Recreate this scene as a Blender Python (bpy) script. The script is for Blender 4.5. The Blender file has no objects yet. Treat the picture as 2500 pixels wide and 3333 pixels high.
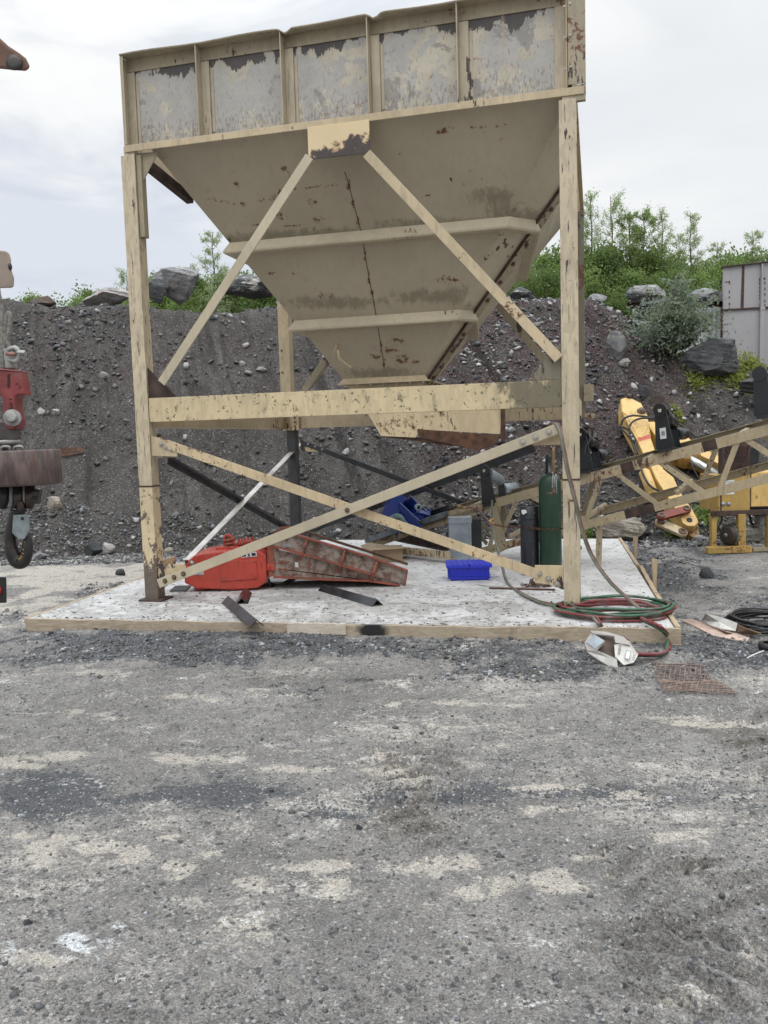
import bpy, math, random
import numpy as np
from mathutils import Vector, Matrix
random.seed(7); rng = np.random.default_rng(11)
sc = bpy.context.scene; COL = sc.collection
V = lambda *a: np.array(a, float)
def nrm(a): a = np.asarray(a, float); return a/np.linalg.norm(a)
# ---------------------------------------------------------------- camera (fitted to the photograph, metres)
F, PITCH, ROLL, CH = 2706.81, .08853, .02967, 1.75
R0 = V(1,0,0); D0 = V(0,-math.sin(PITCH),-math.cos(PITCH)); FW = V(0,math.cos(PITCH),-math.sin(PITCH))
cr, sr = math.cos(ROLL), math.sin(ROLL)
RX = cr*R0+sr*D0; DN = -sr*R0+cr*D0; CP = V(0,0,CH)
def ray(x, y): return FW+(x-1250)/F*RX+(y-1666.5)/F*DN
def onY(x, y, Y): r = ray(x,y); return CP+r*(Y/r[1])
def onZ(x, y, z=0.): r = ray(x,y); return CP+r*((z-CH)/r[2])
def onP(x, y, p0, n): r = ray(x,y); return CP+r*(np.dot(np.asarray(p0)-CP,n)/np.dot(r,n))
def pj(P):
    d = np.asarray(P,float)-CP; w = d@FW
    return 1250+F*(d@RX)/w, 1666.5+F*(d@DN)/w
cam = bpy.data.cameras.new('camera'); co = bpy.data.objects.new('camera', cam); COL.objects.link(co)
M = Matrix.Identity(4)
for i, ax in enumerate((RX, -DN, -FW)):
    for j in range(3): M[j][i] = ax[j]
M.translation = Vector(CP); co.matrix_world = M
cam.sensor_fit = 'VERTICAL'; cam.sensor_height = 36; cam.lens = 36*F/3333; cam.clip_end = 2000; cam.clip_start = .05
sc.camera = co
# ---------------------------------------------------------------- tower frame
YAW = .25262; TO = V(-2.72207, 9.27156, 0); UD = V(math.cos(YAW),-math.sin(YAW),0); VD = V(math.sin(YAW),math.cos(YAW),0)
W, D = 4.784, 4.618
def T(u, v, z): return TO+u*UD+v*VD+V(0,0,z)
def onT(x, y, v=0.):  # pixel on tower plane v -> local coordinates
    P = onP(x,y,TO+v*VD,VD)-TO; return V(P@UD,P@VD,P[2])
def onU(x, y, u=0.):
    P = onP(x,y,TO+u*UD,UD)-TO; return V(P@UD,P@VD,P[2])
# ---------------------------------------------------------------- numpy noise
def _h(ix, iy, s):
    h = (ix.astype(np.int64)*374761393+iy.astype(np.int64)*668265263+s*974634777) & 0xffffffff
    h = ((h^(h>>13))*1274126177) & 0xffffffff
    return ((h^(h>>16)) & 0xffffff)/float(0xffffff)
def vn(x, y, s=0):
    ix, iy = np.floor(x), np.floor(y); fx, fy = x-ix, y-iy
    fx = fx*fx*(3-2*fx); fy = fy*fy*(3-2*fy)
    a = _h(ix,iy,s); b = _h(ix+1,iy,s); c = _h(ix,iy+1,s); d = _h(ix+1,iy+1,s)
    return (a*(1-fx)+b*fx)*(1-fy)+(c*(1-fx)+d*fx)*fy
def fbm(x, y, s=0, o=4):
    t = 0; a = .5; n = 0
    for k in range(o):
        t = t+a*vn(x,y,s+k*17); n += a; a *= .5
        x, y = 1.7*x-1.1*y+3.1, 1.1*x+1.7*y+7.7
    return t/n
def ss(a, b, x): t = np.clip((x-a)/(b-a),0,1); return t*t*(3-2*t)
# ---------------------------------------------------------------- mesh builder
class MB:
    def __init__(s): s.v = []; s.f = []; s.sm = []
    def add(s, vs, fs, smooth=False):
        o = len(s.v); s.v += [tuple(map(float,p)) for p in vs]; s.f += [tuple(i+o for i in f) for f in fs]; s.sm += [smooth]*len(fs); return s
    def hexa(s, p):  # 4 bottom, 4 top (both counter-clockwise from above)
        return s.add(p, [(3,2,1,0),(4,5,6,7),(0,1,5,4),(1,2,6,5),(2,3,7,6),(3,0,4,7)])
    def box(s, c, d, R=None):
        h = np.array(d)/2.; q = [V(x,y,z)*h for z in (-1,1) for x,y in ((-1,-1),(1,-1),(1,1),(-1,1))]
        if R is not None: q = [R@p for p in q]
        return s.hexa([p+np.asarray(c,float) for p in q])
    def b2(s, a, b): a = np.array(a,float); b = np.array(b,float); return s.box((a+b)/2, np.abs(b-a))
    def beam(s, p, q, w, h, up=(0,0,1)):  # w across, h along 'up'
        p = np.array(p,float); q = np.array(q,float); d = nrm(q-p); x = nrm(np.cross(d,up)); z = np.cross(x,d)
        c = [a*x*w/2+b*z*h/2 for a,b in ((-1,-1),(1,-1),(1,1),(-1,1))]
        return s.hexa([p+c[0],p+c[1],q+c[1],q+c[0],p+c[3],p+c[2],q+c[2],q+c[3]])
    def angle(s, p, q, a, t, d1, d2):  # L section, legs of size a towards d1 and d2
        p = np.array(p,float); q = np.array(q,float); d1 = nrm(d1); d2 = nrm(d2)
        sec = [0*d1, a*d1, a*d1+t*d2, t*d1+t*d2, t*d1+a*d2, a*d2]; n = 6
        return s.add([p+k for k in sec]+[q+k for k in sec], [(5,4,3,0),(3,2,1,0),(6,9,10,11),(6,7,8,9)]+[(i,(i+1)%n,n+(i+1)%n,n+i) for i in range(n)])
    def channel(s, p, q, h, fl, t, up, out):  # web plane spans 'up', flanges go along out
        p = np.array(p,float); q = np.array(q,float); up = nrm(up); out = nrm(out)
        s.beam(p+out*t/2, q+out*t/2, t, h, up); 
        for sg in (-1,1):
            o = up*sg*(h/2-t/2)+out*(t+(fl-t)/2); s.beam(p+o, q+o, fl-t, t, up)
        return s
    def tube(s, pts, r, n=8, caps=True, smooth=True):
        P = [np.array(p,float) for p in pts]; rr = r if hasattr(r,'__len__') else [r]*len(P)
        t = [nrm(P[min(i+1,len(P)-1)]-P[max(i-1,0)]) for i in range(len(P))]
        a = nrm(np.cross(t[0], V(0,0,1) if abs(t[0][2])<.9 else V(1,0,0))); vs = []; 
        for i,p in enumerate(P):
            a = nrm(a-t[i]*np.dot(a,t[i])); b = np.cross(t[i],a)
            vs += [p+rr[i]*(math.cos(k*2*math.pi/n)*a+math.sin(k*2*math.pi/n)*b) for k in range(n)]
        o = len(s.v); s.add(vs, [(i*n+k,i*n+(k+1)%n,(i+1)*n+(k+1)%n,(i+1)*n+k) for i in range(len(P)-1) for k in range(n)], smooth)
        if caps:
            s.f += [tuple(o+k for k in range(n-1,-1,-1)), tuple(o+(len(P)-1)*n+k for k in range(n))]; s.sm += [False]*2
        return s
    def cyl(s, p, q, r, r2=None, n=16, smooth=True): return s.tube([p,q],[r,r if r2 is None else r2],n,True,smooth)
    def lathe(s, c, prof, n=24, ax=(0,0,1), smooth=True):  # prof: (radius, height)
        ax = nrm(ax); a = nrm(np.cross(ax, V(1,0,0) if abs(ax[0])<.9 else V(0,1,0))); b = np.cross(ax,a); c = np.array(c,float)
        vs = [c+ax*h+r*(math.cos(k*2*math.pi/n)*a+math.sin(k*2*math.pi/n)*b) for r,h in prof for k in range(n)]
        return s.add(vs, [(i*n+k,i*n+(k+1)%n,(i+1)*n+(k+1)%n,(i+1)*n+k) for i in range(len(prof)-1) for k in range(n)], smooth)
    def prism(s, pts, vec):
        P = [np.array(p,float) for p in pts]; n = len(P); v = np.array(vec,float)
        nn = sum((np.cross(P[i]-P[0],P[(i+1)%n]-P[0]) for i in range(n)))
        if np.dot(nn,v) < 0: P = P[::-1]
        return s.add(P+[p+v for p in P], [tuple(range(n-1,-1,-1)),tuple(range(n,2*n))]+[(i,(i+1)%n,n+(i+1)%n,n+i) for i in range(n)])
    def sphere(s, c, r, n=12, m=8):
        c = np.array(c,float); r = np.array(r if hasattr(r,'__len__') else (r,)*3,float)
        vs = [c+r*V(math.sin(math.pi*i/m)*math.cos(2*math.pi*k/n),math.sin(math.pi*i/m)*math.sin(2*math.pi*k/n),math.cos(math.pi*i/m)) for i in range(m+1) for k in range(n)]
        return s.add(vs,[(i*n+k,(i+1)*n+k,(i+1)*n+(k+1)%n,i*n+(k+1)%n) for i in range(m) for k in range(n)],True)
    def build(s, name, mat, parent=None, local=False, bevel=0, attr=None):
        vs = np.array(s.v)
        inv = None
        if parent is not None and not local:
            inv = np.array(parent['_inv']).reshape(4,4) if '_inv' in parent else None
            if inv is not None: vs = vs@inv[:3,:3].T+inv[:3,3]
        me = bpy.data.meshes.new(name); me.from_pydata(vs.tolist(),[],s.f)
        me.polygons.foreach_set('use_smooth', s.sm); me.materials.append(mat); me.update()
        o = bpy.data.objects.new(name, me); COL.objects.link(o)
        if parent is not None:
            o.parent = parent
            if '_inv' in parent: o['_inv'] = parent['_inv']
        if attr:
            for k,a in attr.items():
                at = me.attributes.new(k,'FLOAT','POINT'); at.data.foreach_set('value', np.asarray(a,np.float32))
        if bevel:
            m = o.modifiers.new('bevel','BEVEL'); m.width = bevel; m.segments = 2; m.limit_method = 'ANGLE'; m.angle_limit = .6
        return o
def tag(o, label=None, cat=None, group=None, kind=None):
    if label: o['label'] = label
    if cat: o['category'] = cat
    if group: o['group'] = group
    if kind: o['kind'] = kind
    return o
def thing(name, label, cat, loc=(0,0,0), rz=0., group=None, mat=None):
    o = bpy.data.objects.new(name, None); COL.objects.link(o); o.empty_display_size = .2
    m = mat if mat is not None else Matrix.Translation(Vector(loc)) @ Matrix.Rotation(rz,4,'Z')
    o.matrix_world = m; o['_inv'] = [x for r in m.inverted() for x in r]
    return tag(o, label, cat, group)
def kids(o): return [c for c in bpy.data.objects if c.parent is o]
def clone(o, parent=None, mat=None, label=None):
    c = o.copy(); COL.objects.link(c)
    if parent is not None: c.parent = parent
    if mat is not None: c.matrix_world = mat
    if label: c['label'] = label
    for ch in kids(o): clone(ch, c)
    return c
def single(mb, name, mat, label, cat, loc=None, group=None, bevel=0, attr=None, kind=None):
    """a thing that is one mesh, its origin at its base"""
    vs = np.array(mb.v); 
    if loc is None: lo, hi = vs.min(0), vs.max(0); loc = V((lo[0]+hi[0])/2,(lo[1]+hi[1])/2,lo[2])
    mb.v = [tuple(p) for p in (vs-np.asarray(loc))]
    o = mb.build(name, mat, None, True, bevel, attr); o.location = Vector(loc)
    return tag(o,label,cat,group,kind)
def text_mesh(s, body, size, mat, name, parent, M4, extrude=.002):
    c = bpy.data.curves.new('t','FONT'); c.body = body; c.size = size; c.extrude = extrude; c.align_x = 'CENTER'; c.align_y = 'CENTER'; c.resolution_u = 3
    t = bpy.data.objects.new('t', c); COL.objects.link(t); bpy.context.view_layer.update()
    me = bpy.data.meshes.new_from_object(t.evaluated_get(bpy.context.evaluated_depsgraph_get()))
    bpy.data.objects.remove(t); bpy.data.curves.remove(c)
    inv = Matrix([list(parent['_inv'][i*4:i*4+4]) for i in range(4)]) if parent is not None and '_inv' in parent else Matrix.Identity(4)
    me.transform(inv @ M4); me.materials.clear(); me.materials.append(mat); me.name = name
    o = bpy.data.objects.new(name, me); COL.objects.link(o); o.parent = parent
    if parent is not None and '_inv' in parent: o['_inv'] = parent['_inv']
    return o
def frame4(o, x, z):  # matrix with given x axis and normal z
    x = nrm(x); z = nrm(z); z = nrm(z-x*np.dot(x,z)); y = np.cross(z,x); m = Matrix.Identity(4)
    for i,a in enumerate((x,y,z)):
        for j in range(3): m[j][i] = a[j]
    m.translation = Vector(o); return m
# ---------------------------------------------------------------- materials
class NT:
    def __init__(s, name):
        s.m = bpy.data.materials.new(name); s.m.use_nodes = True; s.t = s.m.node_tree; s.b = s.t.nodes['Principled BSDF']
        s.co = s.t.nodes.new('ShaderNodeTexCoord').outputs['Object']
    def n(s, k, **kw):
        x = s.t.nodes.new(k)
        for a,b in kw.items(): setattr(x,a,b)
        return x
    def put(s, sock, v):
        if isinstance(v, bpy.types.NodeSocket): s.t.links.new(v, sock)
        elif hasattr(v,'__len__') and len(v)==3 and sock.type=='RGBA': sock.default_value = (*v,1)
        else: sock.default_value = v
    def map(s, sc_=(1,1,1), co=None, loc=(0,0,0)):
        x = s.n('ShaderNodeMapping'); x.inputs['Scale'].default_value = sc_; x.inputs['Location'].default_value = loc; s.put(x.inputs['Vector'], co or s.co); return x.outputs[0]
    def noise(s, scale, detail=4, rough=.55, co=None, dist=0.):
        x = s.n('ShaderNodeTexNoise'); s.put(x.inputs['Vector'], co or s.co); x.inputs['Scale'].default_value = scale; x.inputs['Detail'].default_value = detail
        x.inputs['Roughness'].default_value = rough; x.inputs['Distortion'].default_value = dist; return x.outputs['Fac']
    def voro(s, scale, feat='F1', out='Distance', co=None):
        x = s.n('ShaderNodeTexVoronoi', feature=feat); s.put(x.inputs['Vector'], co or s.co); x.inputs['Scale'].default_value = scale; return x.outputs[out]
    def ramp(s, v, a, b, lo=0., hi=1.):
        x = s.n('ShaderNodeMapRange', interpolation_type='SMOOTHSTEP'); s.put(x.inputs['Value'], v); 
        for k,q in zip(('From Min','From Max','To Min','To Max'),(a,b,lo,hi)): s.put(x.inputs[k], q)
        return x.outputs[0]
    def mt(s, op, a, b=0., c=None):
        x = s.n('ShaderNodeMath', operation=op); s.put(x.inputs[0],a); s.put(x.inputs[1],b)
        if c is not None: s.put(x.inputs[2],c)
        return x.outputs[0]
    def mix(s, f, a, b, mode='MIX'):
        x = s.n('ShaderNodeMix', data_type='RGBA', blend_type=mode); s.put(x.inputs['Factor'],f); s.put(x.inputs['A'],a); s.put(x.inputs['B'],b); return x.outputs['Result']
    def at(s, name): return s.n('ShaderNodeAttribute', attribute_name=name).outputs['Fac']
    def atc(s, name): return s.n('ShaderNodeAttribute', attribute_name=name).outputs['Color']
    def sep(s, i, co=None):
        x = s.n('ShaderNodeSeparateXYZ'); s.put(x.inputs[0], co or s.co); return x.outputs[i]
    def bump(s, h, st=.3, d=.01, nxt=None):
        x = s.n('ShaderNodeBump'); s.put(x.inputs['Height'],h); x.inputs['Strength'].default_value = st; x.inputs['Distance'].default_value = d
        if nxt is not None: s.put(x.inputs['Normal'],nxt)
        return x.outputs[0]
    def out(s, col, rough=.6, normal=None, metal=0., spec=None):
        s.put(s.b.inputs['Base Color'],col); s.put(s.b.inputs['Roughness'],rough); s.put(s.b.inputs['Metallic'],metal)
        if normal is not None: s.put(s.b.inputs['Normal'],normal)
        if spec is not None: s.b.inputs['Specular IOR Level'].default_value = spec
        return s.m
def steel_paint(name, base, dark=(.05,.035,.03), rust=(.12,.045,.02), chip=.5, rusty=.45, streak=.35, dirt=(.16,.14,.11), sc_=1., rough=.55, attr=None, vert=True, spots=0., var=.12, dapple=.28, scratch=0., base_rust=0., endgrime=False):
    """weathered paint: tone drift, dirt runs, bare-metal chips and scratches, rust blooms"""
    m = NT(name)
    c = m.mix(m.ramp(m.noise(1.3*sc_,5),.3,.7), tuple(x*(1-var) for x in base), tuple(min(1,x*(1+var)) for x in base))
    st = m.noise(7*sc_,4,.6,m.map((3,3,.25) if vert else (1,1,1)))
    c = m.mix(m.ramp(st,.56,.75,0,streak), c, dirt)
    mt_ = m.noise(16*sc_,3,.5,m.map((1,1,.4)))
    c = m.mix(m.ramp(mt_,.5,.55,0,dapple), c, tuple(x*.66 for x in base))
    if scratch:
        for rot_,k_ in ((.45,0),(-.25,3),(.05,7)):
            mp = m.n('ShaderNodeMapping'); mp.inputs['Rotation'].default_value = (0,rot_,0); mp.inputs['Scale'].default_value = (9,9,.5); mp.inputs['Location'].default_value = (k_,k_,k_); m.put(mp.inputs[0],m.co)
            c = m.mix(m.mt('MULTIPLY',m.ramp(m.noise(4,5,.6,mp.outputs[0]),.60,.625),m.ramp(m.noise(2.2,3,.5,m.map((1,1,1),None,(k_,1,2))),.5,.56,0,scratch)), c, dark)
    if endgrime: c = m.mix(m.ramp(m.mt('ADD',m.noise(6,7,.7,m.map((1,1,.6))),m.ramp(m.sep(0),3.5,4.6,0,.22)),.56,.68,0,.85),c,(.10,.09,.06))
    if base_rust: c = m.mix(m.ramp(m.mt('ADD',m.noise(9,7,.7),m.ramp(m.sep(2),base_rust,0.,0,.22)),.54,.585), c, m.mix(m.noise(25,4),(.06,.04,.03),(.17,.14,.11)))
    big = m.noise(1.1*sc_,3)
    ch = m.mt('ADD', m.noise(9*sc_,6,.65,m.map((2.2,2.2,.55))), m.mt('MULTIPLY',m.mt('SUBTRACT',big,.56),1.0))
    c = m.mix(m.ramp(ch,.735-chip*.21,.75-chip*.21), c, dark)
    ru = m.mt('ADD', m.noise(12*sc_,7,.7), m.mt('MULTIPLY',m.mt('SUBTRACT',m.noise(.9*sc_,3,.5,m.map((1,1,1),None,(5,3,1))),.5),.8))
    c = m.mix(m.ramp(ru,.80-rusty*.33,.86-rusty*.33), c, m.mix(m.noise(30,3),tuple(x*.5 for x in rust),tuple(x*1.6 for x in rust)))
    if spots: 
        v = m.noise(24,1.5,.5,m.map((1,1,1),None,(2,7,3))); gate = m.noise(1.6,3)
        c = m.mix(m.mt('MULTIPLY',m.ramp(v,.655,.68),m.ramp(gate,.62-spots*.25,.66-spots*.25,0,.8)), c, (.075,.08,.045))
    if attr:
        a = m.mt('ADD', m.at(attr), m.mt('MULTIPLY',m.mt('SUBTRACT',m.noise(20,9,.78),.5),2.6))
        c = m.mix(m.ramp(a,.50,.72), c, m.mix(m.noise(40,4),(.035,.014,.008),(.17,.06,.025)))
        a2 = m.mt('ADD', m.at('grime'), m.mt('MULTIPLY',m.mt('SUBTRACT',m.noise(12,8,.78,m.map((1,1,.35))),.5),1.8))
        c = m.mix(m.ramp(a2,.40,.85,0,.6), c, (.12,.105,.07))
    nb = m.bump(m.noise(60,4),.12,.004, m.bump(m.noise(2.5,2),.25,.02))
    return m.out(c, m.ramp(m.noise(6,4),.3,.7,rough-.12,rough+.12), nb)
def plain(name, col, rough=.5, metal=0., var=.25, sc_=8., bump=.15, dirt=None, dirt_amt=.5):
    m = NT(name); c = m.mix(m.ramp(m.noise(sc_,5),.3,.7), tuple(x*(1-var) for x in col), tuple(min(1,x*(1+var)) for x in col))
    if dirt: c = m.mix(m.ramp(m.noise(sc_*.6,6,.7,m.map((1,1,1),None,(3,1,2))),.5,.7,0,dirt_amt), c, dirt)
    return m.out(c, m.ramp(m.noise(sc_*2,3),.3,.7,rough*.8,min(1,rough*1.2)), m.bump(m.noise(sc_*6,4),bump,.004), metal)
CREAM = (.47,.38,.245)
MT = dict(
 cream=steel_paint('cream steel paint',CREAM,chip=.36,rusty=.36,streak=.35),
 leg=steel_paint('scratched cream leg paint',(.50,.42,.295),chip=.50,rusty=.2,streak=.7,scratch=.95,dapple=.45),
 beam=steel_paint('spotted cream beam paint',(.53,.43,.265),chip=.22,rusty=.15,streak=.35,spots=1.2,endgrime=True),
 hopper=steel_paint('dull tan hopper paint',(.355,.308,.222),chip=.12,rusty=.05,streak=.22,dapple=.06,attr='rust',sc_=.8,var=.08),
 band=steel_paint('stiffener band paint',(.45,.39,.28),chip=.2,rusty=.15,streak=.25,dapple=.12),
 brace=steel_paint('dirty brace paint',(.48,.38,.24),chip=.5,rusty=.46,streak=.5,sc_=1.5),
 rustycream=steel_paint('half rusted cream paint',(.52,.41,.255),chip=.45,rusty=.58,streak=.5,sc_=1.3),
  legbase=steel_paint('cream leg paint rusting at the foot',(.58,.47,.30),chip=.42,rusty=.3,streak=.5,base_rust=.75),
 cornerlit=steel_paint('paler tan corner plate paint',(.43,.38,.28),chip=.2,rusty=.1,streak=.3,attr='rust',sc_=.8,var=.08,dapple=.1),  # lighter than the hopper: the brighter light on these faces is in the colour
 camo=steel_paint('flaking cream paint',(.53,.42,.26),dark=(.045,.03,.028),chip=1.42,rusty=.45,sc_=1.1),
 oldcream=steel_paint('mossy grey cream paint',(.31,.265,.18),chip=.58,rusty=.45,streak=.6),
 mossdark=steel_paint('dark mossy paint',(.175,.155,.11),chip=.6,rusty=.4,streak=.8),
 boxcream=steel_paint('dirt greyed cream paint',(.385,.33,.24),chip=.4,rusty=.2,streak=.8,dirt=(.13,.12,.105)),
 conv=steel_paint('grimy conveyor paint',(.40,.325,.21),chip=.55,rusty=.56,streak=.75,sc_=1.6,dirt=(.15,.12,.09)),
 darksteel=plain('dark weathered steel',(.035,.034,.036),.5,0,.4,6,.2,(.09,.06,.045),.6),
 wetsteel=plain('wet black steel',(.018,.02,.024),.22,.0,.4,6,.1,(.05,.045,.04),.4),
 rust=plain('brown rust',(.085,.042,.026),.85,0,.5,12,.4,(.16,.08,.045),.7),
 rustdark=plain('dark brown rust',(.05,.030,.024),.8,0,.5,9,.4,(.11,.06,.045),.6),
 sheenbar=plain('pale wet bar with painted sky sheen',(.52,.49,.45),.35,0,.2,5,.1,(.22,.17,.13),.8),  # near-white colour holds the sky reflection on the wet light-coloured brace
 bolt=plain('grey bolt steel',(.36,.34,.31),.4,.6,.3,20),
 boltdark=plain('rusty bolt',(.12,.08,.055),.6,.3,.4,20),
 galv=plain('galvanised sheet',(.30,.34,.37),.45,.35,.25,4,.1,(.2,.22,.23),.6),
 darkgrey=plain('dark grey steel sheet',(.06,.066,.072),.45,.2,.3,4),
 black=plain('black enamel',(.010,.012,.015),.25,0,.3,5,.08,(.05,.05,.05),.25),
 rubber=plain('black rubber',(.012,.012,.013),.55,0,.3,10,.1,(.06,.055,.05),.3),
 wood=None)
def wood(name, a, b, sc_=1., ax=0):
    m = NT(name); s = [14,14,14]; s[ax] = 1.2
    g = m.noise(2.2*sc_,5,.6,m.map(tuple(s)),1.2)
    c = m.mix(m.ramp(g,.35,.65),a,b); c = m.mix(m.ramp(m.noise(3,5,.7),.58,.72,0,.45),c,(.10,.085,.07))
    return m.out(c,.75,m.bump(g,.25,.004))
MT['wood'] = wood('pale pine board',(.40,.335,.25),(.29,.23,.165)); MT['woodpale'] = wood('whitish pine board',(.56,.50,.42),(.44,.38,.30)); MT['woody'] = wood('pine board lengthwise',(.46,.36,.24),(.30,.22,.14),1,1); MT['woodz'] = wood('pine stake',(.46,.37,.25),(.33,.25,.16),1,2)
MT['charred'] = wood('blackened board',(.018,.017,.017),(.06,.05,.045))
# ---------------------------------------------------------------- world, sun
EL, ROT = math.radians(52), math.radians(200)   # sun behind and left of the camera, behind cloud
w = bpy.data.worlds.new('World'); sc.world = w; w.use_nodes = True; wt = w.node_tree; bg = wt.nodes['Background']
def wn(k, **kw):
    x = wt.nodes.new(k)
    for a,b in kw.items(): setattr(x,a,b)
    return x
sky = wn('ShaderNodeTexSky', sky_type='NISHITA'); sky.sun_disc = False; sky.sun_elevation = EL; sky.sun_rotation = ROT
tc = wn('ShaderNodeTexCoord'); sx = wn('ShaderNodeSeparateXYZ'); wt.links.new(tc.outputs['Generated'], sx.inputs[0])
def wm(op, a, b=0.):
    x = wn('ShaderNodeMath', operation=op)
    for i,v in enumerate((a,b)):
        if isinstance(v, bpy.types.NodeSocket): wt.links.new(v,x.inputs[i])
        else: x.inputs[i].default_value = v
    return x.outputs[0]
def wr(v, a, b, lo, hi):
    x = wn('ShaderNodeMapRange', interpolation_type='SMOOTHSTEP'); wt.links.new(v,x.inputs[0])
    for k,q in zip(('From Min','From Max','To Min','To Max'),(a,b,lo,hi)): x.inputs[k].default_value = q
    return x.outputs[0]
def wmix(f, a, b, mode='MIX'):
    x = wn('ShaderNodeMix', data_type='RGBA', blend_type=mode)
    for k,v in (('Factor',f),('A',a),('B',b)):
        if isinstance(v, bpy.types.NodeSocket): wt.links.new(v,x.inputs[k])
        else: x.inputs[k].default_value = (*v,1) if hasattr(v,'__len__') else v
    return x.outputs['Result']
den = wm('ADD', wm('MAXIMUM', sx.outputs[2], 0.), .22)
cx = wn('ShaderNodeCombineXYZ'); wt.links.new(wm('DIVIDE',sx.outputs[0],den),cx.inputs[0]); wt.links.new(wm('DIVIDE',sx.outputs[1],den),cx.inputs[1])
def wnoise(scale, det, loc, dist=.0, rough=.55):
    mp = wn('ShaderNodeMapping'); wt.links.new(cx.outputs[0],mp.inputs[0]); mp.inputs['Location'].default_value = loc; mp.inputs['Scale'].default_value = (.8,1.1,1)
    x = wn('ShaderNodeTexNoise'); wt.links.new(mp.outputs[0],x.inputs['Vector']); x.inputs['Scale'].default_value = scale; x.inputs['Detail'].default_value = det; x.inputs['Distortion'].default_value = dist; x.inputs['Roughness'].default_value = rough
    return x.outputs['Fac']
c1 = wnoise(1.0,6,(3.2,1.0,0),.4); c2 = wnoise(2.6,7,(0,4,2),.5)
# cloud sheet: blue-grey undersides, pale gaps (radiance / .1)
cl = wmix(wr(c1,.40,.60,0,1),(6.9,7.3,7.95),(9.4,9.45,9.4))
cl = wmix(wr(c2,.44,.62,0,.75),cl,(6.1,6.6,7.4))
cl = wmix(wr(sx.outputs[0],-.12,.42,0,.75),cl,(8.3,8.45,8.5))
up = wr(sx.outputs[2],.38,.95,1.,3.3)                      # an overcast sky is brightest overhead
upc = wn('ShaderNodeVectorMath', operation='SCALE'); wt.links.new(cl,upc.inputs[0]); wt.links.new(up,upc.inputs['Scale'])
fin = wmix(.04, upc.outputs[0], sky.outputs[0])
wt.links.new(fin,bg.inputs['Color']); bg.inputs['Strength'].default_value = .1
sun = bpy.data.lights.new('sun','SUN'); sun.energy = .7; sun.angle = math.radians(35); sun.color = (1,.97,.92)
so = bpy.data.objects.new('sun',sun); COL.objects.link(so)
sd = V(math.sin(ROT)*math.cos(EL), math.cos(ROT)*math.cos(EL), math.sin(EL))   # direction to the sun
so.rotation_euler = Vector(sd).to_track_quat('Z','Y').to_euler(); so.location = (0,0,30)
sc.view_settings.view_transform = 'Standard'; sc.view_settings.look = 'None'; sc.view_settings.exposure = 0.12
sc.render.engine = 'CYCLES'; sc.cycles.use_denoising = True; sc.cycles.max_bounces = 6; sc.cycles.use_adaptive_sampling = True; sc.cycles.adaptive_threshold = .02
# ---------------------------------------------------------------- slab frame
SYAW = .20163; SD_ = V(math.cos(SYAW),-math.sin(SYAW),0); SV = V(math.sin(SYAW),math.cos(SYAW),0); SR = V(2.53439,7.21525,0); SW_, SDp = 6.377, 6.42
def S(a, b, z=0.): return SR+(a-SW_)*SD_+b*SV+V(0,0,z)   # a along the front edge from the left, b into depth
def slabco(X, Y): dx, dy = X-SR[0], Y-SR[1]; return dx*SD_[0]+dy*SD_[1]+SW_, dx*SV[0]+dy*SV[1]
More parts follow.
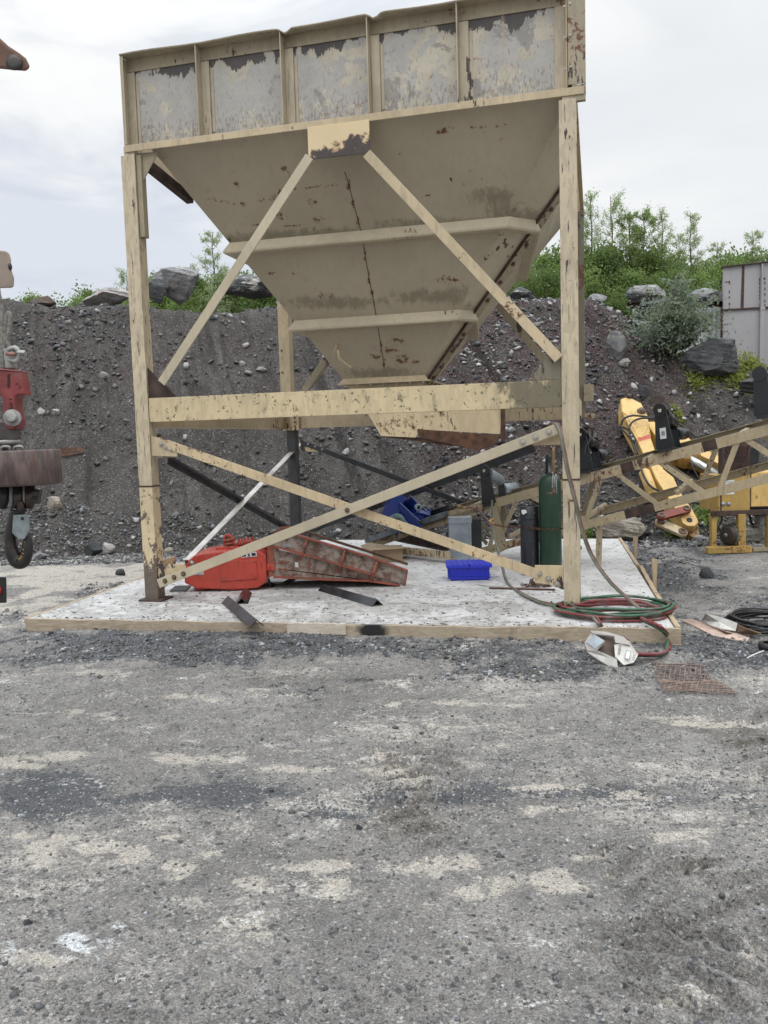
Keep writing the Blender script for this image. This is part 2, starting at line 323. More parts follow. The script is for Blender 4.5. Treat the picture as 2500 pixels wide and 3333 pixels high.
# ---------------------------------------------------------------- heightfields
G0 = -.14
def rect_d(a, b):  # distance outside the slab rectangle
    dx = np.maximum(np.maximum(-a, a-SW_),0); dy = np.maximum(np.maximum(-b, b-SDp),0); return np.hypot(dx,dy)
def Hg(X, Y):
    z = G0+.05*(fbm(X*.45,Y*.45,1)-.5)+.022*(fbm(X*2.2,Y*2.2,5)-.5)+.026*(fbm(X*8,Y*8,9,3)-.5)+.012*(fbm(X*22,Y*22,13,2)-.5)
    # tyre tracks: churned lugs in front of the camera and to the right
    def track(z, cx_, cy_, rx, ry, ang, wl, amp, s):
        c, q = math.cos(ang), math.sin(ang); x = (X-cx_)*c+(Y-cy_)*q; y = -(X-cx_)*q+(Y-cy_)*c
        m = np.exp(-((x/rx)**2+(y/ry)**2)**2)
        lug = np.tanh(2.2*np.sin((y+.35*np.abs(x))*2*math.pi/wl+3.0*fbm(X*3,Y*3,s)))
        return z+m*(.72*amp*lug*np.clip(fbm(X*2.5,Y*2.5,s+3)*1.7-.2,.15,1)-.012*np.exp(-(x/rx/.6)**2))
    z = track(z,.18,4.45,.30,.85,.05,.16,.08,31); z = track(z,1.25,3.2,.38,.55,.5,.15,.07,35); z = track(z,2.2,4.0,.45,1.0,-.15,.18,.08,38); z = track(z,1.05,2.75,.3,.35,-.6,.14,.065,44); z = track(z,2.75,5.35,.55,.3,.2,.2,.07,47)
    wv = 6.05+.12*np.sin(X*.9)+.2*(fbm(X*.8,Y*.3,57)-.5)
    for dy_,am in ((0,.05),(.55,.03),(-.9,.02)): z = z-am*np.exp(-((Y-wv-dy_)/.11)**2)*fbm(X*1.3,Y*3,58)*1.3+am*.8*np.exp(-((Y-wv-dy_-.2)/.10)**2)*fbm(X*1.6,Y*4,59)*1.3
    a, b = slabco(X,Y); d = rect_d(a,b)
    # gravel shoved up along the front form board and right side
    fr = ss(1.0,.0,-b)*ss(-.4,.3,b*-1)*ss(-.6,.6,a)*ss(SW_+.3,SW_-2.2,a)
    z = z+np.where(b<.05, fr*(.055+.06*(fbm(X*2.5,Y*2.5,21)-.5)),0)
    z = z+.10*np.exp(-(((X-3.95)/.42)**2+((Y-11.6)/1.5)**2)**1.5)*(.6+.8*fbm(X*3,Y*3,22))
    z = z+.06*np.exp(-(((X+4.3)/1.2)**2+((Y-11.2)/.5)**2))*fbm(X*3,Y*3,23)
    z = z-.05*np.exp(-(((X-3.35)/.25)**2+((Y-9.2)/.9)**2))
    inside = d<.03
    z = np.where(inside, np.minimum(z,-.12), z); z = np.where((d<.3), np.minimum(z,-.015), z)
    return z
def Hh(X, Y):
    toe = 14.35+.35*np.sin(X*.35+1)*.6+.7*np.exp(-((X+1.2)/2.2)**2)+.25*(fbm(X*.6,Y*.6,3)-.5)
    q = .85*(Y-toe); sl = -.14+q+.10*np.sin(X*.5)
    # rills running down the face, slanting left
    t = X*1.0+Y*.33; rl = 1-np.abs(2*fbm(t*1.35,Y*.16,61,3)-1); face = ss(.3,1.6,q)
    sl = sl+face*(.30*(fbm(X*.55,Y*.5,62)-.5)-.24*ss(.70,.97,rl)+.07*(fbm(X*3,Y*3,64,4)-.5)+.035*(fbm(X*11,Y*11,66,3)-.5))
    top = 5.22+.25*np.sin(X*.45+.4)+.5*(fbm(X*.9,Y*.4,70)-.5)+.05*(Y-20)+.05*(fbm(X*6,Y*6,68)-.5)
    top = top-.42*ss(0,3.5,X)-1.45*ss(5.2,6.9,X+.12*(fbm(X*3,Y*3,71)-.5))
    k = .22; h = np.clip(.5+.5*(top-sl)/k,0,1); z = top*(1-h)+sl*h-k*h*(1-h)
    return z
def surf(X, Y): return np.maximum(Hg(X,Y),Hh(X,Y))
def surf1(x, y): return float(surf(np.array([x]),np.array([y]))[0])
def hit(px, py, off=0.):  # first terrain point under a pixel
    r = ray(px,py); t = np.linspace(2,26,2400); P = CP+np.outer(t/r[1],r); d = P[:,2]-surf(P[:,0],P[:,1])-off
    i = int(np.argmax(d<0)); return P[i] if d[i]<0 else P[-1]
# ---------------------------------------------------------------- ground colour masks (dust, dark gravel, wet mud are real stains)
def blobs(px, py, L, X, Y, s):
    W1 = (fbm(X*3.3,Y*3.3,s+31,5)-.5)*3.4; W2 = (fbm(X*3.3+5,Y*3.3,s+37,5)-.5)*3.4
    m = np.zeros_like(px); nz = fbm(X*3.2,Y*3.2,s,5); n2 = fbm(X*14,Y*14,s+7,3)
    for cx_,cy_,rx,ry,a in L:
        wx, wy = W1, W2; d = ((px-cx_)/rx+wx)**2+((py-cy_)/ry+wy)**2
        m = np.maximum(m, a*np.exp(-.75*d))
    return np.clip(m*(.6+.8*(nz-.1)),0,1)
DUST = [(196,2462,150,14,1),(45,2488,80,16,1),(625,2470,120,18,1),(1002,2505,190,13,1),(1190,2505,70,10,.8),(181,2785,95,42,1),(241,2733,65,18,1),(98,2722,60,14,.9),(437,2771,85,28,1),(520,2718,50,10,.8),(557,2839,75,42,1),(663,2778,50,18,.9),(799,2869,55,24,.9),(1017,2827,100,18,1),(640,2925,60,14,.7),(1130,2905,70,30,.8),
 (1777,2564,170,9,1),(2064,2586,80,11,1),(1732,2632,45,20,1),(1822,2631,45,14,.8),(1612,2897,120,40,1),(1777,2885,140,42,1),(2207,2707,60,22,1),(1340,2503,130,28,.7),(1890,2782,60,12,.9),(1400,2822,120,24,.9),(2425,3136,80,36,.8),(2003,2842,70,24,.7),(2380,2352,120,12,.9),(2192,2334,70,8,.8),(150,3090,90,60,.5),(330,2330,200,14,.6),(230,2190,190,25,.5),(700,2270,220,10,.8),(1180,2245,90,9,.7),(1560,2290,190,9,.7),(1300,2190,80,10,.6),(900,2245,120,8,.6),(2230,2275,70,9,.5),(1500,2360,200,12,.5),(150,3170,130,60,.4),
 (180,1905,260,50,1.2),(60,1985,160,30,.9),(330,1860,200,22,1.1),(100,1850,150,22,1.1),(1200,2440,300,20,.35),(600,3100,300,90,.28),(1600,3000,300,80,.4),(2250,3230,260,70,.4)]
WHITE = [(294,3042,66,28,1.15),(38,2662,40,14,.7),(30,3076,40,26,.5),(390,3005,30,16,.5)]
DARK = [(130,2590,260,55,1),(480,2590,300,50,.9),(820,2600,260,45,.85),(1150,2620,150,40,.7),(1500,2600,180,40,.75),(1950,2590,200,35,.7),(2150,2620,200,40,.8),(2400,2560,160,60,.5),(1680,2480,110,28,.6),(300,2110,330,42,1.1),(800,2110,420,40,1.15),(1300,2110,300,36,1),(1700,2120,240,45,.9),(1750,2190,240,30,.8),(2250,2090,200,60,1),(2400,2110,150,50,1),(2120,1860,150,60,1.2),(2040,1800,80,30,1.1),(2230,1900,110,35,.9),(2120,1975,100,45,.7),(400,1935,160,22,1.2),(120,2080,200,30,.9),(60,2000,80,14,.8),(1000,2240,200,14,.4),(1600,2210,250,16,.6),(40,2560,160,60,.7),(2200,2190,250,30,.4),(2450,2000,100,70,.6)]
BROWN = [(2360,2385,180,36,.9),(1330,2640,120,110,.85),(1230,2720,120,50,.5),(2150,2950,230,90,.6),(2000,3020,140,70,.7),(2260,2790,170,50,.6),(1250,3230,500,90,.3),(300,3280,400,70,.35),(2330,3260,260,60,.3),(1000,2210,400,18,.5),(1100,2330,600,40,.2)]
def grid_axis(segs):
    out = [segs[0][0]]
    for a,b,st in segs:
        n = max(1,int(round((b-a)/st))); out += list(np.linspace(a,b,n+1)[1:])
    return np.array(out)
def heightmesh(name, xs, ys, fn, mat, extra=None):
    X, Y = np.meshgrid(xs,ys); Z = fn(X,Y); n, m = len(xs), len(ys)
    co = np.stack([X.ravel(),Y.ravel(),Z.ravel()],1)
    i = (np.arange(m-1)[:,None]*n+np.arange(n-1)[None,:]).ravel()
    q = np.stack([i,i+1,i+n+1,i+n],1).astype(np.int32)
    me = bpy.data.meshes.new(name); me.vertices.add(len(co)); me.vertices.foreach_set('co',co.ravel()); me.loops.add(q.size); me.loops.foreach_set('vertex_index',q.ravel())
    me.polygons.add(len(q)); me.polygons.foreach_set('loop_start',np.arange(0,q.size,4)); me.polygons.foreach_set('use_smooth',np.ones(len(q),bool)); me.update(calc_edges=True); me.materials.append(mat)
    for k,a in (extra(X.ravel(),Y.ravel(),Z.ravel()) if extra else {}).items():
        t = me.attributes.new(k,'FLOAT','POINT'); t.data.foreach_set('value',a.astype(np.float32))
    o = bpy.data.objects.new(name,me); COL.objects.link(o); return tag(o,kind='structure')
def gmask(X, Y, Z):
    P = np.stack([X,Y,Z],1)-CP; wv = P@FW; ok = wv>.5; wv = np.where(ok,wv,1)
    px = 1250+F*(P@RX)/wv; py = 1666.5+F*(P@DN)/wv
    px = np.where(ok,px,-9999); 
    return dict(dust=blobs(px,py,DUST,X,Y,101),white=blobs(px,py,WHITE,X,Y,111),dark=blobs(px,py,DARK,X,Y,121),mud=blobs(px,py,BROWN,X,Y,131))
m = NT('gravel yard dirt')
n1 = m.noise(.9,5); n2 = m.noise(9,8,.7); n3 = m.noise(70,5,.7); nd = m.noise(3.0,10,.74,m.map((.8,1.3,1)),.3); nb_ = m.noise(.55,6,.6,m.map((.7,1.5,1),None,(4,2,0)))
c = m.mix(m.ramp(n1,.3,.7),(.225,.216,.202),(.325,.311,.291))
c = m.mix(m.ramp(n2,.40,.68,0,.65),c,(.145,.14,.133))
nf = m.noise(48,5,.75); nf2 = m.noise(17,6,.7)
dith = m.mt('ADD',m.mt('MULTIPLY',m.mt('SUBTRACT',nf,.5),1.5),m.mt('MULTIPLY',m.mt('SUBTRACT',nf2,.5),1.3))
def mask(nm, g, lo, hi, f): return m.ramp(m.mt('ADD',dith,m.mt('ADD',m.mt('MULTIPLY',m.at(nm),1.25),m.mt('MULTIPLY',m.mt('SUBTRACT',nd,.5),g))),lo,hi,0,f)
c = m.mix(mask('mud',2.4,.34,.75,.55),c,(.105,.09,.07))
c = m.mix(mask('dark',2.8,.22,.68,.85),c,(.078,.085,.095))
c = m.mix(m.ramp(m.mt('ADD',m.mt('MULTIPLY',dith,.35),m.mt('ADD',m.mt('MULTIPLY',nb_,.8),m.mt('MULTIPLY',nd,.9))),.895,1.03,0,.8),c,(.50,.47,.42))
c = m.mix(mask('dust',3.6,.42,.80,.88),c,m.mix(n2,(.44,.405,.35),(.56,.52,.455)))
c = m.mix(mask('white',2.8,.36,.75,.95),c,(.66,.68,.69))
def speck(c, scale, lo, hi, k): 
    x = m.n('ShaderNodeVectorMath',operation='SCALE'); m.put(x.inputs[0],c); m.put(x.inputs['Scale'],m.ramp(m.sep(k,m.voro(scale,'F1','Color')),0,1,lo,hi)); return x.outputs[0]
c = speck(c,150,.72,1.22,0); c = speck(c,62,.90,1.08,1); c = speck(c,340,.74,1.22,2)
sv = m.sep(0,m.voro(48,'F1','Color')); c = m.mix(m.ramp(sv,.965,.98,0,.7),c,(.06,.062,.066)); c = m.mix(m.ramp(m.sep(1,m.voro(85,'F1','Color')),.955,.97,0,.75),c,(.46,.46,.45))
bp = m.bump(m.voro(190),.5,.005,m.bump(m.voro(62),.6,.012,m.bump(m.noise(22,8,.75),.9,.03,m.bump(m.noise(5,5,.6),.6,.05))))
MT['ground'] = m.out(c,.85,bp,0,.3)
gx = grid_axis([(-400,-40,60),(-40,-12,4),(-12,-5,.25),(-5,-2.2,.05),(-2.2,2.6,.0165),(2.6,5.5,.04),(5.5,12,.2),(12,40,4),(40,400,60)])
ys = [2.1]
while ys[-1] < 17: ys.append(ys[-1]+max(.013,.0062*ys[-1]*.75))
gy = np.concatenate([grid_axis([(-400,-40,60),(-40,-2,2),(-2,1.9,.1)]),ys,[20,30,60,120,400]])
ground = heightmesh('ground',gx,gy,Hg,MT['ground'],gmask)
# ---------------------------------------------------------------- hillside
m = NT('shale hillside')
n1 = m.noise(.7,5); n2 = m.noise(6,9,.75); n3 = m.noise(45,5,.7); run = m.noise(1.3,7,.68,m.map((1.6,.35,.35)),.3)
c = m.mix(m.ramp(n1,.3,.7),(.084,.077,.070),(.122,.112,.103)); c = m.mix(m.ramp(n2,.40,.66,0,.75),c,(.050,.046,.043)); c = m.mix(m.ramp(run,.50,.66,0,.45),c,(.05,.046,.043)); c = m.mix(m.ramp(run,.46,.34,0,.55),c,(.145,.136,.125))
c = m.mix(m.mt('MULTIPLY',m.at('red'),m.ramp(m.noise(1.4,5),.28,.6,0,.75)),c,m.mix(n2,(.060,.039,.037),(.098,.062,.057)))
def speck(c, scale, lo, hi, k): 
    x = m.n('ShaderNodeVectorMath',operation='SCALE'); m.put(x.inputs[0],c); m.put(x.inputs['Scale'],m.ramp(m.sep(k,m.voro(scale,'F1','Color')),0,1,lo,hi)); return x.outputs[0]
c = speck(c,55,.6,1.4,0); c = speck(c,130,.6,1.45,1)
c = m.mix(m.ramp(m.sep(2,m.voro(48,'F1','Color')),.955,.97,0,.8),c,(.30,.295,.285))
bp = m.bump(m.voro(60),.7,.02,m.bump(m.noise(30,6,.75),.8,.03,m.bump(m.noise(9,8,.75,None,.4),1.,.10)))
MT['hill'] = m.out(c,.85,bp,0,.3)
def hmask(X, Y, Z): return dict(red=ss(-.6,1.6,X+.5*(fbm(X*1.2,Y*1.2,81)-.5)*3)*ss(6.9,5.3,X-.25*(Y-16))*ss(.25,1.2,Z-.2)+.55*ss(.56,.7,fbm(X*.9,Y*1.1,83))*ss(16.5,19,Y))
hx = grid_axis([(-60,-14,2),(-14,-8.5,.12),(-8.5,8.5,.045),(8.5,14,.12),(14,60,2)]); hy = grid_axis([(13.4,14.2,.12),(14.2,22.5,.045),(22.5,30,.5),(30,120,8)])
hill = heightmesh('hill',hx,hy,lambda X,Y:Hh(X,Y)-(Hh(X,Y)<G0-.15)*.4,MT['hill'],hmask)
# ---------------------------------------------------------------- loose stone
m = NT('loose stone'); a = m.atc('col'); c = m.mix(m.ramp(m.noise(40,4),.3,.7,.0,.45),a,(.05,.05,.052)); MT['stone'] = m.out(c,.6,m.bump(m.noise(90,3),.3,.004),0,.4)
CUBE = np.array([(x,y,z) for z in (-1,1) for x,y in ((-1,-1),(1,-1),(1,1),(-1,1))],float); CF = np.array([(3,2,1,0),(4,5,6,7),(0,1,5,4),(1,2,6,5),(2,3,7,6),(3,0,4,7)])
def rotm(n, tilt=1.):
    yaw = rng.uniform(0,2*np.pi,n); ax = rng.normal(0,.35*tilt,n); ay = rng.normal(0,.35*tilt,n)
    cy, sy, c1, s1, c2, s2 = np.cos(yaw),np.sin(yaw),np.cos(ax),np.sin(ax),np.cos(ay),np.sin(ay); O = np.zeros(n); I = np.ones(n)
    A = np.array([[cy,-sy,O],[sy,cy,O],[O,O,I]]).transpose(2,0,1); B = np.array([[I,O,O],[O,c1,-s1],[O,s1,c1]]).transpose(2,0,1); C = np.array([[c2,O,s2],[O,I,O],[-s2,O,c2]]).transpose(2,0,1)
    return C@B@A
def stones(name, P, size, col, flat=.45, tilt=1., label=None, cat=None, parent=None, kind='stuff'):
    n = len(P); b = CUBE[None]*rng.uniform(.45,1.,(n,8,3)); b[:,4:,:2] *= rng.uniform(.35,.95,(n,1,1))
    s = size[:,None]*np.stack([np.ones(n),rng.uniform(.5,.95,n),rng.uniform(flat*.5,flat*1.4,n)],1)*.6
    v = np.einsum('nij,nkj->nki',rotm(n,tilt),b*s[:,None,:])+P[:,None,:]
    f = (CF[None]+8*np.arange(n)[:,None,None]).reshape(-1,4).astype(np.int32)
    me = bpy.data.meshes.new(name); me.vertices.add(8*n); me.vertices.foreach_set('co',v.ravel()); me.loops.add(f.size); me.loops.foreach_set('vertex_index',f.ravel()); me.polygons.add(len(f)); me.polygons.foreach_set('loop_start',np.arange(0,f.size,4)); me.update(calc_edges=True); me.materials.append(MT['stone'])
    a = me.attributes.new('col','FLOAT_COLOR','POINT'); a.data.foreach_set('color',np.repeat(np.concatenate([col,np.ones((n,1))],1),8,0).ravel().astype(np.float32))
    o = bpy.data.objects.new(name,me); COL.objects.link(o); return tag(o,label,cat,None,kind)
def stonecol(n, lo=.05, hi=.24, warm=.3, pale=.06):
    g = lo+(hi-lo)*rng.beta(1.4,2.6,n); g = np.where(rng.random(n)<pale, rng.uniform(.32,.5,n), g); wv = rng.uniform(-.12,.10,n)
    return np.stack([g*(1+wv*.6),g,g*(1-wv)],1)
def ground_scatter(n, smin, smax, k, dens=None, y0=2.2, y1=14.5):
    # even in the picture: more, smaller stones close by
    u = rng.random(n); Y = y0*(y1/y0)**u; X = (rng.uniform(-.56,.56,n))*Y*1.0+.02*Y
    if dens is not None: keep = rng.random(n)<dens(X,Y); X, Y = X[keep], Y[keep]
    a, b = slabco(X,Y); keep = rect_d(a,b)>.05; X, Y = X[keep], Y[keep]; n = len(X)
    s = smin*(smax/smin)**(rng.random(n)**k); Z = Hg(X,Y); keep = Hh(X,Y)<Z+.05; X,Y,Z,s = X[keep],Y[keep],Z[keep],s[keep]
    return np.stack([X,Y,Z+s*.06],1), s
def dens_dark(X, Y):
    g = gmask(X,Y,Hg(X,Y)); return np.clip(.30+1.3*g['dark']+.3*g['mud']-.6*g['dust']-.4*g['white'],.05,1)
P, s = ground_scatter(110000,.005,.020,2.2,dens_dark)
stones('gravel',P,s,stonecol(len(P),.05,.28,.3,.045),.5,1.2,'small grey gravel strewn over the yard','gravel')
P, s = ground_scatter(1300,.018,.05,3.2,dens_dark)
stones('gravel',P,s,stonecol(len(P),.05,.20),.5,1.1,'larger grey stones lying loose on the yard','gravel')
def near_slab(X, Y):
    g = gmask(X,Y,Hg(X,Y)); return np.clip(1.5*g['dark']-.25,0,1)
P, s = ground_scatter(52000,.014,.06,1.9,near_slab,6.0,13.8)
stones('shale',P,s,stonecol(len(P),.045,.24),.38,1.3,'dark shale chips heaped along the edges of the slab','shale')
a_ = rng.uniform(.05,SW_-.05,1000); b_ = .03+1.9*rng.random(1000)**2.6; Q = SR+np.outer(a_-SW_,SD_)+np.outer(b_,SV); s = .007*(.03/.007)**(rng.random(1000)**2.6); Q[:,2] = s*.10
stones('grit',Q,s,stonecol(1000,.05,.18),.5,.7,'dark grit and chips scattered on the front of the slab','grit')
# rubble on the slope
n = 34000; X = rng.uniform(-8.6,8.8,n); Y = rng.uniform(14.3,21.8,n); keep = rng.random(n) < np.clip(.16+.66*ss(-.2,2.0,X)*ss(6.5,4.5,X)+.55*ss(.52,.66,fbm(X*.8,Y*.8,91)),0,1); X, Y = X[keep], Y[keep]
n = len(X); s = .022*(.17/.022)**(rng.random(n)**3.6); Z = Hh(X,Y); ok = Z>-.1; X,Y,Z,s = X[ok],Y[ok],Z[ok],s[ok]
cc = stonecol(len(X),.04,.20,.3,.0); pl = rng.random(len(X))<.10+.22*ss(-.4,1.2,X); cc[pl] = rng.uniform(.26,.50,(int(pl.sum()),1))*np.array([1.,.97,.95]); stones('rubble',np.stack([X,Y-.02,Z+s*.10],1),s,cc,.34,2.0,'broken grey stones scattered over the dark slope','rubble')
n = 14000; X = rng.uniform(-8,7,n); Y = rng.uniform(13.3,15.2,n); Z = surf(X,Y); a,b = slabco(X,Y); ok = rect_d(a,b)>.1; X,Y,Z = X[ok],Y[ok],Z[ok]; s = .02*(.11/.02)**(rng.random(len(X))**2.5)
stones('rubble',np.stack([X,Y,Z+s*.1],1),s,stonecol(len(X),.05,.24,.3,.12),.42,1.6,'dark broken shale along the foot of the slope','rubble')
# ---------------------------------------------------------------- concrete slab and its form boards
m = NT('raw concrete'); uv = m.map((1,.75,1)); n1 = m.noise(.8,6,.6,uv); n2 = m.noise(2.6,10,.76,uv,.5); n3 = m.noise(55,4,.7); n4 = m.noise(11,8,.75,m.map((1,.8,1)))
c = m.mix(m.ramp(n1,.3,.7),(.43,.425,.415),(.55,.55,.545)); c = m.mix(m.ramp(m.noise(4,6,.7),.4,.62,0,.6),c,(.62,.62,.615))
front = m.mt('MULTIPLY',m.ramp(m.sep(1),3.6,.5,0,1),m.ramp(m.sep(0),6.3,4.6,.35,1.))
c = m.mix(m.ramp(m.mt('ADD',n2,m.mt('MULTIPLY',front,.10)),.52,.66,0,.6),c,(.27,.255,.235)); c = m.mix(m.ramp(m.mt('ADD',n4,m.mt('MULTIPLY',front,.07)),.57,.66,0,.6),c,(.15,.14,.128))
c = m.mix(m.ramp(n3,.36,.5,.3,0),c,(.2,.19,.18)); sp = m.voro(26,'F1','Color'); c = m.mix(m.ramp(m.sep(0,sp),.955,.975,0,.8),c,(.07,.065,.06))
MT['concrete'] = m.out(c,m.ramp(n2,.4,.7,.8,.5),m.bump(n3,.3,.004,m.bump(n4,.35,.01)),0,.35)
mb = MB(); mb.b2((0,0,-.30),(SW_,SDp,0)); sl = mb.build('concrete_slab',MT['concrete'],None,True); sl.matrix_world = frame4(S(0,0),SD_,V(0,0,1)); tag(sl,kind='structure')
def board(a0, b0, a1, b1, z0, z1, t, mat, label, nm='form_board', bow=0):
    p, q = S(a0,b0), S(a1,b1); d = nrm(q-p); o = V(d[1],-d[0],0); mb = MB(); N = 14
    for i in range(N):   # slightly wavy top edge
        pass
    vs = []; 
    for i in range(N+1):
        P = p+(q-p)*i/N; e = .004*math.sin(i*1.7+a0)+.003*math.sin(i*4.1); off = o*bow*math.sin(math.pi*i/N)
        for k,(dd,z) in enumerate(((0,z0),(t,z0),(t,z1+e),(0,z1+e))): vs.append(P+off+o*dd+V(0,0,z))
    fs = [(0,3,2,1),(4*N,4*N+1,4*N+2,4*N+3)]
    for i in range(N): fs += [(4*i+k,4*i+(k+1)%4,4*i+4+(k+1)%4,4*i+4+k) for k in range(4)]
    mb.add(vs,fs); return single(mb,nm,mat,label,'board',None,'boards round the slab',.003)
board(0,-.004,2.82,-.004,-.22,.004,.04,MT['wood'],'long pine form board along the front left of the slab')
MT['woodstain'] = wood('pine board with a black scorch',(.40,.335,.25),(.29,.23,.165))
_m = MT['woodstain']; _t = _m.node_tree; _b = _t.nodes['Principled BSDF']; _l = _b.inputs['Base Color'].links[0].from_socket
_x = NT.__new__(NT); _x.m, _x.t, _x.b = _m, _t, _b; _x.co = _t.nodes.new('ShaderNodeTexCoord').outputs['Object']
_o = SD_*(3.66-3.93); _v = _x.n('ShaderNodeVectorMath',operation='LENGTH'); _x.put(_v.inputs[0],_x.map((5.5,5.5,7.),None,(-_o[0]*5.5,-_o[1]*5.5,-.14*7.)))
_x.put(_b.inputs['Base Color'],_x.mix(_x.ramp(_x.mt('ADD',_v.outputs['Value'],_x.mt('MULTIPLY',_x.noise(9,6,.7),.9)),1.5,.95),_l,(.012,.011,.011)))
board(2.86,-.004,5.0,-.004,-.22,-.004,.04,MT['woodstain'],'pine form board at the front of the slab behind a pale patch board')
board(2.30+.52,-.046,3.40,-.046,-.095,.012,.025,MT['woodpale'],'short whitish board nailed over the middle of the front form board')
board(5.0,-.004,SW_+.05,-.004,-.22,.008,.04,MT['wood'],'pine form board at the front right corner beneath the coiled hoses')
for (b0,b1,dl,lb) in ((0,1.6,.0,'weathered pine form board on the right side nearest the hose coil'),(1.62,3.5,.03,'weathered pine form board in the middle of the right side'),(3.52,6.4,-.01,'weathered pine form board at the far end of the right side')):
    board(SW_+.006,b0,SW_+.006+dl,b1,-.22,.02,.045,MT['woody'],lb,bow=.0)
board(-.006,SDp,-.006,0,-.2,.003,.035,MT['woody'],'thin form board down the left side of the slab')
for (px,py,h,lb) in ((2068,1825,.36,'pine stake by the far right corner of the slab'),(2130,1912,.36,'pine stake halfway along the right side of the slab'),(2196,2094,.0,'')):
    if not h: continue
    p = onZ(px,py,-.14); mb = MB(); mb.hexa([p+V(*k) for k in ((-.02,-.02,-.1),(.02,-.02,-.1),(.02,.02,-.1),(-.02,.02,-.1),(-.03,-.02,h),(.035,-.02,h-.02),(.035,.02,h-.02),(-.03,.02,h))])
    single(mb,'stake',MT['woodz'],lb,'stake',p,'stakes beside the slab',.003)
# ---------------------------------------------------------------- hopper tower
UZ = V(0,0,1); X_, Y_ = V(1,0,0), V(0,1,0)
tm = frame4(TO,UD,UZ)
tower = thing('storage_hopper','tall weathered cream steel hopper on four braced legs standing on the white concrete slab','storage hopper',mat=tm)
L = dict(parent=tower, local=True)
def part(mb, name, mat, par=None, bevel=.003, attr=None, label=None):
    o = mb.build(name, MT[mat] if isinstance(mat,str) else mat, par or tower, True, bevel, attr)
    if '_inv' not in o: o['_inv'] = tower['_inv']
    if label: o['label'] = label
    return o
BOLT = MB(); BOLT.lathe((0,0,0),[(0,.0),(.030,.0),(.030,.006),(.0195,.006),(.0195,.02),(.012,.021),(.012,.030),(0,.030)],12,(0,-1,0),False)
bolt_me = BOLT.build('bolt',MT['bolt'],None,True); bolt_me2 = BOLT.build('bolt',MT['boltdark'],None,True); COL.objects.unlink(bolt_me); COL.objects.unlink(bolt_me2)
def bolt(par, p, ax=(0,-1,0), s=1., dark=False):
    b = (bolt_me2 if dark else bolt_me).copy(); COL.objects.link(b); b.parent = par
    q = Vector((0,-1,0)).rotation_difference(Vector(ax)); b.matrix_basis = Matrix.Translation(Vector(p)) @ q.to_matrix().to_4x4() @ Matrix.Scale(s,4); return b
LW = .161
# legs
for nm,u,v in (('fl',0,0),('fr',W-LW,0)):
    mb = MB(); zt = 4.86
    mb.b2((u,0,1.30),(u+LW,.014,zt)); mb.b2((u,LW-.014,1.30),(u+LW,LW,zt+.1)); mb.b2((u+.03,.014,1.30),(u+LW-.006,LW-.014,zt+.1))
    lg = part(mb,'leg','leg')
    mb = MB(); mb.b2((u,0,.02),(u+LW,LW,1.292)); ex = part(mb,'leg_extension','legbase' if nm=='fl' else 'leg',lg)
    mb = MB(); mb.b2((u-.006,-.006,1.285),(u+LW+.006,LW+.006,1.302)); part(mb,'weld_seam','rustdark',lg)
    mb = MB(); mb.b2((u-.06,-.05,.001),(u+LW+.07,LW+.06,.022)); part(mb,'base_plate','rustdark',lg)
for u in (0,W-.18):
    mb = MB(); mb.b2((u,D-.012,1.95),(u+.18,D,4.94)); mb.b2((u,D-.18,1.95),(u+.18,D-.168,4.94)); mb.b2((u+.08,D-.168,1.95),(u+.095,D-.012,4.94)); mb.b2((u+.10,D-.17,1.95),(u+.175,D-.013,4.94))
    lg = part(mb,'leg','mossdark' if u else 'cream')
    if not u:
        for z in (2.15,2.5,2.85,3.2): bolt(lg,(u+.045,D-.18,z),(0,-1,0),.6,True)
    i = .07 if not u else -.09
    mb = MB(); mb.b2((u+i,D-.17,.02),(u+i+.15,D-.02,1.93)); part(mb,'leg_extension','darksteel',lg)
    mb = MB(); mb.b2((u+i-.05,D-.22,.001),(u+i+.20,D+.03,.022)); part(mb,'base_plate','rustdark',lg)
# main cross beams
mb = MB(); mb.channel((LW+.002,.02,2.1335),(W-LW-.002,.02,2.1335),.261,.09,.012,UZ,Y_)
part(mb,'cross_beam','beam')
mb = MB(); mb.channel((.186,D-.13,2.08),(W-.186,D-.13,2.08),.26,.09,.012,UZ,Y_); part(mb,'cross_beam','cream')
for u,s in ((.05,1),(W-.05,-1)):
    mb = MB(); mb.channel((u,LW+.004,2.07),(u,D-.184,2.07),.26,.08*1,.012,UZ,X_*s); part(mb,'cross_beam','cream')
mb = MB(); mb.b2((.0,D-.215,1.92),(.30,D-.19,2.24)); g = part(mb,'gusset_plate','camo')
for z in (1.98,2.05,2.12): bolt(g,(.235,D-.215,z),(0,-1,0),.6,True)
mb = MB(); mb.beam((W+.0,D-.5,1.98),(W+.14,D-.5,1.98),.30,.07); part(mb,'beam_end','oldcream'); mb = MB(); mb.b2((W-.02,D-.25,2.20),(W+.12,D-.2,2.45)); part(mb,'bracket','oldcream')
# chord under the box
mb = MB(); mb.angle((.05,.0,4.965),(W+.07,.0,4.965),.072,.012,-UZ,Y_)
part(mb,'chord','cream')
for s,u in ((1,.05),(-1,W-.02)):
    mb = MB(); mb.beam((u,.08,4.93),(u,D,4.93),.05,.075); part(mb,'chord','cream')
mb = MB(); mb.beam((.05,D-.02,4.93),(W,D-.02,4.93),.05,.075); part(mb,'chord','cream')
mb = MB(); mb.b2((W-.03,.012,4.84),(W+.085,.06,4.985)); part(mb,'chord_end','oldcream')
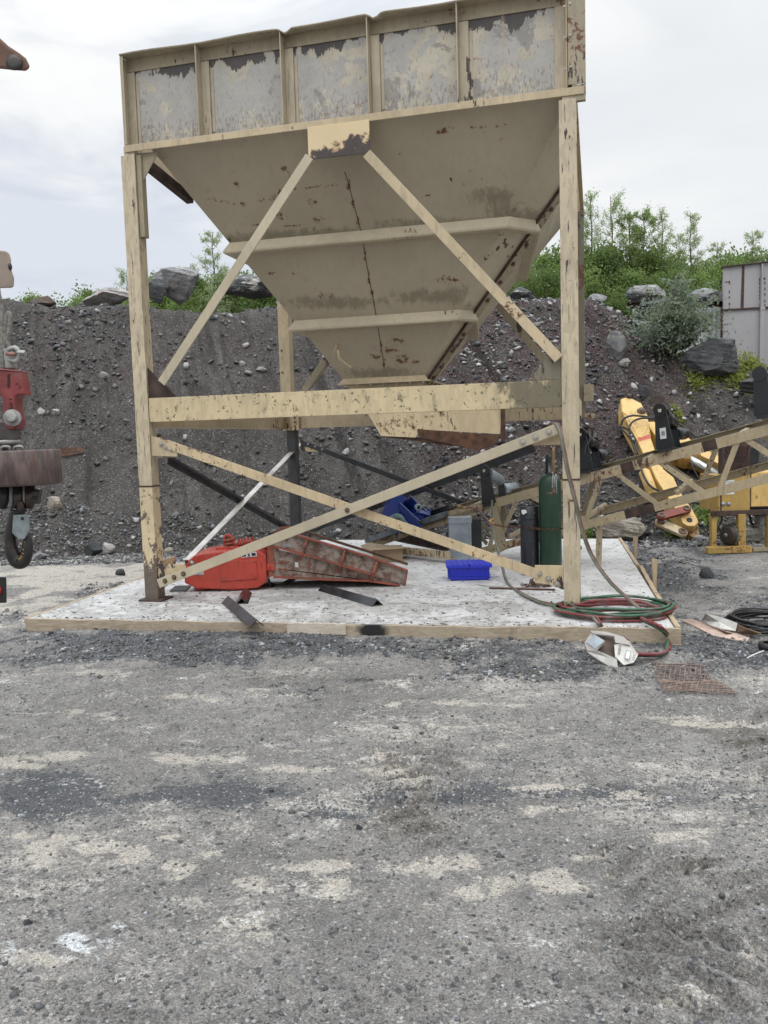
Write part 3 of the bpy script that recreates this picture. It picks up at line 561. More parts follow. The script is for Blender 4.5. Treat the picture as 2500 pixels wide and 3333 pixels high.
# front-left corner bracket under the chord
mb = MB(); mb.prism([(LW+.005,.06,4.89),(.42,.06,4.88),(LW+.005,.06,4.52)],(0,.014,0)); part(mb,'corner_bracket','oldcream'); mb = MB(); mb.b2((LW+.002,.03,4.0),(LW+.06,.12,4.86)); part(mb,'leg_stiffener','oldcream'); mb = MB(); p, q = onT(484,540,.35), onT(620,650,1.2); mb.beam(p,q,.09,.10); part(mb,'corner_strut','rustdark')
# upper box
PV = .13   # panel plane behind the stiffener noses
m = NT('peeling box panel paint')
z = m.sep(2); x = m.sep(0); big = m.noise(1.2,4,.6); pt = m.noise(3.2,9,.68,None,.35); fine = m.noise(11,7,.7,m.map((1.5,1.5,.6)))
c = m.mix(m.ramp(m.noise(5,5),.3,.7),(.37,.335,.265),(.465,.42,.335))
grey = m.mix(m.noise(6,6,.7),(.255,.243,.225),(.44,.422,.385))
gv = m.mt('ADD',m.mt('ADD',pt,m.mt('MULTIPLY',m.mt('SUBTRACT',big,.5),.6)),m.mt('MULTIPLY',m.mt('SUBTRACT',2.6,x),.028))
gv = m.mt('ADD',gv,m.mt('MULTIPLY',m.ramp(m.mt('ABSOLUTE',m.mt('SUBTRACT',z,5.33)),.18,.5),-.09))
c = m.mix(m.ramp(gv,.425,.47),c,grey)
p2 = m.noise(2.6,9,.7,m.map((1,1,1),None,(7,2,3)),.5); c = m.mix(m.ramp(p2,.57,.59,0,.8),c,m.mix(fine,(.15,.14,.13),(.28,.265,.245)))
low = m.ramp(z,5.35,5.02); sp = m.noise(30,5,.65,m.map((1.6,1.6,.6))); c = m.mix(m.mt('MULTIPLY',m.ramp(m.mt('ADD',sp,m.mt('MULTIPLY',low,.10)),.58,.66),.6),c,(.17,.145,.12))
c = m.mix(m.mt('MULTIPLY',m.ramp(m.noise(8,7,.7,m.map((1,1,.7),None,(1,9,1))),.60,.68),m.ramp(m.mt('ADD',low,m.noise(1.5,2)),.8,1.3)),c,(.20,.14,.085))
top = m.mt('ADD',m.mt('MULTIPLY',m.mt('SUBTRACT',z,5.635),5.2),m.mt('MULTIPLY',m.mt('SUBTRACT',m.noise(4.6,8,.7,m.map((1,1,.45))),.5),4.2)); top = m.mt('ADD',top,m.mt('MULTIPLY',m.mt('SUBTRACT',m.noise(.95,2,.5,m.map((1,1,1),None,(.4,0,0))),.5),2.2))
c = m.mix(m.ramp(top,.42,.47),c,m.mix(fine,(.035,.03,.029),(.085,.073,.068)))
c = m.mix(m.mt('MULTIPLY',m.ramp(m.noise(14,6,.7,m.map((1,1,1),None,(3,1,4))),.60,.68),m.ramp(m.noise(.9,2,.5,m.map((1,1,1),None,(2.3,0,1))),.56,.64)),c,(.22,.10,.07))
st = m.noise(1,3,.5,m.map((4.5,1,.25))); c = m.mix(m.ramp(st,.63,.68,0,.5),c,(.36,.29,.20))
MT['panel'] = m.out(c,.6,m.bump(gv,.15,.006,m.bump(fine,.2,.003)))
box = MB(); mb = box
mb.b2((.05,PV,4.966),(W-.04,PV+.012,5.86))
front = part(mb,'front_panel','panel',bevel=0); mb = MB(); mb.b2((.05,D-.012,4.966),(W-.04,D,5.86)); part(mb,'rear_panel','cream')
mb = MB(); mb.b2((.05,PV+.014,4.966),(.062,D-.014,5.86)); part(mb,'side_panel','cream'); mb = MB(); mb.b2((W-.052,PV+.014,4.966),(W-.04,D-.014,5.86)); part(mb,'side_panel','cream')
# dented outward rim
rim = []; us = np.concatenate([np.linspace(.05,1.78,10),np.linspace(1.84,2.02,7),np.linspace(2.1,2.68,5),np.linspace(2.74,2.96,7),np.linspace(3.05,W-.04,8)])
mb = MB(); 
def dip(u): return -.045*math.exp(-((u-1.93)/.05)**2)-.05*math.exp(-((u-2.86)/.05)**2)+.008*math.sin(u*5)
vs = []
for u in us:
    e = dip(u); vs += [(u,PV+.02,5.905),(u,-.012,5.90+e),(u,-.012,5.893+e*1.0),(u,-.004,5.885+e),(u,PV+.02,5.893)]
n = 5; N = len(us); mb.add(vs,[(n*i+k,n*i+(k+1)%n,n*i+n+(k+1)%n,n*i+n+k) for i in range(N-1) for k in range(n)]+[tuple(range(n-1,-1,-1)),tuple(n*(N-1)+k for k in range(n))])
part(mb,'top_rim','boxcream',bevel=0)
mb = MB(); mb.b2((.055,PV-.012,5.76),(W-.10,PV-.002,5.888)); part(mb,'rim_strip','oldcream')
for i,u in enumerate((.055,.929,1.868,2.779,3.671)):
    mb = MB(); e = dip(u) if i else 0
    mb.b2((u-.006,.0,4.968),(u+.006,PV-.012,5.882)); mb.b2((u+.006,PV-.024,4.968),(u+.10,PV-.014,5.75))
    if i == 0: mb.b2((u+.006,.0,4.968),(u+.03,.012,5.88))
    s = part(mb,'stiffener','boxcream')
    mb = MB(); mb.b2((u+.10,PV-.008,4.97+.06*(i%2)),(u+.135,PV-.001,5.66)); part(mb,'lap_strip','boxcream',s)
mb = MB(); mb.b2((W-.20,PV-.010,4.968),(W-.10,PV-.001,5.88)); part(mb,'lap_strip','boxcream')
mb = MB(); mb.b2((W-.088,.0,4.968),(W-.079,PV,6.2)); mb.b2((W-.10+.0,PV-.03,4.97),(W-.089,PV,5.88)); part(mb,'stiffener','cream')
mb = MB(); mb.b2((W-.074,.004,4.988),(W+.085,.016,6.25)); mb.b2((W+.073,.016,4.988),(W+.085,.3,6.25)); mb.b2((W-.074,.016,4.988),(W-.064,.12,6.25)); cp = part(mb,'corner_post','oldcream')
for z_ in (5.14,5.42,5.7,5.86): bolt(cp,(W-.10,.02,z_),(0,-1,0),.45); bolt(cp,(W-.05,.004,z_+.01),(0,-1,0),.45)
# centre gusset at the top
m = NT('cream plate with peeled lower half'); z = m.sep(2); x = m.sep(0)
f = m.mt('ADD',m.mt('MULTIPLY',m.mt('SUBTRACT',4.73,z),4.5),m.mt('ADD',m.mt('MULTIPLY',m.mt('SUBTRACT',x,2.45),.9),m.mt('MULTIPLY',m.mt('SUBTRACT',m.noise(5,7,.68),.5),3.4)))
c = m.mix(m.ramp(f,.12,.2),m.mix(m.noise(4,4),(.56,.44,.25),(.66,.53,.33)),m.mix(m.noise(14,6,.7),(.02,.016,.015),(.085,.062,.055)))
c = m.mix(m.ramp(m.mt('ABSOLUTE',m.mt('SUBTRACT',f,.10)),.09,.0,0,.8),c,(.16,.07,.03)); MT['peelplate'] = m.out(c,.6,m.bump(f,.2,.004))
mb = MB(); mb.b2((2.133,-.014,4.585),(2.78,-.002,4.905)); part(mb,'gusset_plate','peelplate')
# hopper body: sloping plates, front right corner bevelled and bolted
def sect(z):
    uL = .345+.645*(4.87-z); uR = 4.604-.742*(4.76-z); vF = .171+.678*(4.869-z); vB = D-vF+.05; c_ = max(.03,min(.06+.155*(z-2.6), W-.03-uR))
    return uL, uR, vF, vB, c_
def gridface(p00, p10, p01, p11, nu, nv):
    vs = []; 
    for j in range(nv+1):
        for i in range(nu+1):
            a, b = i/nu, j/nv; vs.append((1-a)*(1-b)*p00+a*(1-b)*p10+(1-a)*b*p01+a*b*p11)
    return vs, [(j*(nu+1)+i,j*(nu+1)+i+1,(j+1)*(nu+1)+i+1,(j+1)*(nu+1)+i) for j in range(nv) for i in range(nu)]
ZT, ZB = 4.962, 2.44
a, b = sect(ZB), sect(ZT)
mb = MB(); vs, fs = gridface(V(a[0],a[2],ZB),V(a[1],a[2],ZB),V(b[0],b[2],ZT),V(b[1],b[2],ZT),110,70); mb.add(vs,fs)
RUST = [(690,650,30,10),(745,658,40,9),(790,665,20,10),(850,652,16,14),(895,640,40,16),(930,615,60,10),(1010,608,60,9),(1090,605,50,8),(1020,655,22,18),(1035,712,26,16),(905,700,30,18),(850,733,40,8),(960,735,60,7),(1040,745,50,8),(770,600,14,14),(925,545,16,14),(945,570,20,12),(535,515,18,9),(700,750,30,6),(1120,560,22,8),(1135,600,10,30),(1150,660,9,40),(1165,720,9,40),(1178,760,8,24),(1188,830,7,40),(1200,900,9,40),(1212,955,8,30),(1240,1130,6,50),(1250,1180,8,30),(1270,1140,35,14),(1310,1170,40,20),(1350,1180,22,12),(1220,1160,30,12),(1300,1110,40,14),(1500,415,90,8),(1600,405,60,7),(1440,430,40,7),(1395,640,24,8),(1340,540,12,6),(1630,450,20,8),(1560,610,10,8),(960,890,30,8),(880,890,24,9),(1460,910,60,20),(1060,960,40,14),(1180,250,1,1)]
GRIME = [(800,780,200,26),(1100,765,300,24),(1450,730,240,26),(1630,690,50,40),(1100,985,200,22),(1400,965,140,26),(1490,960,50,40),(1230,1215,140,22),(1600,640,80,40),(900,770,160,18)]
Pw = TO+np.outer(np.array(vs)[:,0],UD)+np.outer(np.array(vs)[:,1],VD)+np.outer(np.array(vs)[:,2],UZ); dd = Pw-CP; wv = dd@FW; ppx = 1250+F*(dd@RX)/wv; ppy = 1666.5+F*(dd@DN)/wv
def bl(Ls, k=1.): return np.max([np.exp(-.8*(((ppx-x)/(rx*k))**2+((ppy-y)/(ry*k))**2)) for x,y,rx,ry in Ls],0)
part(mb,'hopper_wall','hopper',bevel=0,attr=dict(rust=.88*bl(RUST,1.1)-.17,grime=.85*bl(GRIME,1.2)))
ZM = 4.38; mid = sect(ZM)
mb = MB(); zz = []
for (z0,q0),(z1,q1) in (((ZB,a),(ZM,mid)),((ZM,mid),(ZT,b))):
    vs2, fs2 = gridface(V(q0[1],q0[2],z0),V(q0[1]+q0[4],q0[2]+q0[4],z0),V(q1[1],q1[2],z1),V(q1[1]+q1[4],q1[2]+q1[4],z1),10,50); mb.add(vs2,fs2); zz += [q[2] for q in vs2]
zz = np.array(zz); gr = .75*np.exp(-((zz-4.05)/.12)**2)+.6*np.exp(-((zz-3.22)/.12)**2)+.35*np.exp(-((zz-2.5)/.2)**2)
part(mb,'corner_plate','cornerlit',bevel=0,attr=dict(rust=np.zeros(len(zz))-.2,grime=gr))
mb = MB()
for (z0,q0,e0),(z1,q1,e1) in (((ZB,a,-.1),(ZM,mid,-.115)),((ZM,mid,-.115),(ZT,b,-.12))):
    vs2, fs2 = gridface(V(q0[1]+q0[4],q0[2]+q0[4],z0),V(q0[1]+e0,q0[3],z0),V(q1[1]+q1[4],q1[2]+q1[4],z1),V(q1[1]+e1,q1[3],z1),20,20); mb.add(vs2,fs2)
part(mb,'hopper_wall','cornerlit',bevel=0,attr=dict(rust=np.zeros(len(mb.v))-.2,grime=np.zeros(len(mb.v))+.25))
mb = MB(); vs2, fs2 = gridface(V(a[1]-.1,a[3],ZB),V(a[0],a[3],ZB),V(b[1]-.12,b[3],ZT),V(b[0],b[3],ZT),4,4); mb.add(vs2,fs2); vs3, fs3 = gridface(V(a[0],a[3],ZB),V(a[0],a[2],ZB),V(b[0],b[3],ZT),V(b[0],b[2],ZT),4,4); mb.add(vs3,fs3)
part(mb,'hopper_wall','hopper',bevel=0,attr=dict(rust=np.zeros(len(mb.v))-.2,grime=np.zeros(len(mb.v))))
# bolted corner flange
pa, pb = V(a[1]+a[4],a[2]+a[4],ZB), V(mid[1]+mid[4],mid[2]+mid[4],ZM); dl = pb-pa; out = nrm(V(1,-.75,-.35)); out = nrm(out-nrm(dl)*np.dot(out,nrm(dl))); cr_ = nrm(np.cross(dl,out)); 
if cr_[0] < 0: cr_ = -cr_
mb = MB(); mb.beam(pa+out*.012+cr_*.05,pb+out*.012+cr_*.05,.11,.02,out); fl = part(mb,'corner_flange','oldcream')
mb = MB(); mb.beam(pa+out*.02-cr_*.012,pb+out*.02-cr_*.012,.02,.03,out); part(mb,'seam','rustdark',fl)
for t in (.03,.09,.18,.27,.36,.45,.54,.63,.72,.80,.88,.95): bolt(fl,pa+dl*t+cr_*.055+out*.022,out,.95,True)
# two stiffener bands round the hopper
def ringpts(z, o):
    uL,uR,vF,vB,c_ = sect(z); return [V(uL-o,vB,z),V(uL-o,vF-o,z),V(uR+.02+o*.35,vF-o,z),V(uR+c_+o,vF+c_-o*.35,z),V(uR-.1+o,vB,z)]
for zb in (4.01,3.17):
    A = ringpts(zb+.02,.0); B = ringpts(zb-.085,.13); C = ringpts(zb-.10,.135); E_ = ringpts(zb-.115,.12); F_ = ringpts(zb-.14,-.02)
    mb = MB(); 
    R_ = []
    for rg,zz in ((A,zb+.02),(B,zb-.085),(C,zb-.105),(E_,zb-.112),(F_,zb-.10)): R_.append([V(p[0],p[1],zz) for p in rg])
    vs = [p for rg in R_ for p in rg]; k = 5
    mb.add(vs,[(r*k+i,((r+1)%5)*k+i,((r+1)%5)*k+i+1,r*k+i+1) for r in range(5) for i in range(k-1)]+[(0,k,2*k,3*k,4*k),(4,4*k+4,3*k+4,2*k+4,k+4)])
    part(mb,'stiffener_band','band',bevel=0)
# weld seam down the middle, drain pipe, outlet flange
mb = MB(); kf = .678; nF = nrm(V(0,-1,-kf)); sp = []
for x,y in ((1122,560),(1136,600),(1150,660),(1168,725),(1180,775),(1192,850),(1204,920),(1214,965),(1236,1100),(1246,1160),(1252,1195)):
    P = onP(x,y,T(0,.171,4.869),VD-UZ*(-kf)) if False else None
    r_ = ray(x,y); n3 = VD+kf*UZ; t_ = ((T(0,.171,4.869)-CP)@n3)/(r_@n3); q = CP+r_*t_-TO; sp.append(V(q@UD,q@VD-.002,q[2]))
mb.tube(sp,.004,5); part(mb,'weld_seam','rustdark',bevel=0)
mb = MB(); mb.tube([(2.05,1.55,2.62),(1.93,1.46,2.72),(1.92,1.45,2.83)],.018,8); mb.tube([(1.80,1.62,2.78),(1.90,1.50,2.90)],.022,8); part(mb,'drain_pipe','cream')
oz = 2.44; ol, orr, of_, ob = a[0], a[1], a[2], a[3]
mb = MB(); mb.b2((ol-.10,of_-.09,oz-.012),(orr+.10,ob+.09,oz+.006)); mb.prism([(ol,of_,oz+.13),(orr,of_,oz+.13),(orr+.08,of_-.08,oz+.007),(ol-.08,of_-.08,oz+.007)],(0,.006,0)); ofl = part(mb,'outlet_flange','cream')
for k in range(7): bolt(ofl,(ol-.02+k*(orr-ol+.04)/6,of_-.055,oz-.013),(0,0,-1),.8)
for k in range(4): bolt(ofl,(orr+.06,of_+.1+k*.25,oz-.013),(0,0,-1),.8)
mb = MB(); mb.b2((ol,of_,2.16),(orr,ob,oz-.013)); part(mb,'outlet_throat','cream')
# discharge chute below the outlet
MT['chute'] = steel_paint('rust burnt cream paint',(.62,.50,.32),chip=.3,rusty=.2,streak=.2,attr='rust')
CV = of_-.10
def C_(x,y): return onT(x,y,CV)
poly = [(1170,1270),(1632,1250),(1632,1352),(1628,1413),(1475,1404),(1372,1398),(1352,1424),(1240,1419),(1197,1345)]
def dense(poly, v, n):
    """polygon plate with a fine triangle fan grid so its rust mask has detail"""
    P = [onT(x,y,v) for x,y in poly]; lo = np.min(P,0); hi = np.max(P,0); return P, lo, hi
import mathutils
P = [C_(*q) for q in poly]; st_ = .03
us_ = np.arange(min(p[0] for p in P),max(p[0] for p in P)+st_,st_); zs_ = np.arange(min(p[2] for p in P),max(p[2] for p in P)+st_,st_)
bmv = [(p[0],p[2]) for p in P]; verts2 = [mathutils.Vector(q) for q in bmv]; edges2 = [(i,(i+1)%len(P)) for i in range(len(P))]
def inside(x, y):
    c = False; n = len(bmv)
    for i in range(n):
        (x1,y1),(x2,y2) = bmv[i],bmv[i-1]
        if (y1>y)!=(y2>y) and x < (x2-x1)*(y-y1)/(y2-y1)+x1: c = not c
    return c
extra_ = [mathutils.Vector((x,z)) for x in us_ for z in zs_ if inside(x,z)]
vo,_,fo,_,_,_ = mathutils.geometry.delaunay_2d_cdt(verts2+extra_,edges2,[list(range(len(P)))],1,1e-5)
mb = MB(); mb.add([(q[0],CV,q[1]) for q in vo],[tuple(reversed(f)) for f in fo])
Pw = np.array([T(q[0],CV,q[1]) for q in vo]); dd = Pw-CP; wv = dd@FW; ppx = 1250+F*(dd@RX)/wv; ppy = 1666.5+F*(dd@DN)/wv
CR = [(1235,1385,14,18),(1260,1378,22,20),(1290,1372,30,26),(1320,1375,20,30),(1345,1380,24,22),(1338,1358,14,20),(1375,1360,14,14),(1405,1358,30,12),(1440,1358,14,24),(1430,1388,22,14),(1480,1392,16,10),(1362,1395,26,20),(1300,1410,70,12),(1255,1400,40,16),(1500,1345,30,6)]
part(mb,'chute_side','chute',bevel=0,attr=dict(rust=.68*bl(CR,1.15)-.10,grime=np.zeros(len(vo))))
mb = MB(); mb.prism([onT(x,y,CV+.012) for x,y in poly],(0,.012,0)); mb.prism([onT(x,y,CV+1.0) for x,y in poly],(0,.014,0)); part(mb,'chute_side','cream',bevel=0)
mb = MB(); mb.prism([onT(x,y,CV-.02) for x,y in ((1358,1396),(1475,1406),(1627,1417),(1618,1442),(1560,1467),(1465,1445),(1362,1420))],(0,.06,0)); part(mb,'chute_lip','rust')
mb = MB(); p = onT(1236,1420,CV+.03); q = onT(1560,1462,CV+.03); mb.hexa([V(p[0],CV+.03,p[2]),V(q[0],CV+.03,q[2]),V(q[0],CV+.98,q[2]),V(p[0],CV+.98,p[2])]+[V(k[0],k[1],k[2]+.02) for k in (V(p[0],CV+.03,p[2]),V(q[0],CV+.03,q[2]),V(q[0],CV+.98,q[2]),V(p[0],CV+.98,p[2]))]); part(mb,'chute_floor','rust',bevel=0)
p = onT(1635,1346,CV-.02); q = onT(1632,1437,CV-.02); mb = MB(); mb.b2((p[0]-.02,CV-.03,q[2]),(p[0]+.03,CV+.03,2.3)); part(mb,'chute_post','rust')
# bracing
def flat(p, q, w_, t, nm='brace', mat='brace', ln=None): mb = MB(); mb.beam(p,q,t,w_,nrm(np.cross(np.cross(nrm(np.asarray(q)-np.asarray(p)),Y_),nrm(np.asarray(q)-np.asarray(p))) if False else np.cross(Y_,np.asarray(q,float)-np.asarray(p,float)))); return part(mb,nm,mat)
def ang(p, q, a_, nm='brace', mat='brace', d1=None, d2=(0,1,0), t=.009):
    p = np.array(p,float); q = np.array(q,float); d = nrm(q-p); d1 = nrm(np.cross(d,np.array(d2,float))) if d1 is None else np.array(d1,float)
    mb = MB(); mb.angle(p,q,a_,t,d1,d2); return part(mb,nm,mat)
def up_(p, q): d = nrm(np.asarray(q)-np.asarray(p)); n_ = np.cross(d,Y_); return n_ if n_[2] > 0 else -n_
pa1, pb1 = V(2.15,-.030,4.61), V(.36,-.030,2.42); mb = MB(); mb.beam(pb1,pa1,.014,.098,up_(pb1,pa1)); part(mb,'brace','band')
pa1, pb1 = V(2.75,-.030,4.575), V(4.60,-.030,2.46); mb = MB(); mb.beam(pb1,pa1,.014,.098,up_(pb1,pa1)); part(mb,'brace','cream')
mb = MB(); mb.prism([(LW+.003,.03,2.268),(.50,.03,2.268),(LW+.003,.03,2.60)],(0,.014,0)); part(mb,'gusset_plate','rustdark')
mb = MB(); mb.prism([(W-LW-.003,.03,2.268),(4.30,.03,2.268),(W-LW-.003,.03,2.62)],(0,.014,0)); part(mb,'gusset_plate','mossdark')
for p0,q0 in ((V(.34,D-.14,2.42),V(2.15,D-.14,4.61)),(V(4.46,D-.14,2.42),V(2.75,D-.14,4.58))): ang(p0,q0,.11,'brace','oldcream',up_(p0,q0))
# lower gussets
GP = {}
for nm,pts,mt_ in (('lt',[(LW+.002,1.85),(.30,1.815),(.49,1.752),(.475,1.615),(LW+.002,1.63)],'cream'),('rt',[(4.34,1.70),(W-LW-.002,1.815),(W-LW-.002,1.635),(4.33,1.635)],'cream'),('lb',[(LW+.002,.42),(.50,.42),(.49,.36),(.25,.16),(LW+.002,.16)],'camo'),('rb',[(4.34,.445),(W-LW-.002,.445),(W-LW-.002,.20),(4.48,.25),(4.34,.265)],'camo')):
    mb = MB(); mb.prism([(u,.022,z) for u,z in pts],(0,.012,0)); GP[nm] = part(mb,'gusset_plate',mt_)
d1p, d1q = V(.36,.010,1.755), V(4.38,.010,.352)      # descending brace, behind
u_ = up_(d1p,d1q); ang(d1p-u_*.05,d1q-u_*.05,.10,'brace','rustycream',u_,(0,1,0),.010)
d2p, d2q = V(.22,-.085,.215), V(4.60,-.085,1.80)     # rising brace, in front
u_ = up_(d2p,d2q); b2 = ang(d2p-u_*.05,d2q-u_*.05,.10,'brace','band',u_,(0,1,0),.010)
for t in (.02,.046,.072): bolt(GP['lb'],d2p+(d2q-d2p)*t+V(0,-.002,0),(0,-1,0),.95,True)
for t in (.92,.948,.977): bolt(GP['rt'],d2p+(d2q-d2p)*t+V(0,-.002,0),(0,-1,0),1.05)
bolt(b2,d2p+(d2q-d2p)*.507+V(0,-.002,0),(0,-1,0),.9,True)
for k in range(3):
    u = .285+.062*k; bolt(GP['lt'],(u,.021,1.755-.030*k),(0,-1,0),.95)
    bolt(GP['rb'],(4.385+.085*k,.021,.36-.05*k),(0,-1,0),.95)
# dark angle pair behind the rising brace (rear face of the tower) and the others
def rear(x1,y1,x2,y2,v,mat,a_=.09,**k):
    p = onT(x1,y1,v); q = onT(x2,y2,v); return ang(p,q,a_,'brace',mat,-up_(p,q),**k)
rear(1735,1442,1010,1706,D-.06,'wetsteel',.14); rb = rear(985,1433,1565,1652,D-.20,'wetsteel',.075)
for t in (.03,.07,.11):
    p = onT(985+580*t,1438+219*t,D-.205); bolt(rb,p,(0,-1,0),.55)
mb = MB(); pts = [onT(x,y,D-.18) for x,y in ((978,1428),(1035,1455),(1032,1470),(978,1470))]; mb.prism(pts,(0,.012,0)); part(mb,'gusset_plate','camo')
mb = MB(); pts = [onT(x,y,D-.18) for x,y in ((960,1735),(1040,1698),(1046,1712),(985,1755))]; mb.prism(pts,(0,.012,0)); g = part(mb,'gusset_plate','darksteel')
for x,y in ((1010,1722),(1022,1717),(1035,1712)): bolt(g,onT(x,y,D-.185),(0,-1,0),.6,True)
# left side bracing
def leftb(p, q, mat, a_): 
    d = nrm(q-p); n_ = np.cross(d,X_); n_ = n_ if n_[2]>0 else -n_; mb = MB(); mb.angle(p,q,a_,.009,-n_,X_); return part(mb,'brace',mat)
leftb(onU(598,1822,.10),onU(968,1443,.10),'sheenbar',.09); leftb(onU(545,1488,.03),onU(948,1722,.03),'darksteel',.085)
mb = MB(); p = onU(968,1440,.10); mb.b2((p[0]-.03,p[1]-.12,p[2]-.12),(p[0]+.01,p[1]+.08,p[2]+.05)); part(mb,'gusset_plate','cream')
mb = MB(); mb.b2((.05,LW+.002,.12),(.062,.62,.42)); part(mb,'gusset_plate','rustycream'); mb = MB(); mb.b2((.05,LW+.002,1.60),(.062,.45,1.84)); part(mb,'gusset_plate','rustycream')
# ================================================================ things on and around the slab
MT['red'] = steel_paint('wet red machine paint',(.43,.055,.035),dark=(.30,.03,.022),rust=(.10,.03,.015),chip=.50,rusty=.40,streak=.6,dirt=(.17,.075,.06),sc_=2.2,rough=.38)
MT['redrust'] = steel_paint('rusty red edge paint',(.25,.065,.04),dark=(.07,.03,.02),rust=(.12,.05,.03),chip=.6,rusty=.62,streak=.5,sc_=3)
m = NT('mud caked trough'); n = m.noise(9,8,.75,None,.4); c = m.mix(m.ramp(n,.40,.62),(.13,.075,.055),(.32,.275,.235)); c = m.mix(m.ramp(m.noise(4,7,.7,m.map((1,1,1),None,(3,3,3))),.55,.65,0,.85),c,(.045,.035,.032)); c = m.mix(m.ramp(m.noise(7,6,.7,m.map((1,1,.5),None,(8,1,3))),.60,.70,0,.7),c,(.22,.07,.035))
MT['trough'] = m.out(c,.8,m.bump(n,.6,.012,m.bump(m.noise(50,4),.3,.004)))
MT['white'] = plain('white label',(.62,.63,.63),.4,0,.08,6,.03); MT['ink'] = plain('black print',(.02,.02,.022),.45,0,.1); MT['yellowprint'] = plain('yellow paint mark',(.45,.27,.04),.6,0,.3,30)
# ---- vibrating feeder. near faces on planes Y = const
FY = 9.72
fd = thing('vibrating_feeder','red vibrating feeder with a mud caked trough lying tilted on the slab under the hopper','vibrating feeder',(-1.0,FY+.4,0))
def fy(x, y, Y=FY): return onY(x,y,Y)
def prismY(pts, Y, depth): mb = MB(); mb.prism([fy(x,y,Y) for x,y in pts],(0,depth,0)); return mb
body = prismY([(600,1898),(640,1916),(760,1921),(838,1915),(868,1895),(866,1808),(838,1789),(720,1793),(660,1800),(632,1808),(612,1826),(600,1852)],FY,.62)
hb = body.build('drive_housing',MT['red'],fd,bevel=.018)
prismY([(716,1828),(834,1822),(838,1884),(718,1893)],FY-.014,.013).build('cover_panel',MT['red'],hb,bevel=.004)
for x,y in ((723,1834),(828,1829),(831,1878),(724,1887),(776,1828),(776,1886)):
    mb = MB(); p = fy(x,y,FY-.014); mb.cyl(p,p+V(0,-.012,0),.011,n=8); mb.build('bolt',MT['redrust'],hb)
prismY([(784,1800),(834,1796),(836,1811),(786,1815)],FY-.008,.006).build('warning_label',MT['white'],hb)
lab = [o for o in bpy.data.objects if o.name.startswith('warning_label')][-1]
mb = prismY([(786.5,1802.5),(800,1801.5),(801,1811.5),(787.5,1812.5)],FY-.011,.003); mb.build('print_block',MT['ink'],lab); mb = prismY([(818.5,1800),(832,1799),(833,1809),(819.5,1810)],FY-.011,.003); mb.build('print_block',MT['ink'],lab)
mb = MB()   # walking-figure pictogram
for x1,y1,x2,y2,r in ((808,1804,811,1809,.006),(811,1809,806,1812,.005),(810,1808,815,1811,.004),(806,1806,812,1803.5,.004),(811,1805,814,1807,.003)): mb.cyl(fy(x1,y1,FY-.010),fy(x2,y2,FY-.010),r,n=6)
mb.sphere(fy(810,1801.5,FY-.010),.008,8,5); mb.build('pictogram',MT['ink'],lab)
prismY([(628,1866),(663,1857),(664,1870),(630,1872)],FY-.006,.006).build('data_plate',plain('grey data plate',(.35,.36,.36),.4,.2),hb)
mb = MB(); p = fy(625,1832,FY); mb.lathe(p,[(0,-.0),(.03,.0),(.03,.02),(.018,.02),(.018,.03),(0,.03)],14,(0,-1,0)); mb.build('plug',MT['bolt'],hb)
mb = MB(); p = fy(655,1917,FY+.15); mb.cyl(p,V(p[0],p[1],.04),.085,.075,18); mb.cyl(V(p[0],p[1],.05),V(p[0],p[1],.003),.045,n=12); mb.build('foot',MT['red'],fd)
# raised rear of the housing, lifting eye and springs
mb = MB(); mb.prism([fy(660,1800,FY+.64),fy(838,1789,FY+.64),fy(905,1745,FY+.64),fy(880,1745,FY+.64)],(0,.05,0)); mb.build('mounting_plate',MT['redrust'],fd)
mb = MB(); c0 = fy(748,1785,FY+.25); mb.b2(c0+V(-.16,-.07,-.03),c0+V(.12,.07,.03)); mb.build('spring_saddle',MT['red'],fd,bevel=.006)
def coil(c, ax, r, rr, turns, h, n=90):
    ax = nrm(ax); a = nrm(np.cross(ax,V(0.2,1,0.1))); b = np.cross(ax,a); return [np.asarray(c)+ax*h*t+r*(math.cos(t*turns*2*math.pi)*a+math.sin(t*turns*2*math.pi)*b) for t in np.linspace(0,1,n)]
mb = MB(); p = fy(748,1783,FY+.25); mb.tube(coil(p,(0,0,1),.06,.012,3,.13),.014,6); mb.build('spring',MT['redrust'],fd)
mb = MB(); p = fy(765,1768,FY+.25); mb.tube(coil(p,(1,0,.12),.038,.012,6,.22,120),.011,6); mb.build('spring',MT['red'],fd)
mb = MB(); p = fy(742,1768,FY+.22); mb.tube([p+V(-.05,0,-.02)]+[p+V(.045*math.cos(t)+.005,0,.045*math.sin(t)+.055) for t in np.linspace(math.pi*1.1,-math.pi*.55,16)]+[p+V(.02,0,-.05)],.014,8); mb.build('lifting_eye',MT['red'],fd)
mb = MB(); p = fy(812,1766,FY+.35); mb.lathe(p+V(0,.0,-.05),[(0,0),(.10,0),(.10,.05),(.05,.07),(.0,.07)],16); mb.beam(p+V(-.25,0,-.04),p+V(.28,0,-.01),.10,.05); mb.build('spring_mount',MT['redrust'],fd,bevel=.004)
# link bolt, rubber strap
mb = MB(); p = fy(866,1846,FY+.06); mb.beam(p+V(-.03,0,0),p+V(.10,0,-.0),.06,.075); mb.cyl(p+V(.03,0,0),p+V(.05,0,0),.055,n=14); mb.build('coupling_bolt',MT['red'],fd,bevel=.006)
mb = MB(); pts = [fy(x,y,FY+.12+.03*k) for k,(x,y) in enumerate(((872,1795),(866,1830),(868,1870),(880,1903),(897,1913),(925,1900),(962,1880)))]
for k in range(len(pts)-1): mb.beam(pts[k],pts[k+1]+(pts[k+1]-pts[k])*.05,.10 if k<4 else .05,.018,(1,0,.4))
mb.build('rubber_strap',MT['rubber'],fd)
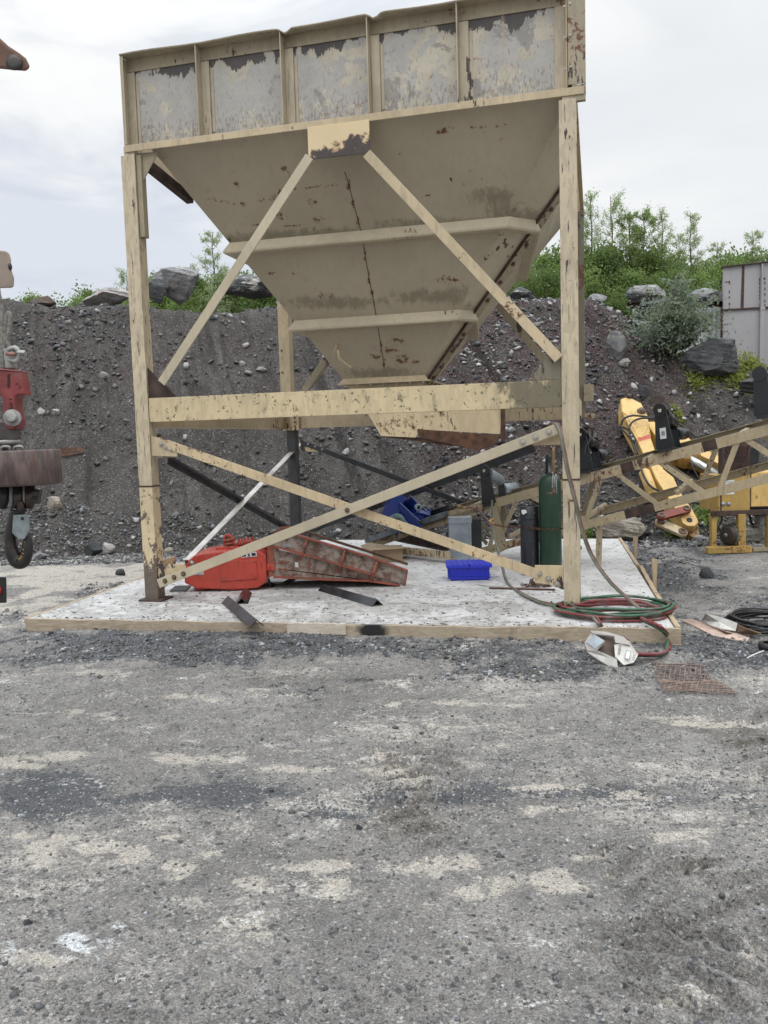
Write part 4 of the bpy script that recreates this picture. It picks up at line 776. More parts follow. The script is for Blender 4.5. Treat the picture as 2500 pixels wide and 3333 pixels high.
# trough: side plate (upper and lower panel), ribs, far plate, floor
TY = FY+.02; TD = .62
up_poly = [(872,1768),(905,1745),(940,1733),(1060,1770),(1200,1812),(1325,1858),(1318,1908),(1290,1896),(1205,1868),(1100,1836),(1000,1808),(905,1782)]
lo_poly = [(890,1784),(1000,1812),(1100,1840),(1205,1872),(1300,1903),(1290,1906),(1200,1889),(1060,1884),(890,1875)]
tp = prismY(up_poly,TY,.012).build('trough_side',MT['trough'],fd); prismY(lo_poly,TY+.03,.012).build('trough_side',MT['trough'],fd)
prismY(up_poly,TY+TD,.012).build('trough_side',MT['rustdark'],fd); prismY(lo_poly,TY+TD-.03,.012).build('trough_side',MT['rustdark'],fd)
def edge(pts, Y, w_, h_, nm, mt, par=fd):
    mb = MB(); P = [fy(x,y,Y) for x,y in pts]
    for k in range(len(P)-1): mb.beam(P[k],P[k+1]+nrm(P[k+1]-P[k])*.004,w_,h_,(0,0,1))
    return mb.build(nm,MT[mt],par,bevel=.002)
edge([(940,1733),(1060,1769),(1200,1811),(1326,1857)],TY-.02,.06,.022,'top_flange','redrust'); edge([(893,1778),(1000,1808),(1100,1836),(1206,1869)],TY-.025,.05,.022,'mid_flange','redrust'); edge([(890,1878),(1060,1886),(1200,1890),(1300,1905)],TY-.01,.08,.016,'bottom_flange','redrust')
edge([(870,1768),(905,1744),(942,1732)],TY-.01,.05,.02,'top_flange','red'); edge([(958,1718),(1060,1752),(1200,1795),(1326,1836)],TY+TD+.12,.05,.03,'top_flange','rust'); edge([(880,1750),(915,1718),(958,1716)],TY+TD+.0,.05,.02,'top_flange','redrust')
edge([(1326,1857),(1318,1908)],TY-.004,.03,.016,'end_flange','redrust')
for a1,b1,r in (((998,1760),(978,1826),.016),((1122,1796),(1102,1862),.017),((1225,1835),(1207,1896),.026)):
    mb = MB(); p, q = fy(*a1,TY-.04), fy(*b1,TY-.04); mb.cyl(p,q,r,r*.8,10); mb.sphere(p,r*1.15,8,6); mb.build('rib',MT['redrust'],tp)
mb = MB(); A = [fy(x,y,TY+.03) for x,y in ((905,1850),(1300,1900))]; mb.hexa([A[0]+V(0,0,-.01),A[1]+V(0,0,-.01),A[1]+V(0,TD-.06,-.01),A[0]+V(0,TD-.06,-.01),A[0],A[1],A[1]+V(0,TD-.06,0),A[0]+V(0,TD-.06,0)]); mb.build('trough_floor',MT['rust'],fd)
for k in range(3):
    for j in range(2):
        mb = MB(); p = fy(892+18*k,1831+22*j,TY+.028); mb.cyl(p,p+V(0,-.014,0),.02,n=8); mb.build('bolt',MT['redrust'],fd)
prismY([(960,1830),(970,1831),(971,1846),(961,1846)],TY+.022,.006).build('tag_plate',MT['white'],fd); prismY([(922,1770),(944,1774),(943,1781),(921,1778)],TY-.004,.003).build('tag_plate',MT['galv'],fd)
prismY([(872,1768),(890,1778),(890,1875),(876,1880),(868,1850)],TY+.02,TD-.05).build('end_wall',MT['redrust'],fd)
# ---- loose angle irons and plate
def angleiron(x1,y1,x2,y2,a_,label,mat='wetsteel',z0=.0,z1=.0):
    p, q = onZ(x1,y1,z0+a_*.7), onZ(x2,y2,z1+a_*.7); d = nrm(q-p); s_ = nrm(np.cross(d,UZ)); mb = MB(); mb.angle(p,q,a_,.010,nrm(s_-UZ),nrm(-s_-UZ)); return single(mb,'angle_iron',MT[mat],label,'angle iron',None,'steel angles lying on the slab',.002)
angleiron(742,1938,835,2015,.10,'rusty black angle iron jutting over the front edge of the slab','darksteel',.02,.03); angleiron(1052,1900,1228,1950,.105,'long black angle iron lying on the open slab below the feeder trough'); angleiron(800,1912,786,1946,.10,'short black angle iron tucked under the red feeder')
mb = MB(); P = [onZ(x,y,.002) for x,y in ((552,1926),(606,1925),(622,1908),(570,1910))]; mb.prism(P,(0,0,.014)); single(mb,'steel_plate',MT['darksteel'],'thin dark steel plate flat on the slab behind the left leg','plate',None,None,.002)
mb = MB(); P = [onZ(x,y,.002) for x,y in ((590,1860),(596,1848),(578,1838),(572,1850))]
# ---- rods, chain heap on the slab
mb = MB(); mb.tube([onZ(1592,1914,.012),onZ(1700,1917,.010),onZ(1806,1919,.014)],.011,6); single(mb,'steel_rod',MT['rust'],'thin rusty rod lying on the slab left of the right front leg','rod')
mb = MB(); mb.tube([onZ(1560,1905,.005),onZ(1640,1911,.006),onZ(1712,1912,.005)],.004,5); single(mb,'wire',MT['bolt'],'thin bright wire on the slab behind the rusty rod','wire')
def chain(pts, r, rr, label, nm='chain', mat='rust', spread=0.):
    """links along a polyline"""
    P = np.array(pts); seg = np.linalg.norm(np.diff(P,axis=0),axis=1); L_ = np.concatenate([[0],np.cumsum(seg)]); n = int(L_[-1]/(r*3.0)); mb = MB(); rd = random.Random(3)
    for i in range(n):
        t = (i+.5)/n*L_[-1]; k = min(np.searchsorted(L_,t)-1,len(seg)-1); k = max(k,0); p = P[k]+(P[k+1]-P[k])*((t-L_[k])/seg[k]); d = nrm(P[k+1]-P[k])
        a = nrm(np.cross(d,UZ) if abs(d[2])<.9 else np.cross(d,X_)); b = np.cross(d,a); an = (i%2)*math.pi/2+.3; s_ = math.cos(an)*a+math.sin(an)*b
        p = p+V(rd.uniform(-1,1),rd.uniform(-1,1),rd.uniform(0,.6))*spread
        mb.tube([p+d*r*1.9*math.cos(w)+s_*r*math.sin(w) for w in np.linspace(0,2*math.pi,9)],rr,4,False)
    return single(mb,nm,MT[mat],label,'chain')
chain([onZ(x,y,.02) for x,y in ((1700,1903),(1720,1908),(1745,1900),(1765,1893),(1775,1902),(1750,1909),(1730,1903),(1760,1898),(1785,1906),(1795,1902),(1770,1908),(1740,1906),(1725,1896),(1735,1888))],.018,.006,'heap of old chain on the slab beside the right front leg',spread=.02)
# ---- gas cylinders
m = NT('green cylinder paint'); n = m.noise(5,5); c = m.mix(n,(.008,.030,.016),(.015,.050,.025)); c = m.mix(m.ramp(m.noise(3,4,.6,m.map((1,1,1.5))),.55,.65,0,.5),c,(.020,.035,.014)); c = m.mix(m.ramp(m.noise(8,6,.7,m.map((4,4,.5))),.60,.72,0,.5),c,(.06,.06,.045)); c = m.mix(m.ramp(m.noise(13,6,.7),.68,.72,0,.6),c,(.10,.09,.07))
MT['green'] = m.out(c,m.ramp(m.noise(4,3),.3,.7,.28,.5),m.bump(n,.1,.004))
m = NT('dark blue black cylinder paint'); c = m.mix(m.noise(5,5),(.008,.009,.013),(.02,.023,.031)); c = m.mix(m.ramp(m.noise(8,6,.7,m.map((3,3,.4))),.58,.7,0,.55),c,(.085,.08,.075)); c = m.mix(m.ramp(m.noise(16,6,.7),.66,.70,0,.8),c,(.12,.06,.03)); MT['blackcyl'] = m.out(c,.42,m.bump(m.noise(30,3),.1,.003))
cg = onZ(1793,1872,.0); cg = V(cg[0],10.18,0)
g = thing('gas_cylinder','tall dark green gas cylinder with a black cap chained beside the right front leg','gas cylinder',cg,0,'gas cylinders chained together')
r_ = 72/2/F*10.18*1.0
zt = onY(1790,1545,10.18)[2]; zc = onY(1783,1478,10.18)[2]
mb = MB(); mb.lathe(cg,[(0,.004),(r_*.9,.004),(r_,.03),(r_,zt-.14),(r_*.96,zt-.08),(r_*.82,zt-.03),(r_*.58,zt),(r_*.40,zt+.012),(0,zt+.012)],32); mb.build('body',MT['green'],g)
mb = MB(); rc = .050; mb.lathe(cg,[(rc*1.15,zt+.012),(rc*1.15,zt+.04),(rc,zt+.045),(rc*.98,zc-.05),(rc*.85,zc-.015),(rc*.5,zc),(0,zc)],20); mb.build('cap',MT['black'],g)
mb = MB(); mb.lathe(cg,[(r_*1.002,.62),(r_*1.012,.625),(r_*1.012,.64),(r_*1.002,.645)],32); mb.build('band',MT['green'],g)
cb = V(onY(1725,1800,10.30)[0],10.30,0)
k2 = thing('gas_cylinder','shorter blue black gas cylinder with an open collar standing left of the green one','gas cylinder',cb,0,'gas cylinders chained together')
r2 = 61/2/F*10.3; z2 = onY(1690,1648,10.3)[2]
mb = MB(); mb.lathe(cb,[(0,.02),(r2*.9,.02),(r2*.93,.004),(r2,.06),(r2,z2-.20),(r2*.9,z2-.16),(r2*.4,z2-.13),(0,z2-.13)],30); mb.build('body',MT['blackcyl'],k2)
mb = MB(); mb.lathe(cb,[(r2*.97,z2-.22),(r2*.99,z2),(r2*.90,z2+.006),(r2*.89,z2-.20)],30); cl_ = mb.build('collar',MT['blackcyl'],k2)
mb = MB(); mb.lathe(cb,[(r2*1.0,z2-.16),(r2*1.025,z2-.155),(r2*1.025,z2-.14),(r2*1.0,z2-.135)],30); mb.lathe(cb,[(r2*1.0,.40),(r2*1.015,.405),(r2*1.015,.42),(r2,.425)],30); mb.build('band',MT['blackcyl'],k2)
mb = MB(); mb.sphere(cb+V(r2*.33,-r2*.93,z2-.09),(.022,.012,.026),10,6); mb.build('hole',MT['ink'],cl_)
mb = MB(); P = [onY(x,y,10.3-r2-.004) for x,y in ((1697,1660),(1711,1659),(1716,1668),(1703,1675),(1699,1672))]; mb.prism(P,(0,.003,0)); mb.build('tag',MT['white'],k2)
# safety chain with its yellow hook
cz = 10.02
chain([onY(1606,1706,10.55),onY(1640,1714,10.35),cb+V(-r2-.005,-.05,onY(1660,1717,10.2)[2]),cb+V(-.05,-r2-.012,onY(1710,1721,10.1)[2]),cb+V(.06,-r2-.012,onY(1740,1723,10.1)[2]),cg+V(-r_*.6,-r_*.85,onY(1765,1724,10.05)[2]),cg+V(0,-r_-.012,onY(1795,1724,10.04)[2]),cg+V(r_*.9,-r_*.6,onY(1826,1722,10.05)[2]),onY(1838,1720,9.9)],.014,.0045,'chain looped around both gas cylinders with a yellow hook at its end')
mb = MB(); p = onY(1604,1705,10.55); mb.tube([p+V(.05,0,-.02),p,p+V(-.03,0,.03),p+V(-.01,0,.06),p+V(.03,0,.05)],[.008,.012,.014,.012,.006],8); single(mb,'chain_hook',plain('worn yellow hook',(.45,.23,.04),.6,0,.3,20),'small worn yellow hook at the left end of the cylinder chain','hook')
# cutting torch hanging from the gusset
MT['brass'] = plain('dull brass',(.24,.17,.085),.35,.7,.3,10); MT['steelbright'] = plain('dull bright steel',(.40,.41,.41),.3,.8,.2,10)
TYc = 9.55
def ty(x,y): return onY(x,y,TYc)
tr = thing('cutting_torch','brass and steel cutting torch hanging head down in front of the green cylinder','torch',ty(1801,1600))
mb = MB(); mb.tube([ty(1801,1450),ty(1801,1475),ty(1802,1525),ty(1804,1545)],[.014,.018,.020,.015],10); mb.build('handle',MT['brass'],tr)
mb = MB(); mb.tube([ty(1799,1535),ty(1799,1565),ty(1799,1592)],.011,8); mb.tube([ty(1806,1545),ty(1805,1590)],.007,8); mb.build('tube',MT['steelbright'],tr)
mb = MB(); mb.tube([ty(1805,1540),ty(1812,1552),ty(1810,1575),ty(1812,1605)],.008,8); mb.build('lever',MT['steelbright'],tr)
mb = MB(); mb.tube([ty(1803,1590),ty(1803,1602),ty(1798,1606)],.019,8); mb.tube([ty(1800,1605),ty(1788,1606),ty(1778,1607)],[.016,.011,.004],8); mb.build('head',MT['boltdark'],tr)
mb = MB(); p = ty(1793,1543); mb.lathe(p,[(.0,0),(.02,.0),(.02,.02),(0,.02)],10,(0,-1,0)); mb.build('valve_knob',MT['black'],tr)
# ---- blue crate
m = NT('blue plastic'); c = m.mix(m.noise(3,3),(.010,.018,.36),(.018,.034,.52)); c = m.mix(m.ramp(m.noise(9,6,.7),.6,.75,0,.4),c,(.04,.06,.25)); MT['bluep'] = m.out(c,.38,m.bump(m.noise(30,3),.06,.003))
cp0 = onZ(1462,1892,0.); cq0 = onZ(1597,1889,0.); dx = nrm((cq0-cp0)*V(1,1,0)); dy = V(-dx[1],dx[0],0); wc = np.linalg.norm(cq0-cp0); hc = onY(1530,1846,9.88)[2]; dc = .36
cr8 = thing('blue_crate','bright blue ribbed plastic crate with a closed lid standing on the slab','crate',cp0+dx*wc/2+dy*dc/2)
def cc_(a,b,z): return cp0+dx*a+dy*b+UZ*z
mb = MB(); t_ = .02; mb.hexa([cc_(t_,t_,.004),cc_(wc-t_,t_,.004),cc_(wc-t_,dc-t_,.004),cc_(t_,dc-t_,.004),cc_(.004,.004,hc),cc_(wc-.004,.004,hc),cc_(wc-.004,dc-.004,hc),cc_(.004,dc-.004,hc)]); cbod = mb.build('body',MT['bluep'],cr8,bevel=.008)
mb = MB()
for z_,h_,o_ in ((.06,.012,.012),(.025,.02,.006),(hc*.45,.012,.006)): mb.hexa([cc_(-.0,.012-o_,z_),cc_(wc,.012-o_,z_),cc_(wc,.03,z_),cc_(0,.03,z_),cc_(0,.012-o_,z_+h_),cc_(wc,.012-o_,z_+h_),cc_(wc,.03,z_+h_),cc_(0,.03,z_+h_)])
for i in range(9):
    a_ = wc*(.06+.88*i/8); mb.hexa([cc_(a_-.004,.004,.02),cc_(a_+.004,.004,.02),cc_(a_+.004,.03,.02),cc_(a_-.004,.03,.02),cc_(a_-.004,-.006,hc),cc_(a_+.004,-.006,hc),cc_(a_+.004,.03,hc),cc_(a_-.004,.03,hc)])
for i in range(4):
    b_ = dc*(.15+.7*i/3); mb.hexa([cc_(-.006,b_-.004,.02),cc_(.02,b_-.004,.02),cc_(.02,b_+.004,.02),cc_(-.006,b_+.004,.02),cc_(-.012,b_-.004,hc),cc_(.02,b_-.004,hc),cc_(.02,b_+.004,hc),cc_(-.012,b_+.004,hc)])
mb.build('ribs',MT['bluep'],cbod)
mb = MB(); lz = hc
for a0_,a1_,e in ((-.03,wc*.5-.004,.0),(wc*.5+.004,wc+.02,.003)): mb.hexa([cc_(a0_,-.022,lz-.018),cc_(a1_,-.022,lz-.018),cc_(a1_,dc+.02,lz-.018),cc_(a0_,dc+.02,lz-.018),cc_(a0_,-.022,lz+.02),cc_(a1_,-.022,lz+.02+e),cc_(a1_,dc+.02,lz+.022+e),cc_(a0_,dc+.02,lz+.022)])
for i in range(7):
    a_ = wc*(.1+.8*i/6); mb.hexa([cc_(a_-.018,0,lz+.02),cc_(a_+.018,0,lz+.02),cc_(a_+.018,dc,lz+.02),cc_(a_-.018,dc,lz+.02),cc_(a_-.016,.002,lz+.03),cc_(a_+.016,.002,lz+.03),cc_(a_+.016,dc,lz+.03),cc_(a_-.016,dc,lz+.03)])
mb.build('lid',MT['bluep'],cr8,bevel=.004)
# ---- brown cardboard carton behind the feeder
m = NT('brown cardboard'); n = m.noise(5,5); c = m.mix(n,(.26,.185,.115),(.36,.265,.17)); MT['card'] = m.out(c,.85,m.bump(n,.2,.006))
p = onY(1213,1835,11.7); q = onY(1312,1835,11.7); zt_ = onY(1260,1787,11.7)[2]
ct = thing('carton','brown cardboard carton with a loose flap behind the red feeder','carton',V((p[0]+q[0])/2,11.9,0))
mb = MB(); mb.b2((p[0],11.7,.004),(q[0],12.1,zt_)); mb.build('body',MT['card'],ct,bevel=.004)
mb = MB(); mb.hexa([V(p[0]-.02,11.6,zt_-.0),V(q[0]+.02,11.62,zt_+.01),V(q[0]+.01,11.85,zt_+.004),V(p[0],11.85,zt_+.004),V(p[0]-.02,11.6,zt_+.006),V(q[0]+.02,11.62,zt_+.016),V(q[0]+.01,11.85,zt_+.010),V(p[0],11.85,zt_+.010)]); mb.build('flap',MT['card'],ct)
# ---- twin welding hose: coil and the runs that leave it
def hosemat(n_, a, b): 
    m = NT(n_); c = m.mix(m.ramp(m.noise(9,5),.35,.7),a,b); c = m.mix(m.ramp(m.noise(5,6,.7,m.map((1,1,1),None,(4,4,4))),.5,.66,0,.75),c,(.17,.14,.125)); return m.out(c,.5)
MT['hosered'] = hosemat('dusty red hose',(.13,.018,.02),(.21,.04,.038)); MT['hosegreen'] = hosemat('dusty green hose',(.02,.07,.038),(.045,.125,.068)); MT['hosedirty'] = hosemat('dirt greyed green hose',(.10,.13,.09),(.19,.20,.15)); MT['hosedirtyred'] = hosemat('dirt greyed red hose',(.13,.05,.045),(.20,.10,.085))
def spl(pts, n=14):  # Catmull-Rom
    P = [np.array(p,float) for p in pts]; P = [2*P[0]-P[1]]+P+[2*P[-1]-P[-2]]; out = []
    for i in range(1,len(P)-2):
        for t in np.linspace(0,1,n,endpoint=False):
            a,b,c,d = P[i-1:i+3]; out.append(.5*((2*b)+(c-a)*t+(2*a-5*b+4*c-d)*t*t+(3*b-a-3*c+d)*t**3))
    return out+[P[-2]]
HR = .0135
hc0 = onZ(1995,1992,0); rdm = random.Random(5)
hs = thing('hose_coil','coiled twin red and green welding hose on the front right corner of the slab','hose',hc0)
lx = onZ(1822,1995,0); rx_ = onZ(2190,1996,0); ax_ = (rx_-lx)/2; cen = (rx_+lx)/2; ay_ = V(-ax_[1],ax_[0],0); ay_ = nrm(ay_)*.46
for col,ofs in (('hosered',0.),('hosegreen',.035)):
    pts = []; N = 15 if col=='hosered' else 15
    for lp in range(5):
        ox, oy = rdm.uniform(-.10,.06), rdm.uniform(-.05,.05); sx_, sy_ = rdm.uniform(.70,1.04), rdm.uniform(.40,1.0)
        for k in range(10):
            w_ = 2*math.pi*(k/10.)+.3*lp; 
            pts.append(cen+ax_*(ox+ofs*.2+sx_*math.cos(w_))+ay_*(oy+ofs*3*.4+sy_*math.sin(w_))+UZ*(HR+.006+.020*lp*(.5+.5*rdm.random())+(.0 if col=='hosered' else .012)))
    mb = MB(); mb.tube(spl(pts,5),HR,7); mb.build('hose_loop',MT[col],hs)
# loose end with brass fittings hanging over the board, and the red loop on the ground
mb = MB(); mb.tube(spl([onZ(1930,2010,.06),onZ(1945,2028,.05),onY(1955,2040,7.42),onY(1962,2058,7.40)],6),HR,7); mb.build('hose_end',MT['hosedirty'],hs); mb = MB(); mb.tube(spl([onZ(1940,2005,.05),onZ(1952,2026,.045),onY(1962,2040,7.42)],6),HR,7); mb.build('hose_end',MT['hosered'],hs)
for x,dy in ((1952,0),(1964,0)):
    p = onY(x,2038,7.40); q = onY(x+6,2055,7.36); mb = MB(); mb.cyl(p,q,.016,.012,8); mb.cyl(q,q+(q-p)*.35,.020,.018,6,False); mb.build('fitting',plain('yellow brass fitting',(.50,.36,.08),.4,.4),hs)
mb = MB(); mb.tube(spl([onZ(2068,2000,.05),onZ(2100,2018,.05),onZ(2150,2040,.06),onY(2178,2072,7.25),onY(2181,2100,7.15),onZ(2165,2122,-.10),onZ(2120,2130,-.09),onZ(2070,2128,-.08)],8),HR*1.15,8); mb.build('hose_run',MT['hosered'],hs)
mb = MB(); mb.tube(spl([onZ(2100,2024,.03),onZ(2150,2050,.03),onY(2174,2078,7.22),onZ(2160,2127,-.115),onZ(2115,2134,-.11),onZ(2075,2132,-.11)],8),HR*1.1,8); mb.build('hose_run',MT['hosegreen'],hs)
# run climbing from the coil over the right gusset
def run(pts, mat, nm='hose_run'): mb = MB(); mb.tube(spl(pts,8),HR,7); return mb.build(nm,MT[mat],hs)
gt = T(4.52,-.10,1.80)
Yr = lambda k: 8.0+.0*k
climb = [onY(2086,2006,7.75),onY(2083,1985,7.8),onY(2050,1955,7.85),onY(1985,1895,7.9),onY(1925,1810,7.95),onY(1893,1725,7.95),onY(1875,1650,7.93),onY(1860,1590,7.93),onY(1845,1530,7.93),onY(1832,1460,7.94),onY(1822,1410,7.97),onY(1812,1382,8.02)]
run(climb+[onY(1802,1380,8.1),onY(1796,1390,8.25)],'hosedirty'); run([p+V(.018,.0,-.004) for p in climb]+[onY(1804,1378,8.12),onY(1793,1380,8.2),onY(1788,1392,8.3),onY(1796,1420,8.9),onY(1801,1452,9.5)],'hosedirtyred')
mb = MB(); p = onY(1859,1628,7.93); mb.lathe(p,[(.0,-.015),(.018,-.015),(.018,.015),(0,.015)],8,(.3,0,1)); mb.build('fitting',MT['brass'],hs)
# second run from the conveyor tail down to the coil
r1 = [onY(1505,1652,11.35),onY(1535,1653,11.3),onY(1565,1668,11.2),onY(1592,1700,11.0),onY(1608,1740,10.8),onY(1618,1785,10.5),onY(1632,1838,10.0),onZ(1650,1895,.02),onZ(1690,1925,.02),onZ(1750,1955,.02),onZ(1810,1968,.02),onZ(1850,1975,.03)]
run(r1,'hosedirtyred'); run([onY(1602,1628,10.75),onY(1601,1660,10.75),onY(1604,1710,10.75),onY(1612,1760,10.6),onY(1624,1800,10.3),onY(1636,1842,10.0),onZ(1656,1900,.02),onZ(1700,1934,.02),onZ(1760,1962,.02),onZ(1815,1974,.02)],'hosedirty')
mb = MB(); p = onY(1500,1651,11.35); q = onY(1522,1654,11.33); mb.cyl(p,q,.022,.018,8); mb.cyl(p-(q-p)*.5,p,.03,.03,8); mb.build('regulator',MT['brass'],hs)
# ================================================================ conveyor: two lattice sides, tail on the slab, rising to the right
CP0 = V(-.36,13.05,0); CD = V(.8,-.6,0); CN = V(.6,.8,0)
def cpt(s_, z, w_=0.): return CP0+CD*s_+CN*w_+UZ*z
def cpx(x, y, w_=0.): P = onP(x,y,CP0+CN*w_,CN); return V((P-CP0)@CD,P[2])
cv = thing('conveyor_frame','long rusty cream lattice conveyor frame rising from the slab to the right under the hopper','conveyor',cpt(2.5,0,.4))
def chord(s0,z0,s1,z1,w_,h_,mat,nm='chord',flip=1,par=None):
    mb = MB(); a, b = cpt(s0,z0,w_), cpt(s1,z1,w_); d = nrm(b-a); u_ = nrm(np.cross(np.cross(d,UZ),d)); mb.angle(a,b,h_,.010,-u_*flip,CN*(1 if w_<.4 else -1)); return mb.build(nm,MT[mat],par or cv,bevel=.002)
zt_n = lambda s_: .24+.2595*s_+.0   # near top chord upper edge
zb_n = lambda s_: -.50+.281*s_
CW = .62
# near side top chord, with its burnt patches as short lengths
for a0,a1,mt_ in ((1.02,2.10,'conv'),(2.10,4.20,'conv'),(4.20,4.36,'rustdark'),(4.36,5.20,'conv'),(5.20,5.36,'rustdark'),(5.36,6.9,'conv')): chord(a0+.001,zt_n(a0),a1-.001,zt_n(a1),0,.125,mt_)
for a0,a1,mt_ in ((2.15,4.25,'conv'),(4.25,4.62,'rustdark'),(4.62,6.9,'conv')): chord(a0+.001,zb_n(a0)+.05,a1-.001,zb_n(a1)+.05,0,.11,mt_,flip=1)
zf_t = lambda s_: 1.235+.2595*(s_-3.55)+.02; zf_b = lambda s_: .62+.293*(s_-3.5)
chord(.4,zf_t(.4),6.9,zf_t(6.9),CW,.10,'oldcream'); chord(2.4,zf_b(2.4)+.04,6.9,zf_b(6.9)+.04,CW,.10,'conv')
# tail section: plate sided boot resting on the slab
mb = MB(); mb.prism([onP(x,y,CP0,CN) for x,y in ((1172,1776),(1330,1722),(1345,1735),(1310,1752),(1190,1793))],CN*.012); mb.build('tail_plate',MT['conv'],cv,bevel=.002)
mb = MB(); mb.prism([onP(x,y,CP0,CN) for x,y in ((1330,1722),(1590,1640),(1592,1662),(1470,1700),(1345,1737))],CN*.012); mb.build('tail_plate',MT['conv'],cv,bevel=.002)
mb = MB(); a, b = onP(1190,1786,CP0-CN*.05,CN), onP(1466,1828,CP0-CN*.75,CN); b = onZ(1466,1822,.06); a = onZ(1192,1790,.05); mb.angle(a,b,.11,.010,UZ,nrm(V(b[1]-a[1],a[0]-b[0],0))*-1); mb.build('base_rail',MT['conv'],cv,bevel=.002)
a = onY(1290,1757,12.9); b = onY(1462,1792,12.0); mb = MB(); mb.angle(a,b,.11,.010,UZ,-CN); mb.build('base_rail',MT['rustdark'],cv,bevel=.002)
# lattice members (traced on the near side plane, and the far side a little beyond)
def lat(x1,y1,x2,y2,w_=0.,a_=.065,mat='conv'):
    p, q = onP(x1,y1,CP0+CN*(w_+.012),CN), onP(x2,y2,CP0+CN*(w_+.012),CN); d = nrm(q-p); n_ = np.cross(d,CN); mb = MB(); mb.angle(p-n_*a_/2,q-n_*a_/2,a_,.008,n_,CN); return mb.build('lattice_bar',MT[mat],cv,bevel=.002)
for L4 in ((1625,1645,1592,1788),(1690,1610,1635,1735),(1700,1600,1755,1630),(1958,1548,1900,1712),(2008,1543,2138,1640),(2145,1503,2290,1603),(2402,1432,2345,1583),(2425,1428,2505,1480),(1890,1680,1895,1700)): lat(*L4)
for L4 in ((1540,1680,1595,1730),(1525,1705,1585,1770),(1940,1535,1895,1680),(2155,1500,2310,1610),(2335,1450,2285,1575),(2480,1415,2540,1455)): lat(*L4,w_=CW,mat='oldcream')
mb = MB(); P = [onP(x,y,CP0-CN*.012,CN) for x,y in ((1585,1638),(1612,1632),(1653,1785),(1625,1800))]; mb.prism(P,CN*.01); mb.build('post_plate',MT['conv'],cv,bevel=.002)
mb = MB(); P = [onP(x,y,CP0+CN*.3,CN) for x,y in ((1616,1640),(1642,1632),(1655,1700),(1630,1712))]; mb.prism(P,CN*.01); mb.build('post_plate',MT['oldcream'],cv,bevel=.002)
for s_ in (2.6,3.75,4.9,6.0):
    mb = MB(); mb.beam(cpt(s_,zb_n(s_)+.10,.02),cpt(s_,zf_b(s_)+.06,CW),.06,.05); mb.build('cross_member',MT['conv'],cv,bevel=.002)
for s_ in (1.9,3.3,4.45,5.6):
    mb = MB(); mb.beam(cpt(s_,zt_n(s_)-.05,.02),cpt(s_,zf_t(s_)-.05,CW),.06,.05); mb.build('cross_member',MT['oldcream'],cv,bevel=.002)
p = onP(1952,1702,CP0+CN*.1,CN); mb = MB(); q = V(p[0]-.02,p[1]+.02,-.14); mb.beam(q,p,.09,.05,CD); mb.build('leg',MT['conv'],cv,bevel=.002)
# idlers on the top chords
def idler(loc, s0=1., roller='galv', label='', sticker=True, tilt=.32):
    """troughing idler: base angle across the frame, end bracket with round head, tilted wing roller"""
    t = thing('idler_roller',label,'conveyor roller',mat=frame4(loc,CD,UZ) @ Matrix.Rotation(-.12,4,'Y') @ Matrix.Scale(1.32,4),group='idler rollers bolted across the conveyor')
    mb = MB(); mb.b2((-.06,-.04,0),(.06,CW+.03,.03)); mb.build('base',MT['black'],t,True,.002)
    outl = [(-.085,.03),(.085,.03),(.055,.36)]+[(.055*math.cos(w),.38+.055*math.sin(w)) for w in np.linspace(.2,math.pi-.2,8)]+[(-.055,.36)]
    mb = MB(); mb.prism([(x,.0,z) for x,z in outl],(0,.012,0)); br = mb.build('end_bracket',MT['black'],t,True,.003)
    mb = MB(); mb.cyl((0,-.012,.385),(0,.012,.385),.062,n=18); mb.build('bracket_head',MT['black'],br,True)
    if sticker:
        mb = MB(); mb.prism([(-.016,-.016,.395),(.016,-.016,.395),(.012,-.016,.368),(-.012,-.016,.368)],(0,.003,0)); mb.build('sticker',MT['white'],br,True); mb = MB(); mb.prism([(-.009,-.019,.390),(.009,-.019,.390),(.006,-.019,.375),(-.006,-.019,.375)],(0,.003,0)); mb.build('sticker',plain('yellow sticker',(.4,.42,.08),.5),br,True)
    mb = MB(); a_, b_ = V(.02,.03,.36), V(.02,.03+.26*math.cos(tilt),.36-.26*math.sin(tilt)*-0-.10); mb.cyl((.0,.02,.365),(.0,.06,.35),.025,n=10); mb.cyl((0,.06,.35),(0,.30,.26),.062,n=20); mb.build('wing_roller',MT[roller],t,True)
    mb = MB(); mb.prism([(-.05,.31,.03),(.05,.31,.03),(.035,.31,.25),(-.035,.31,.25)],(0,.01,0)); mb.build('inner_bracket',MT['black'],t,True,.002)
    mb = MB(); mb.cyl((0,.325,.16),(0,CW-.0,.16),.060,n=18); mb.build('flat_roller',MT[roller],t,True)
    return t
def idl(px, py, **k): p = onP(px,py,CP0-CN*.02,CN); k.setdefault('s0',1.); return idler(p,**k)
i1 = idl(1592,1648,label='idler with a silver roller on the lower conveyor, left of the green cylinder')
i2 = idl(1905,1540,label='black idler bracket just right of the right front hopper leg',sticker=True,roller='black')
i3 = idl(2165,1470,label='black idler with a white label in front of the yellow arm',roller='black')
mb = MB(); mb.prism([(-.028,-.004,.12),(.028,-.004,.12),(.032,-.004,.22),(-.024,-.004,.22)],(0,.003,0)); mb.build('paper_label',MT['white'],i3,True)
mb = MB(); mb.prism([(-.012,-.007,.15),(.02,-.007,.15),(.02,-.007,.19),(-.012,-.007,.19)],(0,.003,0)); mb.build('print_block',plain('grey print',(.25,.26,.28),.5),i3,True)
i4 = idl(2490,1362,label='black idler at the right edge of the photo above the cabinet',roller='black',sticker=False)
